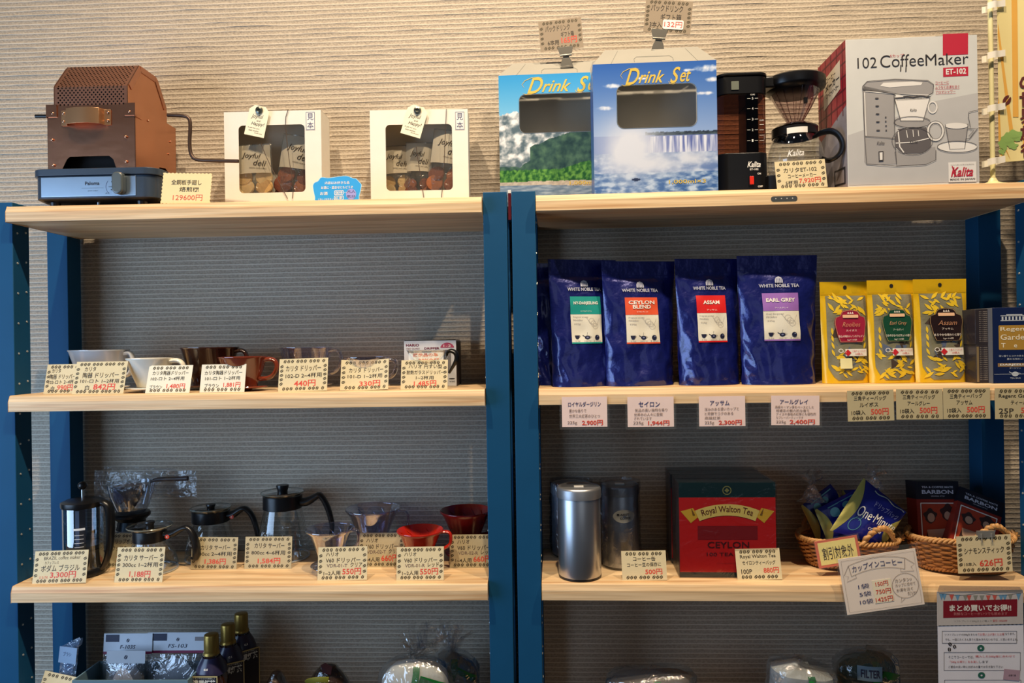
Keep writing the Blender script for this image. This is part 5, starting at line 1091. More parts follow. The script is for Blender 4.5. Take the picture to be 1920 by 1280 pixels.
hung(1050, 1143, 741, 805, [('ロイヤルダージリン', .14, .86, .22, .17, NAVY, .012), ('豊かな香りで', .16, .54, .44, .12, gi), ('世界三大紅茶のひとつ', .16, .84, .62, .12, gi), ('225g', .12, .33, .85, .13, gi), ('2,900円', .44, .90, .85, .19, RED, .02)], 'pink card reading 2,900円 under the teal-labelled pouch', True)
hung(1173, 1268, 741, 805, [('セイロン', .24, .70, .22, .18, NAVY, .012), ('気品の高い独特な香り', .16, .86, .42, .11, gi), ('世界中の人々に愛飲', .14, .76, .57, .11, gi), ('されています', .14, .52, .70, .10, gi), ('225g', .12, .34, .86, .13, gi), ('1,944円', .44, .90, .86, .18, RED, .02)], 'pink card reading 1,944円 under the orange-labelled pouch', True)
hung(1307, 1402, 740, 804, [('アッサム', .24, .66, .20, .17, NAVY, .012), ('深みのある濃いカップと', .12, .86, .40, .11, gi), ('と芳醇でコクのある', .12, .74, .55, .11, gi), ('高級紅茶', .12, .46, .70, .10, gi), ('225g', .12, .32, .87, .13, gi), ('2,300円', .42, .92, .86, .18, RED, .02)], 'pink card reading 2,300円 under the red-labelled pouch', True)
hung(1442, 1541, 739, 802, [('アールグレイ', .18, .76, .18, .17, NAVY, .012), ('高級キーマン茶をベースにした', .08, .88, .36, .10, gi), ('柑橘系の魅力的な香り', .10, .78, .48, .10, gi), ('アイスや食後の紅茶にも個性的', .10, .92, .60, .10, gi), ('なフレーバーティーです', .10, .66, .72, .09, gi), ('225g', .10, .30, .88, .12, gi), ('2,400円', .38, .90, .87, .18, RED, .02)], 'pink card reading 2,400円 under the lilac-labelled pouch', True, roll=.6)
k3 = lambda a, b: [('三角ティーバッグ', .14, .84, .26, .15, INK), (a, *b, .47, .15, INK), ('10袋入', .08, .38, .72, .16, INK), ('500円', .50, .88, .70, .22, RED)]
hung(1590, 1677, 731, 789, k3('ルイボス', (.26, .66)), 'kraft hanging card for the crimson-labelled pouch', False, -1)
hung(1681, 1768, 729, 786, k3('アールグレー', (.24, .72)), 'kraft hanging card for the green-labelled pouch', False, 0)
hung(1769, 1857, 727, 785, k3('アッサム', (.28, .62)), 'kraft hanging card for the black-labelled pouch', False, 0)
hung(1866, 1953, 727, 785, [('Regent Garden', .08, .90, .27, .15, INK), ('ティーバッグ', .34, .86, .47, .15, INK), ('25P', .08, .40, .74, .17, INK), ('580円', .56, .94, .72, .22, RED)], 'kraft hanging card below the navy tea box with the gold plate', False, 0)
# ================================================================== LOWER SHELF, LEFT: servers, press, cones
def on3(U, px, py): return U.Z(px, py, Z3)
KBAND = 'glass servers with black bands and handles'
def server(px, Y, knob, rimw, band, hand, dot, base_w, lab, words=True, bot=None):
    """glass server: black band, glass lid with knob, swept black handle"""
    U = UL; xc, _ = U.Y(px, 1000, Y); S = lambda a, b: (U.Y(a, b, Y)[0]-xc, U.Y(a, b, Y)[1]-Z3)
    bx0, bz1 = S(band[0], band[2]); bx1, bz0 = S(band[1], band[3]); rb = (bx1-bx0)/2
    t = thing('glass_server', lab, 'coffee server', U, xc, Y, Z3, 0, KBAND)
    rw = abs(S(px+base_w/2, 1000)[0]); bz = bz0
    MB().lathe([(rw*.90, .0), (rw*.98, .004), (rw, .012), (rw*.97, bz*.3), (rw*.86, bz*.6), (rb*1.04, bz*.92), (rb*.98, bz), (rb*.98, bz1)], 40, cap1=False).obj('glass_body', CLEARG, t)
    MB().lathe([(rb*1.0, bz), (rb*1.03, bz+.001), (rb*1.03, bz1-.001), (rb*1.0, bz1), (rb*.96, bz1)], 40, cap0=False, cap1=False).obj('band', BLACK, t)
    r_ = abs(S(px+rimw/2, 1000)[0]); _, kz0 = S(px, knob[3]); kx0, kz1 = S(knob[0], knob[2]); kx1, _ = S(knob[1], knob[2])
    MB().lathe([(rb*.9, bz1-.002), (r_*.97, bz1+.003), (r_, bz1+.006), (r_*.96, bz1+.0085), (r_*.5, (bz1+kz0)/2+.003), (.012, kz0)], 40, cap0=False).obj('glass_lid', CLEARG, t)
    MB().lathe([(r_*.985, bz1+.0045), (r_*1.01, bz1+.006), (r_*.985, bz1+.0075)], 40, cap0=False, cap1=False).obj('lid_rim', mat('rim_glint', (150, 152, 140), .1, .6), t)
    MB().lathe([((kx1-kx0)*.40, kz0-.002), ((kx1-kx0)*.40, kz0+.004), ((kx1-kx0)/2, kz1-.003), ((kx1-kx0)*.47, kz1), (.001, kz1+.0006)], 24).obj('knob', BLACK, t)
    P = [(S(a, b)[0], 0, S(a, b)[1]) for a, b, _ in hand]; r2 = [c for _, _, c in hand]
    MB().tube(P, r2, 12, sub=2, flat=1.35).obj('handle', BLACK, t)
    dx, dz = S(*dot); MB().cyl((dx, -.0105, dz), (dx, -.0082, dz), .0044, n=18).obj('red_badge', mat('badge_red', (206, 66, 34), .35), t)
    MB().sheet([text('K', dx-.0014, dx+.0014, dz, .0034, off=.03)], lambda x, z: (x, -.0108, z)).obj('badge_lettering', WHITEC, t, smooth=False)
    def on(x, z): q = rw*(1-.14*min(1, z/bz)**2)*1.0+.0006; q = rw*.99+ (rb-rw)*max(0, (z/bz-.3)/.7)**1.1+.0008; return (x, -math.sqrt(max(1e-6, q*q-x*x)), z)
    sh_ = []
    if words: sh_.append(text('Kalita', -rw*.62, -rw*.05, bz*.55, .013, shear=.35))
    for k in range(4): sh_.append(rectshape(rw*.35, rw*.55, bz*(.22+.16*k), bz*(.22+.16*k)+.0007, 4, 1)); sh_.append(text(str(2+k), rw*.24, rw*.30, bz*(.22+.16*k), .005))
    MB().sheet(sh_, on).obj('scale_print', mat('white_print', (226, 226, 222), .5), t)
    MB().lathe([(rw*.95, .0006), (rw*1.0, .0006), (rw*1.0, .0032), (rw*.93, .0036)], 40, cap0=False, cap1=False).obj('foot_ring', mat('base_glint', (190, 200, 206), .08, .5), t)
    return t
server(281, .078, (281, 299, 977, 987), 78, (254, 311, 992, 1013), [(306, 1001, .0075), (322, 1002, .0080), (340, 991, .0052), (352, 988, .0052), (362, 1002, .0068), (369, 1025, .0078), (368, 1048, .0070), (358, 1046, .0020)], (318, 1004), 96, 'smallest glass server, standing next to the french press')
server(396, .158, (386, 403, 945, 954), 72, (362, 427, 957, 977), [(422, 965, .0075), (436, 966, .0085), (452, 954, .0062), (462, 953, .0058), (474, 968, .0056), (481, 990, .0052), (485, 1012, .0048), (487, 1032, .0042)], (438, 967), 92, 'middle-sized glass server behind the 1,386円 card')
server(531, .158, (521, 544, 909, 923), 78, (494, 563, 928, 952), [(560, 940, .0085), (574, 942, .010), (592, 931, .0070), (600, 926, .0062), (612, 945, .0062), (619, 965, .0058), (624, 990, .0052), (619, 1006, .0034)], (573, 941), 96, 'tallest glass server, with the black knob highest on the lower board')
def press():
    U = UL; Y = .055; xc, _ = U.Y(156, 1000, Y); S = lambda a, b: (U.Y(a, b, Y)[0]-xc, U.Y(a, b, Y)[1]-Z3)
    t = thing('french_press', 'black french press with plunger on the lower board', 'french press', U, xc, Y, Z3)
    r_ = abs(S(190, 1000)[0]); _, zl = S(156, 945)
    MB().lathe([(r_*.98, 0), (r_*1.04, .002), (r_*1.04, .012), (r_*.99, .015)], 36).obj('base', BLACK, t)
    MB().lathe([(r_*.96, .014), (r_*.97, zl-.002)], 40, cap0=False, cap1=False).obj('glass_body', film('press_glass', (205, 214, 222), .16, .03), t)
    MB().lathe([(r_*1.03, zl-.004), (r_*1.05, zl-.001), (r_*1.05, zl+.006), (r_*.8, zl+.010), (.008, zl+.012)], 40).obj('lid', BLACK, t)
    MB().cyl((0, 0, .03), (0, 0, zl+.035), .0026).obj('plunger_rod', STEEL, t)
    MB().ell((0, 0, zl+.037), .0085, .0085, .0085).obj('knob', BLACK, t)
    MB().lathe([(r_*.88, .052), (r_*.90, .054), (r_*.90, .060), (.01, .062)], 32).obj('plunger_disc', mat('disc_steel', (120, 122, 124), .3, .8), t)
    MB().lathe([(r_*.93, .016), (r_*.94, .050)], 36).obj('coffee_grounds_box', mat('inner_card', (96, 82, 66), .8, vary=(40, .3)), t)
    MB().box(-.004, .004, -r_*.5, -r_*.5+.02, .06, zl-.01).obj('inner_leaflet', mat('leaflet', (126, 122, 136), .6), t, smooth=False)
    P = [(r_*.95, 0, zl+.002), (r_*1.25, 0, zl+.003), (r_*1.50, 0, zl-.008), (r_*1.52, 0, zl*.6), (r_*1.42, 0, zl*.3), (r_*1.15, 0, zl*.12), (r_*.98, 0, .012)]
    MB().tube(P, [.006, .0072, .0078, .0072, .006, .0052, .005], 12, sub=2, flat=1.5).obj('handle', BLACK, t)
    on = lambda x, z: (x, -math.sqrt(max(1e-6, (r_*.975)**2-x*x)), z)
    MB().sheet([rectshape(r_*.15, r_*.55, z, z+.0008, 4, 1) for z in [zl*(.28+.055*k) for k in range(7)]]+[rectshape(r_*.10, r_*.60, zl*.68, zl*.71, 4, 1)], on).obj('scale_print', mat('white_print', (226, 226, 222), .5), t)
press()
def woodneck():
    U = UL; Y = .150; xc, _ = U.Y(247, 960, Y); S = lambda a, b: (U.Y(a, b, Y)[0]-xc, U.Y(a, b, Y)[1]-Z3)
    t = thing('drip_pot', 'hourglass glass drip pot with black collar, wrapped in clear film', 'drip pot', U, xc, Y, Z3)
    z1 = S(247, 905)[1]; zc1 = S(247, 960)[1]; zc0 = S(247, 990)[1]; rt = abs(S(286, 905)[0]); rm = abs(S(270, 960)[0]); rc = abs(S(279, 960)[0])
    MB().lathe([(rm, zc1), (rm*1.25, zc1+.010), (rt*.92, (zc1+z1)/2+.006), (rt, z1-.008), (rt*1.02, z1), (rt*.98, z1)], 36, cap0=False, cap1=False).obj('upper_glass', film('pot_glass', (214, 220, 230), .16, .03), t)
    MB().lathe([(rm*.9, zc0), (rm*1.35, zc0-.010), (rt*.98, .03), (rt*.95, .006), (rt*.86, 0)], 36, cap0=False).obj('lower_glass', film('pot_glass', (214, 220, 230), .16, .03), t)
    MB().lathe([(rc*.82, zc0), (rc*.78, zc0+.004), (rc*.72, (zc0+zc1)/2), (rc*.98, zc1-.008), (rc, zc1-.003), (rc*.95, zc1), (rm, zc1+.001)], 32).obj('collar', BLACK, t)
    MB().lathe([(.004, zc1+.006), (rt*.42, (zc1+z1)/2), (rt*.72, z1-.006), (rt*.70, z1-.006)], 24, cap0=True, cap1=True).obj('cloth_filter', mat('filter_cloth', (150, 136, 128), .8, vary=(24, .3)), t)
    MB().ell((-rt*.34, -rt*.4, (zc1+z1)/2+.008), .013, .006, .019).obj('scoop', mat('lilac_scoop', (156, 150, 178), .3), t)
    a = S(292, 899); b = S(352, 897)
    MB().tube([(rt*.9, 0, a[1]-.004), (a[0]+.004, 0, a[1]), (b[0], 0, b[1])], [.003, .0046, .0052], 10).obj('filter_handle', mat('dark_wood', (52, 36, 32), .5), t)
    F2 = film('crinkled_film', (240, 242, 244), .05, .08, bump=(38, .9), haze=.015)
    def bag(u, v):
        x0 = S(190, 900)[0]; x1 = S(368, 900)[0]; x = x0+(x1-x0)*u; zt_ = S(247, 876)[1]-.010*u; zb_ = S(247, 930)[1]-.004+.012*u*(1-u)
        n_ = noise.noise((u*6, v*5, 1.1)); return (x+.004*n_, -rt*1.02*math.sin(math.pi*min(1, u*1.15+.1))**.5*(1-.3*abs(v-.5))-.004*n_, zb_+(zt_-zb_)*v+.004*noise.noise((u*8, 3, 2)))
    q = MB(); q.grid(bag, 34, 12); q.grid(lambda u, v: (bag(u, v)[0], -bag(u, v)[1]*.6, bag(u, v)[2]), 20, 8); q.obj('clear_wrapping', F2, t, ang=180)
woodneck()
def cone(px0, px1, prf, Y, m, lab, handx, group, base=None, handz=.75):
    """cone dripper; prf = pixel row of the middle of its rim ellipse"""
    U = UL; pm = (px0+px1)/2; a, zr = U.Y(px0, prf, Y); b, _ = U.Y(px1, prf, Y); rx = (b-a)/2; h = zr-Z3; hx = U.Y(handx, prf, Y)[0]-(a+b)/2
    t = thing('cone_dripper', lab, 'coffee dripper', U, (a+b)/2, Y, Z3, 0, group)
    rr = [(.017, .016), (.022, .024), (rx*.66, h*.62), (rx*.88, h*.90), (rx*.985, h-.004), (rx, h-.001), (rx*.985, h), (rx*.955, h-.002), (rx*.85, h*.88), (rx*.62, h*.62), (.019, .026), (.012, .020)]
    MB().lathe(rr, 44, cap0=False, cap1=False).obj('cone', m, t, ang=60)
    q = MB()
    for j in range(12):
        an = 2*math.pi*j/12; q.tube([((rx*k2)*math.cos(an+s_), (rx*k2)*math.sin(an+s_), z_) for k2, z_, s_ in ((.86, h*.90, .9), (.74, h*.76, .6), (.60, h*.62, .35), (.36, h*.36, .1), (.26, .024, 0))], .0008, 4)
    q.obj('spiral_ribs', m, t)
    MB().lathe([(.020, 0), (.026, 0), (.027, .008), (rx*.80, .010), (rx*.82, .0125), (rx*.80, .014), (.022, .0165), (.017, .018)], 44).obj('foot_flange', m, t, ang=60)
    MB().tube([(rx*.88, 0, h*.92), (rx*1.0, 0, h*.945), (hx-.003, 0, h*.93), (hx, 0, h*.78), (hx-.003, 0, h*.60), (rx*.82, 0, h*.50), (rx*.52, 0, h*.48)], [.0030]*2+[.0034]*4+[.003], 10, sub=2, flat=1.8).obj('handle', m, t)
REDP = mat('red_plastic', (176, 34, 16), .16, spec=.6, coat=.5, vary=(6, .1)); REDD = mat('dark_red_plastic', (132, 20, 18), .22, spec=.5, coat=.4)
VIO = film('violet_clear', (228, 230, 244), .15, .03)
GV = 'cone drippers with loop handles on the lower board'
cone(648, 750, 952, .146, VIO, 'large clear cone dripper, behind the small clear one', 766, GV)
cone(825, 922, 956, .146, REDD, 'large dark red cone dripper beside the centre post', 934, GV)
cone(574, 664, 990, .062, VIO, 'small clear cone dripper in front of the tallest server handle', 673, GV)
cone(744, 831, 993, .062, REDP, 'small bright red cone dripper behind the 550円 card', 846, GV)
G3 = 'kraft price cards on the lower board'
K3 = lambda *a, **k: card(UL, Z3, *a, group=G3, **k)
K3(60, 161, 1032, 1094, [('BRAZIL coffee maker', .18, .86, .22, .10, INK, -.008), ('カフェプレス', .20, .46, .36, .09, INK, -.008), ('ボダム ブラジル', .14, .86, .53, .20, INK, .004), ('ミルクE', .12, .28, .80, .09, RED, 0), ('3,300円', .32, .80, .74, .21, RED, .014)], 'kraft card reading 3,300円 in front of the french press', roll=-1.5, lean=12)
K3(214, 304, 1026, 1092, [('カリタ サーバー', .16, .86, .30, .16, INK), ('300cc 1~2杯用', .14, .88, .50, .14, INK), ('1,188円', .30, .74, .77, .20, RED)], 'kraft card reading 1,188円 in front of the smallest server', lean=12)
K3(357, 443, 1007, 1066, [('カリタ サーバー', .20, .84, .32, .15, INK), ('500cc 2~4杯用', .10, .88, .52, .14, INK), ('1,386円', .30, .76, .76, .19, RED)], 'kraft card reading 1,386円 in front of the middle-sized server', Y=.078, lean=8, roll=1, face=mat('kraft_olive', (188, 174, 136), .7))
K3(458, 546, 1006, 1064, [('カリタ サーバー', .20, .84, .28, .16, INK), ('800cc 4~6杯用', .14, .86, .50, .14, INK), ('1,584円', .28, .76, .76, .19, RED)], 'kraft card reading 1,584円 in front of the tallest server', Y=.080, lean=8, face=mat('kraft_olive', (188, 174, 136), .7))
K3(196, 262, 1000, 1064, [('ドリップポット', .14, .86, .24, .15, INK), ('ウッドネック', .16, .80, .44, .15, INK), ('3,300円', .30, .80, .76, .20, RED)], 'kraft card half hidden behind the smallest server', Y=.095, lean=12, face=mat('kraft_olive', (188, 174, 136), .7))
v6 = lambda c, col, q, p: [('ハリオ', .16, .42, .22, .12, INK), ('V60 ドリッパー', .16, .86, .40, .15, INK), (c, .18, .60, .56, .10, gi), (col, .66, .90, .54, .13, INK), (q, .12, .46, .78, .14, INK), (p, .50, .88, .74, .20, RED, .016)]
K3(595, 688, 1025, 1088, v6('VDR-01-T', 'クリア', '1~2人用', '550円'), 'kraft card reading 550円 in front of the small clear cone dripper', lean=12, roll=-1)
K3(743, 832, 1025, 1088, v6('VDR-01-R', 'レッド', '1~2人用', '550円'), 'kraft card reading 550円 in front of the small red cone dripper', lean=12, roll=-.5)
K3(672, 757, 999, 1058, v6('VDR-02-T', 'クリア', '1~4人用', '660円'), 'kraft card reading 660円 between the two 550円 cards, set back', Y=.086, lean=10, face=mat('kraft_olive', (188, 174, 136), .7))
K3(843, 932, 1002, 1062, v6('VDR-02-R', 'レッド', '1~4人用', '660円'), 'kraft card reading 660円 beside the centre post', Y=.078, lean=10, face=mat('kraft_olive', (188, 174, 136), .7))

# ================================================================== LOWER SHELF, RIGHT: canisters, tea boxes, baskets
def canister(px0, px1, pt, pb, lab, wrapped=False, oval=False, Y=None):
    U = UR; pm = (px0+px1)/2
    if Y is None: _, Y = U.Z(pm, pb, Z3)
    a, _ = U.Y(px0, 1000, Y); b, _ = U.Y(px1, 1000, Y); r_ = (b-a)/2; Y += r_; a, _ = U.Y(px0, 1000, Y); b, _ = U.Y(px1, 1000, Y); r_ = (b-a)/2; _, zt = U.Y(pm, pt, Y); h = zt-Z3
    t = thing('coffee_canister', lab, 'canister', U, (a+b)/2, Y, Z3, 0, 'brushed steel coffee canisters')
    ST = mat('canister_steel', (196, 198, 202), .30, .94, aniso=.4); n = 48
    MB().lathe([(r_*.94, 0), (r_*.97, .001), (r_*.97, .004)], n).obj('foot_ring', BLACK, t)
    MB().lathe([(r_*.96, .0042), (r_*.965, .006), (r_*.965, h-.022), (r_*.955, h-.0205)], n).obj('body', ST, t)
    MB().lathe([(r_*.955, h-.021), (r_*1.0, h-.020), (r_*1.0, h-.005), (r_*.975, h-.0015), (r_*.93, h), (r_*.90, h-.0012), (.001, h-.0012)], n).obj('lid', mat('lid_steel', (176, 178, 182), .4, .85), t)
    MB().box(-.009, .009, -.006, .006, h-.0011, h+.0003).obj('lid_sticker', WHITEC, t, smooth=False)
    if oval:
        on = lambda x, z: (x, -math.sqrt(max(1e-6, (r_*.972)**2-x*x)), z); cx, cz = r_*.12, h-.058
        MB().sheet([([(cx+.0215*q*math.cos(2*math.pi*j/24), cz+.0128*q*math.sin(2*math.pi*j/24)) for q in (.35, .7, 1.) for j in range(24)], [tuple(range(24))]+[(k*24+j, k*24+(j+1) % 24, (k+1)*24+(j+1) % 24, (k+1)*24+j) for k in range(2) for j in range(24)])], on).obj('oval_label', mat('oval_paper', (206, 204, 190), .5), t)
        MB().sheet([text('M-NEST', cx-.014, cx+.010, cz+.0035, .0045, off=.02), text('COFFEE', cx-.008, cx+.013, cz-.0035, .0045, off=.02)], lambda x, z: (x, on(x, z)[1]-.0006, z)).obj('label_lettering', mat('black_ink', (28, 28, 34), .5), t)
    if wrapped:
        q = MB(); q.grid(lambda u, v: ((r_*1.06+.0035*noise.noise((u*9, v*7, px0)))*math.cos(2*math.pi*u), (r_*1.06+.003*noise.noise((u*9+3, v*7, px0)))*math.sin(2*math.pi*u), (h+.006)*v+.003*noise.noise((u*8, 2, 1))*v), 40, 16)
        q.obj('clear_wrapping', film('wrap_film', (226, 228, 232), .07, .06, bump=(30, .6)), t, ang=180)
canister(1045, 1128, 911, 1092, 'bare steel canister standing at the front edge beside the centre post')
canister(1034, 1110, 905, 1068, 'steel canister in clear film, hidden behind the bare one', True, Y=.128)
canister(1127, 1199, 906, 1070, 'steel canister in clear film with a white oval label', True, True)
card(UR, Z3, 1167, 1251, 1032, 1088, [('コーヒー缶', .26, .76, .27, .15, INK), ('コーヒー豆の保存に', .12, .88, .47, .14, INK), ('500円', .52, .90, .71, .19, RED)], 'kraft card reading 500円 in front of the wrapped canister with the oval label', border='tb', lean=10, roll=-1, group='kraft cards on the lower board of the right unit')
card(UR, Z3, 1383, 1467, 1028, 1087, [('Royal Walton Tea', .10, .90, .26, .15, INK), ('セイロンティーバッグ', .14, .88, .45, .14, INK), ('100P', .10, .34, .73, .15, INK), ('880円', .60, .94, .70, .19, RED)], 'kraft card reading 880円 in front of the red tea box', border='tb', lean=12, roll=-1.5, group='kraft cards on the lower board of the right unit')
def royal_box(Y, lab, front, dx=0.):
    U = UR; a, _ = U.Y(1274, 1000, .022); b, _ = U.Y(1455, 1000, .022); w_ = b-a; _, zt = U.Y(1364, 905, .022); h = zt-Z3; D = .038
    t = thing('tea_box', lab, 'tea box', U, a+dx, Y, Z3+.0002, 0, 'red and green tea boxes of 100 bags in a row')
    RB = mat('red_carton', (176, 26, 26), .35, coat=.3, vary=(5, .08)); GB = mat('bottle_green_carton', (12, 40, 44), .3, coat=.4)
    z0, z1 = h*.055, h*.845
    MB().box(0, w_, 0, D, z0, z1).obj('carton', RB, t, smooth=False)
    MB().box(0, w_, 0, D, z1, h).obj('top_band', GB, t, smooth=False); MB().box(0, w_, 0, D, 0, z0).obj('bottom_band', GB, t, smooth=False)
    MB().box(-.0005, -.0001, .0005, D-.0005, .001, h-.001).obj('side_panel', mat('side_dull', (58, 50, 50), .45), t, smooth=False)
    MB().box(-.0018, w_+.0018, -.0022, D+.0006, 0.0, h+.0018).obj('clear_wrapping', film('box_wrap', (238, 236, 236), .04, .10, bump=(22, .35)), t, smooth=False)
    if not front: return
    F = lambda x, z: (x, -.0003, z); f2 = lambda x, z: (x, -.0006, z); f3 = lambda x, z: (x, -.0009, z)
    MB().sheet([rectshape(w_*.19, w_*.81, h*.40, h*.545)], F).obj('dark_patch', mat('dark_red_print', (118, 20, 26), .4), t, smooth=False)
    # ribbon on an arc
    cx, Rr = w_/2, .155; top = h*.775; cz = top-Rr; th = .0215; a1 = math.asin((w_*.335)/(Rr))
    arc = lambda r_, k: [(cx+r_*math.sin(-a1+2*a1*i/k), cz+r_*math.cos(-a1+2*a1*i/k)) for i in range(k+1)]
    o_, i_ = arc(Rr, 20), arc(Rr-th, 20)
    tails = []
    for s in (-1, 1):
        X = lambda q: cx+s*q
        tails.append(([(X(w_*.30), h*.655), (X(w_*.375), h*.585), (X(w_*.465), h*.695), (X(w_*.335), h*.74)][:4], [(0, 1, 2, 3)]))
        tails.append(([(X(w_*.29), h*.69), (X(w_*.34), h*.745), (X(w_*.38), h*.58), (X(w_*.29), h*.60)], [(0, 1, 2, 3)]))
    tails = []
    for s in (-1, 1):
        X = lambda q: cx+s*q*w_
        tails.append(shp([(X(.355), h*.735), (X(.485), h*.70), (X(.38), h*.575), (X(.30), h*.64)]))
    MB().sheet(tails, F).obj('ribbon_tail', mat('ribbon_ochre', (196, 160, 52), .4), t, smooth=False)
    MB().sheet([(o_+i_, [(k, k+1, 21+k+1, 21+k) for k in range(20)])], f2).obj('ribbon', mat('ribbon_gold', (206, 190, 104), .4), t, smooth=False)
    fold = []
    for s in (-1, 1):
        X = lambda q: cx+s*q*w_; fold.append(shp([(X(.335), h*.66), (X(.375), h*.735), (X(.36), h*.66)]))
    MB().sheet(fold, f3).obj('ribbon_fold', mat('fold_brown', (110, 78, 24), .5), t, smooth=False)
    v, f = rawtext('Royal Walton Tea', 0, .004, 3); xs = [p[0] for p in v]; x0, x1 = min(xs), max(xs); sc = .0125/.73
    V = []
    for x, z in v:
        an = (-1+2*(x-x0)/(x1-x0))*a1*.84; r_ = Rr-th*.68+z*sc; V.append((cx+r_*math.sin(an), cz+r_*math.cos(an)))
    MB().sheet([(V, f)], f3).obj('ribbon_lettering', mat('maroon_lettering', (84, 24, 22), .5), t, smooth=False)
    DR_ = mat('deep_maroon', (64, 12, 18), .45)
    MB().sheet([text('CEYLON', w_*.29, w_*.72, h*.345, h*.068, off=.012, res=3), text('100 TEA BAGS', w_*.28, w_*.78, h*.245, h*.038, off=.008), rectshape(w_*.38, w_*.62, h*.148, h*.150)], f2).obj('lettering', DR_, t, smooth=False)
    MB().sheet([frame(ellp(.0085, .0085, cx, h*.92), ellp(.0068, .0068, cx, h*.92)), xf(shp([(-.0045, 0), (0, -.0045), (.0045, 0), (0, .0045)]), cx, h*.92)], F).obj('crest', mat('crest_gold', (112, 116, 70), .4), t, smooth=False)
royal_box(.022, 'red tea box with a gold ribbon, at the head of its row', True)
for k, (yy, dx) in enumerate(((.067, .001), (.108, -.001), (.149, .002))): royal_box(yy, 'dark-topped wrapped tea box, %s behind the red box with the gold ribbon' % ('first', 'second', 'third')[k], False, dx)
WIC = mat('wicker', (166, 110, 58), .5, vary=(60, .4), bump=(220, .4, .001)); WIC2 = mat('wicker_pale', (196, 146, 88), .45, vary=(50, .3), bump=(220, .4, .001))
def basket(px0, px1, pb, prim, lab, hsp, hang=-.25, knot=True):
    U = UR; pm = (px0+px1)/2; ry_ = .068
    _, yf = U.Z(pm, pb, Z3); Y = yf+ry_*.86; a, zr = U.Y(px0, prim, Y); b, _ = U.Y(px1, prim, Y); rx = (b-a)/2; h = zr-Z3
    t = thing('wicker_basket', lab, 'basket', U, (a+b)/2, Y, Z3, 0, 'wicker baskets on the lower board')
    ns = 30; rows = 12
    rad = lambda f: .80+.20*f**.8
    P = lambda th, f, o=0.: ((rx*rad(f)+o)*math.cos(th), (ry_*rad(f)+o)*math.sin(th), .0076+(h-.0096)*f+.0018*math.sin(3*th+1))
    st = MB()
    for k in range(ns): th = 2*math.pi*k/ns; st.tube([P(th, f) for f in (0, .25, .5, .75, 1.)], .0017, 5)
    st.obj('stakes', WIC, t, kind='stuff')
    wv = MB()
    for r_ in range(rows):
        f = (r_+.5)/rows; pts = []
        for j in range(ns*4):
            th = 2*math.pi*j/(ns*4); pts.append(P(th, f, .0026*math.sin(ns/2*th+math.pi*(r_ % 2)+0)))
        wv.tube(pts, .0027*(1+.1*math.sin(r_*2.1)), 5, closed=True)
    wv.obj('weave', WIC, t, kind='stuff')
    for q, (nm, m_, rr, zz) in enumerate((('rim_braid', WIC2, .0036, h), ('base_braid', WIC, .0036, .0042))):
        g = MB()
        for s in range(3):
            pts = []
            for j in range(150):
                th = 2*math.pi*j/150; ph = 22*th+2*math.pi*s/3; f = 1. if q == 0 else 0.
                p = P(th, f, .0034*math.cos(ph)); pts.append((p[0], p[1], p[2]+.0034*math.sin(ph)+(.001 if q == 0 else .001)))
            g.tube(pts, rr*.75, 5, closed=True)
        g.obj(nm, m_, t, ang=180)
    fl = MB(); fl.lathe([(rx*.8, .004), (rx*.79, .006)], 40, (0, 0, 0), 1, ry_/rx); fl.obj('base_mat', WIC, t)
    for side in (-1, 1):
        g = MB(); th0 = -math.pi/2+hang if side < 0 else math.pi/2+hang; hw = hsp
        for s in range(2):
            pts = []
            for j in range(40):
                f = j/39; th = th0+(-hw+2*hw*f); b0 = P(th, 1.); up = math.sin(math.pi*f)**.75; ph = 26*f+math.pi*s
                pts.append((b0[0]+.0028*math.cos(ph), b0[1]-side*-.004*up+.0022*math.cos(ph), b0[2]+.034*up+.0028*math.sin(ph)))
            g.tube(pts, .0038, 7)
        g.obj('handle', WIC2, t, ang=180)
    if knot:
        g = MB(); c = P(0-.15, 1.)
        for k in range(6): an = k*1.1; g.tube([(c[0]+.011*math.cos(an), c[1]+.008*math.sin(an*1.3)-.004, c[2]+.010*math.sin(an)), (c[0]+.004*math.sin(an*2), c[1]-.010, c[2]), (c[0]-.011*math.cos(an+.5), c[1]-.002, c[2]-.011*math.sin(an+.4))], .0022, 6, sub=1)
        g.obj('knot', WIC2, t, ang=180)
    return t, (a+b)/2, Y, h, rx, ry_
b1 = basket(1498, 1680, 1075, 1003, 'wicker basket holding the blue and gold drip bags', .42, hang=.42)
b2 = basket(1705, 1892, 1082, 1000, 'wicker basket holding the two small red and black boxes', .42, hang=.30)
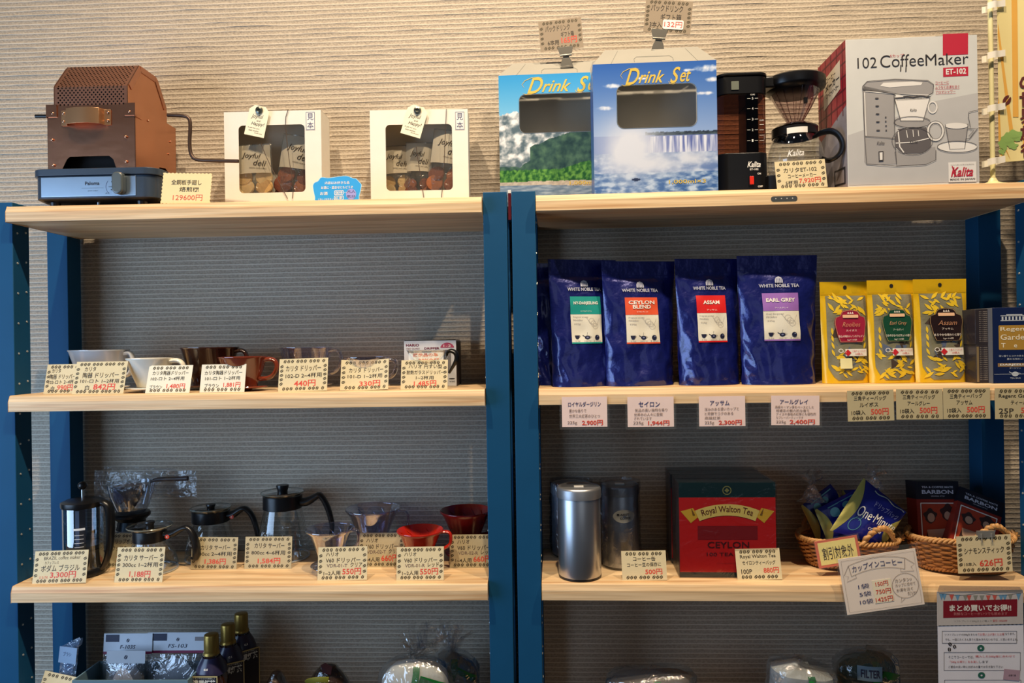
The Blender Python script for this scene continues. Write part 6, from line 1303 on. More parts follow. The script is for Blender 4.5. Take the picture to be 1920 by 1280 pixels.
def drip_bag(c4, Y, lean, lab, words, front=False, name='drip_bag'):
    """flat sachet through four picture corners taken on the vertical plane Y"""
    U = UR; Q = [U.Y(px, py, Y) for px, py in c4]; cx = sum(q[0] for q in Q)/4; cz = sum(q[1] for q in Q)/4
    t = thing(name, lab, 'coffee sachet', U, cx, Y, cz, 0, 'blue and gold drip coffee sachets', rx=-R(lean))
    q0, q1, q2, q3 = [Vector((a-cx, b-cz)) for a, b in Q]      # top, right, bottom, left corners
    S = lambda u, v: q3.lerp(q2, u).lerp(q0.lerp(q1, u), v)      # u along, v up
    def P(u, v, s, d=0.):
        p = S(u, v); bl = .0075*(max(0, 4*u*(1-u)*4*v*(1-v)))**.5+.0016*noise.noise((u*5, v*5, s+cx*9)); return (p.x, s*(bl+.0006)+(-d if s < 0 else d), p.y)
    m = MB(); m.grid(lambda u, v: P(u, v, -1), 20, 16); m.grid(lambda u, v: P(1-u, v, 1), 12, 10)
    m.obj('foil_sachet', mat('sachet_blue', (22, 30, 120), .26, metal=.2, coat=.5, bump=(26, .3, .006)), t, ang=180)
    gd = mat('sachet_gold', (176, 168, 88), .35, .35, bump=(40, .2, .004))
    tri = MB(); tri.grid(lambda u, v: P(.0+.20*u*(.25+.75*math.sin(math.pi*min(1, v*1.0)))+.0, v, -1, .0006), 4, 14); tri.grid(lambda u, v: P(1-(.17*u*math.sin(math.pi*min(1., v+.05))), v*.8, -1, .0006), 4, 10); tri.obj('gold_gusset', gd, t, ang=180)
    if words:
        D = lambda x, z: P(x, z, -1, .0014)
        MB().sheet([text('One·Minute', .22, .98, .50, .20, res=3), text('coffee', .55, .80, .28, .08)], D).obj('title_lettering', WHITEC, t)
        MB().sheet([text('ドリップバッグ', .42, .92, .74, .12)], D).obj('lettering', mat('pale_blue_ink', (130, 140, 190), .5), t)
        MB().sheet([stroke([(.30+.10*math.cos(a), .24+.12*math.sin(a)) for a in [2*math.pi*j/16 for j in range(16)]], .012, True), stroke([(.24, .32), (.28, .40), (.25, .46)], .01), stroke([(.33, .32), (.36, .40), (.33, .46)], .01)], D).obj('cup_emblem', mat('teal_foil', (92, 150, 160), .3, .3), t)
        MB().sheet([stroke([(.30+.66*k/12, .94-.02*math.sin(k)) for k in range(13)], .02)], D).obj('silver_edge', mat('silver_foil', (196, 204, 196), .25, .5), t)
    else:
        D = lambda x, z: P(x, z, -1, .0012)
        MB().sheet([shp(ellp(.10, .12, .35, .74)), shp(ellp(.08, .08, .62, .80)), stroke([(.25, .9), (.9, .93)], .025)], D).obj('foil_pattern', mat('teal_foil', (92, 150, 160), .3, .3), t)
        MB().sheet([text('ップ', .60, .80, .55, .14)], D).obj('lettering', WHITEC, t)
    return t
yb = b1[2]
drip_bag([(1626, 897), (1700, 960), (1650, 1022), (1553, 993)], yb-.040, 14, 'blue sachet with large white lettering standing on its corner in the basket', True, True)
drip_bag([(1528, 956), (1612, 916), (1640, 990), (1550, 1020)], yb-.014, 10, 'blue sachet with gold edge leaning behind the front sachet', False)
drip_bag([(1502, 948), (1560, 908), (1610, 975), (1530, 1015)], yb+.012, 8, 'dark blue sachet in clear film, lowest and darkest of the basket', False)
drip_bag([(1580, 920), (1650, 915), (1670, 990), (1590, 1010)], yb+.030, 8, 'blue sachet at the very back of the basket, mostly hidden', False)
def film_tuft(U, x, y, z, size, lab, seed, sx=1., group='clear film bag tops gathered above the sachets'):
    t = thing('clear_film_bag', lab, 'film bag', U, x, y, z, 0, group)
    rnd = random.Random(seed); F2 = film('tuft_film', (246, 248, 250), .22, .05, bump=(50, 1.), haze=.05)
    m = MB()
    m.grid(lambda u, v: ((size*.55*sx*(1-.75*v**.7)+.004*noise.noise((u*8, v*6, seed)))*math.cos(2*math.pi*u), (size*.30*(1-.75*v**.7)+.004*noise.noise((u*8+4, v*6, seed)))*math.sin(2*math.pi*u), size*.6*v-size*.3), 26, 10)
    m.obj('film_body', F2, t, ang=180)
    m = MB()
    for k in range(9):
        an = rnd.uniform(-1.1, 1.1); L = size*rnd.uniform(.35, .75); w2 = rnd.uniform(.004, .010); ph = rnd.uniform(0, 6)
        dx, dz = math.sin(an), math.cos(an)
        m.grid(lambda u, v: (dx*L*v+(u-.5)*w2*(.4+v)*dz+.002*math.sin(9*v+ph), .006*math.sin(ph+4*v)+(u-.5)*w2*.8, size*.27+dz*L*v-(u-.5)*w2*dx), 3, 8)
    m.obj('film_ruffle', F2, t, ang=180)
    return t
for args in ((1522, 925, yb-.006, .052, 'gathered film top above the darkest sachet in the basket', 3), (1640, 905, yb+.004, .040, 'gathered film top above the large blue sachet', 5)):
    px, py, yy, sz, lb, sd = args; x_, z_ = UR.Y(px, py, yy); film_tuft(UR, x_, yy, z_, sz, lb, sd)
def leafy(w_, h, cx, cz, s):
    return shp([(w_*cx+w_*.15*s*(1+.18*math.sin(5*a))*math.cos(a), h*cz+h*.10*s*(1+.15*math.cos(4*a))*math.sin(a)) for a in [2*math.pi*k/26 for k in range(26)]])
def barbon(px, pbot, w_, h, Y, rz, ry, rx, lab):
    U = UR; x, z = U.Y(px, pbot, Y); t = thing('coffee_mate_box', lab, 'box', U, x, Y, z, rz, 'small red and black boxes in the basket', rx=rx, ry=ry); D = .035
    z1 = h*.74
    MB().box(-w_/2, w_/2, 0, D, 0, z1).obj('carton', mat('brick_red_carton', (140, 38, 24), .45), t, smooth=False)
    MB().box(-w_/2-.0005, w_/2+.0005, -.0005, D+.0005, z1, h).obj('top_band', mat('ink_black_carton', (20, 20, 32), .4), t, smooth=False)
    F = lambda x, z: (x, -.0004, z); f2 = lambda x, z: (x, -.0009, z)
    MB().sheet([text('BARBON', -w_*.37, w_*.37, h*.845, h*.060, off=.03), text('TEA & COFFEE MATE', -w_*.37, w_*.37, h*.915, h*.030, off=.02), text('ORIGINAL STYLE', -w_*.16, w_*.16, h*.785, h*.018)], f2).obj('lettering', mat('pale_grey_ink', (196, 200, 214), .5), t, smooth=False)
    a = (w_*.84, h*.66)
    MB().sheet([frame(rrect(a[0], a[1], .001, 0, h*.36, 1), rrect(a[0]-.004, a[1]-.004, .001, 0, h*.36, 1))], F).obj('white_frame', WHITEC, t, smooth=False)
    MB().sheet([rectshape(-w_*.38, w_*.38, h*.05, h*.67)], lambda x, z: (x, -.0002, z)).obj('picture_ground', mat('orange_red_print', (178, 62, 32), .5, vary=(40, .2)), t, smooth=False)
    MB().sheet([leafy(w_, h, -.2, .50, 1.), leafy(w_, h, .22, .55, 1.15), shp([(-w_*.34, h*.08), (-w_*.05, h*.06), (-w_*.12, h*.22), (-w_*.3, h*.26)])], F).obj('drawn_hair', mat('print_dark_brown', (58, 34, 30), .5), t, smooth=False)
    MB().sheet([shp(ellp(w_*.085, h*.066, -w_*.185, h*.475)), shp(ellp(w_*.075, h*.060, w_*.20, h*.505)), shp([(-w_*.30, h*.30), (w_*.16, h*.32), (w_*.14, h*.20), (w_*.04, h*.12), (-w_*.18, h*.11), (-w_*.27, h*.19)]), stroke([(w_*.15, h*.29), (w_*.28, h*.27), (w_*.13, h*.20)], .003)], f2).obj('drawn_shape', mat('print_pale', (196, 158, 130), .5), t, smooth=False)
barbon(1764, 1032, .084, .134, b2[2]+.012, .06, R(1), -R(6), 'upright red and black box standing in the wicker basket')
barbon(1822, 1030, .084, .112, b2[2]-.020, -.1, R(22), -R(22), 'tilted red and black box leaning over the wicker basket handle')
def quad_card(U, q4, Y, lab, cat, name, group=None):
    """hanging card: centre and size from two picture edges on plane Y"""
    Q = [Vector(U.Y(px, py, Y)) for px, py in q4]; w_ = ((Q[1]-Q[0]).length+(Q[2]-Q[3]).length)/2; h = ((Q[3]-Q[0]).length+(Q[2]-Q[1]).length)/2
    bc = (Q[2]+Q[3])/2; dx = Q[2]-Q[3]; ang = math.atan2(dx.y, dx.x)
    t = thing(name, lab, cat, U, bc.x, Y, bc.y, 0, group, ry=-ang); return t, w_, h
t, w_, h = quad_card(UR, [(1786, 1006), (1888, 1002), (1899, 1071), (1797, 1075)], b2[2]-.0815, 'kraft card reading 626円 clipped to the basket of red and black boxes', 'price card', 'price_card')
card_body(t, w_, h, [('シナモンスティック', .13, .86, .40, .17, INK), ('10本入', .12, .34, .76, .10, INK), ('626円', .40, .82, .74, .20, RED, .02)], stand=False, bs=1.05)
m = MB(); m.box(-.010, .020, -.0012, .004, h-.004, h+.008); m.cyl((-.004, -.002, h+.003), (-.004, -.002, h-.012), .0012, n=6); m.cyl((.014, -.002, h+.003), (.014, -.002, h-.012), .0012, n=6); m.obj('clear_clip', mat('clip_metal_pale', (190, 186, 176), .25, .7), t)
t, w_, h = quad_card(UR, [(1524, 1014), (1604, 1005), (1616, 1053), (1536, 1066)], b1[2]-.078, 'yellow notice with a red border clipped to the basket of sachets', 'notice card', 'notice_card')
MB().box(-w_/2, w_/2, 0, .001, 0, h).obj('card_sheet', mat('salmon_card', (214, 110, 88), .5), t, smooth=False)
MB().box(-w_/2+.005, w_/2-.005, -.0003, 0, .005, h-.004).obj('yellow_panel', mat('pale_yellow_card', (244, 232, 150), .5), t, smooth=False)
MB().sheet([text('割引対象外', -w_*.36, w_*.36, h*.50, h*.46, off=.006, res=3)], lambda x, z: (x, -.0006, z)).obj('lettering', mat('print_black', (34, 32, 38), .5), t, smooth=False)
MB().box(-w_/2-.002, w_/2+.003, -.0010, -.0008, -.002, h+.003).obj('laminate_pouch', LAMI, t, smooth=False)
def cup_sign():
    U = UR; Y = -.034
    t, w_, h = quad_card(U, [(1563, 1053), (1706, 1024), (1736, 1133), (1587, 1154)], Y, 'large tilted pink menu card with a speech bubble over the board edge', 'menu card', 'menu_card')
    MB().box(-w_/2-.003, w_/2+.004, -.0005, .0012, -.003, h+.008).obj('laminate_pouch', LAMI, t, smooth=False, bevel=.0004)
    MB().box(-w_/2+.001, w_/2-.001, -.0003, .0009, .001, h-.001).obj('card_sheet', mat('pale_pink_card', (248, 232, 216), .55), t, smooth=False)
    F = lambda x, z: (x, -.0009, z)
    X = lambda u: -w_/2+u*w_; Zv = lambda v: h*(1-v)
    pt = lambda L: [(X((a-100)/1130.), Zv((b-330)/830.)) for a, b in L]
    # drawn in a frame where the card is upright
    MB().sheet([text('カップインコーヒー', X(.16), X(.80), Zv(.24), h*.115, off=.004)], lambda x, z: (x, -.0009, z+.006*(1-(x/w_*2.4)**2))).obj('title_lettering', NAVY, t, smooth=False)
    ban = [(X(.12+.72*k/14), Zv(.145)+.008*(1-((k-7)/7)**2)) for k in range(15)]; ban2 = [(X(.14+.68*k/14), Zv(.335)+.008*(1-((k-7)/7)**2)) for k in range(15)]
    ln = [stroke(ban, .0006), stroke(ban2, .0006), stroke([ban[0], ban2[0]], .0006), stroke([ban[-1], ban2[-1]], .0006),
          stroke([ban[0], (X(.05), Zv(.30)), (X(.10), Zv(.33)), (X(.07), Zv(.42)), (X(.20), Zv(.37)), ban2[1]], .0006), stroke([ban[-1], (X(.95), Zv(.27)), (X(.90), Zv(.31)), (X(.93), Zv(.39)), (X(.76), Zv(.37)), ban2[-2]], .0006),
          stroke([(X(.79)+w_*.165*math.cos(q), Zv(.62)+h*.215*math.sin(q)) for q in [2*math.pi*j/28 for j in range(28)]], .0006, True), stroke([(X(.72), Zv(.82)), (X(.70), Zv(.90)), (X(.76), Zv(.84))], .0006)]
    MB().sheet(ln+[text('カンタン♪', X(.67), X(.88), Zv(.52), h*.065), text('カップに合せて', X(.665), X(.92), Zv(.60), h*.06), text('お湯を注ぐ', X(.67), X(.88), Zv(.685), h*.06), text('だけ!', X(.80), X(.91), Zv(.765), h*.06)]+[frame(rrect(w_-.010, h-.010, .001, 0, h/2, 1), rrect(w_-.0106, h-.0106, .001, 0, h/2, 1))], F).obj('drawn_line', mat('taupe_ink', (120, 104, 92), .6), t, smooth=False)
    MB().sheet([text('1袋', X(.20), X(.34), Zv(.53), h*.085), text('5袋', X(.20), X(.35), Zv(.665), h*.085), text('10袋', X(.19), X(.36), Zv(.80), h*.085)], F).obj('lettering', NAVY, t, smooth=False)
    MB().box(X(.38), X(.62), -.0008, -.0006, Zv(.86), Zv(.46)).obj('price_strip', mat('cream_strip', (240, 228, 196), .6), t, smooth=False)
    MB().sheet([text('150円', X(.42), X(.58), Zv(.53), h*.085, off=.006), text('750円', X(.41), X(.60), Zv(.665), h*.09, off=.006), text('1425円', X(.39), X(.61), Zv(.80), h*.09, off=.006)], lambda x, z: (x, -.0012, z)).obj('price', RED, t, smooth=False)
cup_sign()
def poster():
    U = UR; Y = -.0255; a, zt = U.Y(1757, 1109, Y); b, _ = U.Y(1918, 1105, Y); w_ = b-a; h = .226
    t = thing('poster', 'tall printed sale poster with a dark red heading, taped below the lower board edge', 'poster', U, (a+b)/2, Y, zt-h, 0, ry=0)
    MB().box(-w_/2, w_/2, 0, .0006, 0, h).obj('paper', mat('poster_white', (240, 240, 248), .5), t, smooth=False)
    MB().box(-w_/2-.003, w_/2+.003, -.0010, -.0008, -.002, h+.016).obj('clear_sleeve', film('sleeve_film', (252, 252, 252), .02, .08), t, smooth=False)
    L = lambda px, py: (U.Y(px, py, Y)[0]-(a+b)/2, U.Y(px, py, Y)[1]-(zt-h)); K = lambda cx, cy: L(1760+cx/5.82, 1060+cy/5.82)
    F = lambda x, z: (x, -.0003, z); f2 = lambda x, z: (x, -.0005, z); f3 = lambda x, z: (x, -.0007, z)
    MB().sheet([([K(-22, 285), K(920, 262), K(924, 640), K(-18, 660)], [(3, 2, 1, 0)])], F).obj('top_panel', mat('poster_grey', (206, 200, 196), .5, vary=(80, .06)), t, smooth=False)
    for col, xs in (((110, 160, 196), (30, 60, 205, 680, 720, 870)), ((214, 96, 84), (140, 540, 330, 610)), ((150, 150, 140), (290, 400, 470, 780))):
        S = []
        for x in xs: y = 305+20*math.sin(x/900*math.pi); S.append(([K(x-26, y), K(x+26, y-2), K(x, y+70)], [(0, 2, 1)]))
        MB().sheet(S, f2).obj('bunting_flags', mat('bunting_%d' % col[0], col, .6), t, smooth=False)
    MB().sheet([stroke([K(x, 300+26*math.sin(x/450*math.pi)**2) for x in range(0, 920, 60)], .0006), stroke([K(0, 655), K(920, 638)], .0005)]+[stroke([K(x, 655-x*.018), K(x+22, 655-(x+22)*.018)], .0011) for x in range(0, 900, 44)], f2).obj('bunting_line', mat('poster_dark', (60, 56, 60), .5), t, smooth=False)
    MB().sheet([([K(48, 385), K(856, 365), K(854, 552), K(48, 570)], [(3, 2, 1, 0)])], f2).obj('heading_block', mat('wine_print', (136, 26, 42), .5), t, smooth=False)
    def T(s, x0, x1, y, hh, **k): p, q = K(x0, y), K(x1, y); return text(s, p[0], q[0], p[1], hh/5.82/1000*1.0, rot=.012, **k)
    MB().sheet([T('まとめ買いでお得!!', 116, 790, 458, 72, off=.03, res=3)], f3).obj('heading_lettering', WHITEC, t, smooth=False)
    MB().sheet([T('新鮮なコーヒーがいつでも飲めます', 162, 748, 522, 32)], f3).obj('subheading_lettering', mat('rose_ink', (216, 140, 140), .5), t, smooth=False)
    MB().sheet([T('ソフトブレンド500g以上ご購入で', 166, 580, 606, 26), T('ソフトブレンドの500gをまとめ', 66, 420, 752, 26), T('になります。', 700, 832, 742, 26), T('でも、一度にたくさん買うと飲みきれないのでは…と思いますよね。', 70, 864, 802, 26),
                T('そこでコーヒーでは、', 106, 380, 996, 26), T('します', 440, 540, 1048, 26), T('ご都合の良い時にお好みの量でお引き取り下さい', 106, 700, 1100, 26)]+[frame(*[[K(444+x_, y_) for x_, y_ in [(sx*(408-g), 780+sz*(68-g)) for sx, sz in ((-1, 1), (1, 1), (1, -1), (-1, -1))]] for g in (0, 4)]), frame(*[[K(474+x_, y_) for x_, y_ in [(sx*(418-g), 1045+sz*(100-g)) for sx, sz in ((-1, 1), (1, 1), (1, -1), (-1, -1))]] for g in (0, 4)]),
                frame(*[[K(480+x_, y_) for x_, y_ in [(sx*(418-g), 1345+sz*(100-g)) for sx, sz in ((-1, 1), (1, 1), (1, -1), (-1, -1))]] for g in (0, 4)])]+[xf(bean(), *K(x, y), 1., rot=r0) for x, y, r0 in ((124, 858, 1.2), (172, 884, .9), (116, 914, .6))], F).obj('lettering', mat('poster_dark', (60, 56, 60), .5), t, smooth=False)
    MB().sheet([T('割引 10%OFF', 590, 746, 600, 26), T('てお買い上げ頂くとお得', 424, 712, 748, 26), T('購入した500g毎に合わせて', 400, 832, 988, 28), T('「500g お預り」をお渡し', 122, 430, 1048, 28)], f2).obj('red_lettering', mat('poster_red', (206, 78, 84), .5), t, smooth=False)
    for y in (898, 1194):
        c = K(458 if y < 1000 else 466, y); MB().sheet([frame(ellp(.0062, .0056, *c), ellp(.0034, .0030, *c)), frame(ellp(.0034, .003, *c), ellp(.002, .002, *c))], f2).obj('arrow_disc', mat('poster_green', (44, 110, 92), .5), t, smooth=False)
    MB().sheet([([K(712, 1125), K(886, 1140), K(876, 1255), K(700, 1240)], [(3, 2, 1, 0)])], f3).obj('ticket_print', mat('ticket_mauve', (190, 160, 176), .5), t, smooth=False)
    MB().sheet([T('お預り券', 760, 840, 1195, 22)], lambda x, z: (x, -.0009, z)).obj('ticket_lettering', mat('poster_dark', (60, 56, 60), .5), t, smooth=False)
    MB().prism([(-w_/2, h+.001), (w_/2, h+.001), (w_/2-.006, h+.010), (-w_/2+.004, h+.012)], -.0012, -.0010).obj('sticky_tape', film('tape_film', (226, 220, 206), .06, .2, haze=.12), t, smooth=False)
poster()
# ================================================================== BOTTOM SHELF: what shows above the frame's lower edge
def bottle(px, pt, pb, Y, lab, rz=0.):
    U = UL; x, zt = U.Y(px, pt, Y); h = zt-Z4; r_ = .0145
    t = thing('tea_bottle', lab, 'bottle', U, x, Y, Z4, rz, 'gold-capped bottles of concentrated tea')
    sc = h/.245
    MB().lathe([(.026, 0), (.030, .004), (.030, .135*sc), (.031, .160*sc), (.019, .188*sc), (.0150, .198*sc), (.0145, .206*sc)], 32).obj('glass_body', mat('tea_glass', (46, 24, 14), .08, coat=.8, spec=.6), t)
    zc = h-.040; MB().lathe([(.0150, zc), (.0162, zc+.001), (.0158, zc+.004), (.0142, zc+.006), (.0140, h-.004), (.0128, h-.001), (.010, h), (.001, h)], 28).obj('cap', mat('gold_foil_cap', (158, 128, 62), .34, .75, bump=(120, .3, .001)), t)
    # neck label hanging as a folded card
    MB().lathe([(.0308, zc-.034), (.0262, zc-.020), (.0168, zc-.0035), (.0164, zc-.0035)], 28, cap0=False, cap1=False).obj('neck_collar', mat('collar_navy', (34, 30, 62), .35, coat=.3), t)
    zl = zc-.028; w_ = .0265
    P = lambda x, z: (x, -.0320, z)
    q = MB(); q.prism([(-w_, zl-.085), (w_, zl-.085), (w_, zl-.006), (w_*.86, zl), (-w_*.86, zl), (-w_, zl-.006)], -.0326, -.0318); q.obj('front_label', mat('label_black', (22, 20, 34), .4), t, smooth=False)
    MB().sheet([frame([(-w_+.0005, zl-.0845), (w_-.0005, zl-.0845), (w_-.0005, zl-.001), (-w_+.0005, zl-.001)], [(-w_+.0022, zl-.083), (w_-.0022, zl-.083), (w_-.0022, zl-.0035), (-w_+.0022, zl-.0035)])], lambda x, z: (x, -.0329, z)).obj('label_border', mat('label_gold_edge', (196, 178, 120), .4), t, smooth=False)
    MB().sheet([text('濃厚紅茶', -w_*.84, w_*.84, zl-.016, .016, off=.03, res=3), text('レモンやミルクで美味しく', -w_*.8, w_*.8, zl-.0055, .0032)], lambda x, z: (x, -.0332, z)).obj('lettering', mat('label_silver', (214, 216, 206), .4), t, smooth=False)
    def cf(x, z):
        z2 = z; k = max(0, min(1, (zc-.0035-z)/.0305)); r2 = .0168+(.0308-.0168)*k; return (x, -math.sqrt(max(1e-6, r2*r2-x*x))-.0012, z)
    MB().sheet([shp(ellp(.0085, .0045, 0, zc-.020))], cf).obj('oval_badge', mat('badge_crimson', (150, 30, 60), .4), t); MB().sheet([text('G.S', -.004, .004, zc-.020, .0035, off=.03)], lambda x, z: (x, cf(x, z)[1]-.0006, z)).obj('badge_lettering', WHITEC, t)
bottle(396, 1188, 1280, .052, 'front gold-capped tea bottle with the label 濃厚紅茶')
bottle(427, 1169, 1280, .112, 'middle gold-capped tea bottle, behind the front bottle', .55)
bottle(452, 1149, 1280, .168, 'rearmost gold-capped tea bottle, its cap the highest of the three', .75)
def filter_pack(px0, px1, pt, Y, name, mid, lab, stripe=True, lean=6, hd=.040, white=(208, 212, 220)):
    U = UL; pm = (px0+px1)/2; a, zt = U.Y(px0, pt, Y); b, _ = U.Y(px1, pt, Y); w_ = b-a; h = .165
    t = thing('filter_pack', lab, 'filter pack', U, (a+b)/2, Y, zt-h, 0, 'packs of coffee filters in the grey box', rx=-R(lean))
    MB().box(-w_/2, w_/2, -.0008, 0, h-hd, h).obj('header_card', mat('header_white_%d' % white[0], white, .4, coat=.2), t, smooth=False)
    F = lambda x, z: (x, -.0011, z)
    if stripe:
        MB().sheet([rectshape(-w_/2, w_/2, h-hd, h-hd+.005)], F).obj('maroon_stripe', mat('stripe_maroon', (122, 24, 64), .4), t, smooth=False)
        MB().sheet([rectshape(-w_*.46, -w_*.18, h-.016, h-.002)], F).obj('navy_block', mat('block_navy', (20, 24, 58), .4), t, smooth=False)
    MB().sheet([text(name, -w_*.16, w_*.16, h-.026, .0075, shear=.2, off=.01), xf(bean(), 0, h-.0135, 1.0)] if name else [xf(bean(), 0, h-.012, 1.1)], F).obj('lettering', mat('header_ink', (44, 44, 66), .5), t, smooth=False)
    if mid: MB().sheet([shp(rrect(w_*.16, .008, .001, w_*.36, h-.0125, 2))], F).obj('grey_stamp', mat('stamp_grey', (130, 122, 124), .5), t, smooth=False)
    n = int(px0)
    m = MB(); m.grid(lambda u, v: (-w_/2+w_*u, -.014*math.sin(math.pi*u)**.6*math.sin(math.pi*min(1, .1+.9*(1-v)))**.5-.0008-.0018*noise.noise((u*6, v*6, n)), (h-hd)*v), 22, 18); m.obj('clear_bag', film('pack_film', (228, 230, 236), .12, .06, bump=(34, .9), haze=.04), t, ang=180)
    m = MB(); rr = w_*.42; m.grid(lambda u, v: (rr*(2*u-1), -.006-.004*math.sin(math.pi*u), -.01+(h-hd+.004)*v*math.sqrt(max(0, 1-(2*u-1)**2*.72))), 18, 6); m.obj('paper_filters', mat('filter_paper', (186, 184, 182), .8, bump=(60, .3)), t, ang=180)
filter_pack(186, 278, 1193, .060, 'F-103S', False, 'filter pack marked F-103S behind the small pack')
filter_pack(269, 384, 1191, .062, 'FS-103', True, 'wide filter pack marked FS-103 beside the gold-capped bottles')
filter_pack(191, 264, 1226, .030, '', False, 'small filter pack standing in front of the F-103S pack', stripe=False, hd=.024, white=(196, 196, 200))
def bin_box():
    U = UL; a, zt = U.Y(135, 1276, .0); b, _ = U.Y(352, 1276, 0); w_ = b-a; h = zt-Z4; D = .085; e = .003
    t = thing('storage_box', 'open grey-blue storage box holding the filter packs', 'box', U, (a+b)/2, .0, Z4)
    GB = mat('blue_grey_card', (96, 124, 136), .5)
    for args in ((-w_/2, w_/2, 0, e), (-w_/2, w_/2, D-e, D), (-w_/2, -w_/2+e, e, D-e), (w_/2-e, w_/2, e, D-e)):
        MB().box(*args, 0, h).obj('side_wall', GB, t, smooth=False)
    MB().box(-w_/2, w_/2, 0, D, 0, e).obj('box_bottom', GB, t, smooth=False)
bin_box()
def wrapped_stick():
    U = UL; Y = .045; x, z = U.Y(108, 1290, Y)
    t = thing('wrapped_brush', 'slim blue-white packet in clear film leaning by the blue post', 'packet', U, x, Y, Z4, 0, ry=R(7)); h = (U.Y(118, 1201, Y)[1]-Z4)
    m = MB(); m.grid(lambda u, v: (-.017+.034*u+(.006*(v > .93)), -.006*math.sin(math.pi*u)-.002*noise.noise((u*4, v*18, 2)), h*v+.022*(u-.5)*max(0, v-.7)/.3), 10, 40); m.grid(lambda u, v: (.017-.034*u, .006*math.sin(math.pi*u), h*v+.022*(.5-u)*max(0, v-.7)/.3), 8, 12); m.obj('clear_bag', film('stick_film', (206, 222, 240), .20, .07, bump=(60, 1.), haze=.25, hazecol=(150, 176, 206)), t, ang=180)
    MB().box(-.011, .010, -.001, .001, 0, h*.93).obj('inner_card', mat('pale_blue_card', (150, 170, 196), .5), t, smooth=False)
    MB().box(-.0165, .0185, -.0078, -.0070, h-.040, h-.008).obj('paper_header', mat('header_pale', (176, 196, 220), .5), t, smooth=False)
    MB().sheet([text('ブラシ', -.008, .008, h-.022, .008)], lambda x, z: (x, -.0081, z)).obj('lettering', NAVY, t, smooth=False)
wrapped_stick()
card(UL, Z4, 20, 82, 1273, 1345, [('ブラシ', .2, .8, .4, .2, INK), ('330円', .3, .8, .74, .2, RED)], 'kraft card tilted, under the slim blue-white packet', Y=-.01, roll=12, group='price cards on the bottom board')
def lumpy_pack(U, px, pt, half, Y, col, lab, ribbon=None, bow=None, seed=1):
    x, zt = U.Y(px, pt, Y); h = zt-Z4; rx = half/1330*(1.34+Y)
    t = thing('sweets_pack', lab, 'wrapped sweets', U, x, Y, Z4, 0, 'wrapped round sweets on the bottom board')
    m = MB(); m.rings([[((rx*math.sin(math.pi*(.06+.9*k/12))**.6)*math.cos(a)*(1+.04*noise.noise((math.cos(a)*3, k*.5, seed))), (.036*math.sin(math.pi*(.06+.9*k/12))**.6)*math.sin(a), h*k/12) for a in [2*math.pi*j/26 for j in range(26)]] for k in range(13)]); m.obj('sweet_body', mat('sweet_%d_%d_%d' % col, col, .4, vary=(24, .3)), t, ang=180)
    m = MB(); m.rings([[((rx*1.05*math.sin(math.pi*(.06+.9*k/12))**.6)*math.cos(a)*(1+.04*noise.noise((math.cos(a)*5, k*.9, seed))), (.040*math.sin(math.pi*(.06+.9*k/12))**.6)*math.sin(a), (h+.002)*k/12) for a in [2*math.pi*j/26 for j in range(26)]] for k in range(13)], cap0=False, cap1=False); m.obj('clear_wrapping', film('sweet_film', (226, 222, 214), .07, .08, bump=(40, .6)), t, ang=180)
    if ribbon:
        MB().tube([(rx*.80*math.cos(a), -.036*abs(math.sin(a))-.002, h*.80+.026*math.sin(a)) for a in [math.pi*(.42+.45*k/14) for k in range(15)]], .006, 6, flat=.35).obj('ribbon', ribbon, t)
    if bow:
        MB().add([(-.006, -.02, h-.004), (.010, -.02, h-.008), (.014, -.024, h+.010), (.0, -.022, h+.017), (-.010, -.018, h+.010)], [(0, 1, 2, 3, 4)]).obj('bow', bow, t, smooth=False)
lumpy_pack(UL, 518, 1262, 27, .06, (72, 46, 30), 'round brown sweets pack beside the rearmost bottle', seed=2)
lumpy_pack(UL, 616, 1249, 50, .06, (58, 34, 22), 'dark round sweets pack with olive ribbon and dark red bow', mat('olive_ribbon', (112, 110, 26), .5), mat('dark_red_bow', (58, 16, 20), .4), 3)
GRN = mat('green_ribbon', (26, 110, 44), .35, coat=.2)
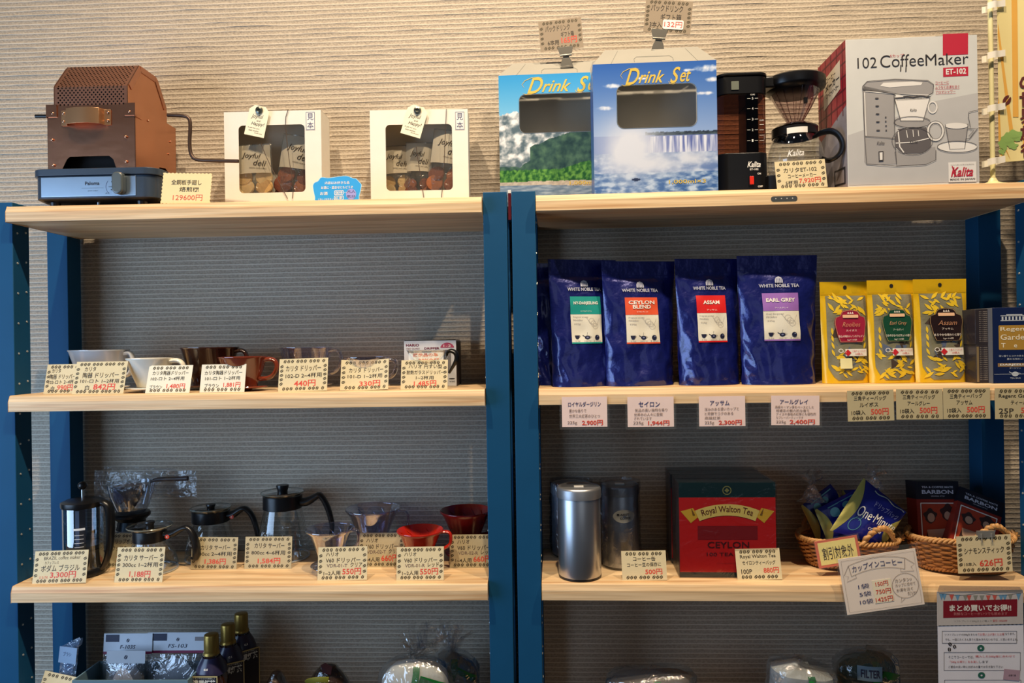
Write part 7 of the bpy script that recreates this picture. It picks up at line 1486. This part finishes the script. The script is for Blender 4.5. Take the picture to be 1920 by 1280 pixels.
def big_bag(U, px0, px1, pt, Y, lab, content, tuft=None, ribbon=True, seed=1, cols=((206, 200, 190), (190, 196, 210)), words=None, depth=.045, spread=1., dome=.70):
    pm = (px0+px1)/2; a, zt = U.Y(px0, pt, Y); b, _ = U.Y(px1, pt, Y); rx = (b-a)/2; h = zt-Z4
    t = thing('gift_bag', lab, 'clear gift bag', U, (a+b)/2, Y, Z4, 0, 'clear bags of goods on the bottom board')
    def R_(th, f, s=1., am=.05):
        k = (1-.10*f) if f < dome else ((1-.10*dome)*math.sqrt(max(0.0025, 1-((f-dome)/(1-dome))**2)))
        n_ = 1+am*noise.noise((math.cos(th)*2.5+seed, math.sin(th)*2.5, f*5)); return (rx*s*k*n_*math.copysign(abs(math.cos(th))**.7, math.cos(th)), depth*s*k*n_*math.copysign(abs(math.sin(th))**.8, math.sin(th)), h*f*(1 if s == 1 else .955)*(1-.035*math.cos(th)*math.sin(seed)))
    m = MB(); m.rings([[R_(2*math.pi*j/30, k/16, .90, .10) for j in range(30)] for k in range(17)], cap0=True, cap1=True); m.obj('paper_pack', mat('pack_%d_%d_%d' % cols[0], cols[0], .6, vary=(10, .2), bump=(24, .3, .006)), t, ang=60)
    m = MB(); m.rings([[R_(2*math.pi*j/36, k/20, 1., .13) for j in range(36)] for k in range(21)], cap0=False, cap1=False); m.obj('clear_bag', film('gift_film', (226, 232, 236), .13, .05, bump=(24, 1.), haze=.03), t, ang=180)
    if ribbon:
        rb = MB(); rb.grid(lambda u, v: (lambda p: (p[0]+(u-.5)*.013, p[1]-.0035, p[2]))(R_(-1.75+.25*v, .35+.62*v, .93, .10)), 2, 20); rb.obj('ribbon', GRN, t, ang=180)
        rb = MB(); rb.grid(lambda u, v: (lambda p: (p[0]+(u-.5)*.004, p[1]-.0035, p[2]+(u-.5)*.013))(R_(-1.45+1.0*v, .88-.10*v, .95, .10)), 2, 14); rb.obj('ribbon', GRN, t, ang=180)
    if words:
        wm = MB(); F = lambda x, z: (lambda th, f: (x, -depth*.93*math.sqrt(max(.05, 1-(x/(rx*.95))**2))-.008, z))(0, 0)
        zz_ = h*.86
        wm.sheet([rectshape(-rx*.55, rx*.15, zz_-.014, zz_+.014, 10, 2)], F); wm.obj('paper_header', mat('header_blue_grey', (118, 138, 148), .5), t, ang=180)
        MB().sheet([text(words, -rx*.46, rx*.08, zz_, .015, off=.02)], lambda x, z: (F(x, z)[0], F(x, z)[1]-.0006, z)).obj('lettering', mat('header_ink', (44, 44, 66), .5), t)
    if tuft: film_parts(t, h, tuft, seed, spread)
    return t
def film_parts(t, z0, size, seed, spread=1.):
    rnd = random.Random(seed); F2 = film('ruffle_film', (250, 250, 250), .10, .04, bump=(60, 1.))
    m = MB()
    for k in range(16):
        an = rnd.uniform(-1.0, 1.2)*spread; L = size*rnd.uniform(.4, 1.); w2 = rnd.uniform(.006, .018); ph = rnd.uniform(0, 6); dx, dz = math.sin(an), math.cos(an)
        m.grid(lambda u, v: (dx*L*v+(u-.5)*w2*(.3+v)*dz+.003*math.sin(8*v+ph), .010*math.sin(ph+3*v)+(u-.5)*w2*.8, z0-.008+dz*L*v-(u-.5)*w2*dx), 4, 10)
    m.obj('film_ruffle', F2, t, ang=180)
big_bag(UL, 700, 858, 1226, .040, 'large clear bag with green ribbon, in front beside the centre posts', None, .075, seed=3)
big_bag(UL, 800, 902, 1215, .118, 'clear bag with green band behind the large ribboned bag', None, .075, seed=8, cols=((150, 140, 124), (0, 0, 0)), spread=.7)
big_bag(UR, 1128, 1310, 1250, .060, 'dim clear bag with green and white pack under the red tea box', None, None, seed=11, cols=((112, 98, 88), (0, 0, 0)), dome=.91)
big_bag(UR, 1434, 1568, 1236, .030, 'clear bag with a white pack and green ribbon under the sachet basket', None, .022, seed=14, cols=((196, 194, 190), (0, 0, 0)), dome=.93)
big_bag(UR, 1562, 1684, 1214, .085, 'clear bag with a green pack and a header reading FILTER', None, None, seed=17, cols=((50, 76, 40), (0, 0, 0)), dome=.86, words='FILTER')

# minute printed or fixed details that stay joined count as one part each
for o in bpy.data.objects:
    n = o.name.split('.')[0]
    if o.type == 'MESH' and o.parent and n in {'shelf_pin_row', 'rivets', 'bean_border', 'spiral_ribs', 'rib_set', 'strap_rivet_pair', 'leaf_print', 'film_ruffle', 'tea_bag_glimpse', 'bunting_flags', 'brewing_icons', 'barcode', 'scale_print', 'orange_ray_print', 'side_check_line', 'drawn_line'}: o['kind'] = 'stuff'
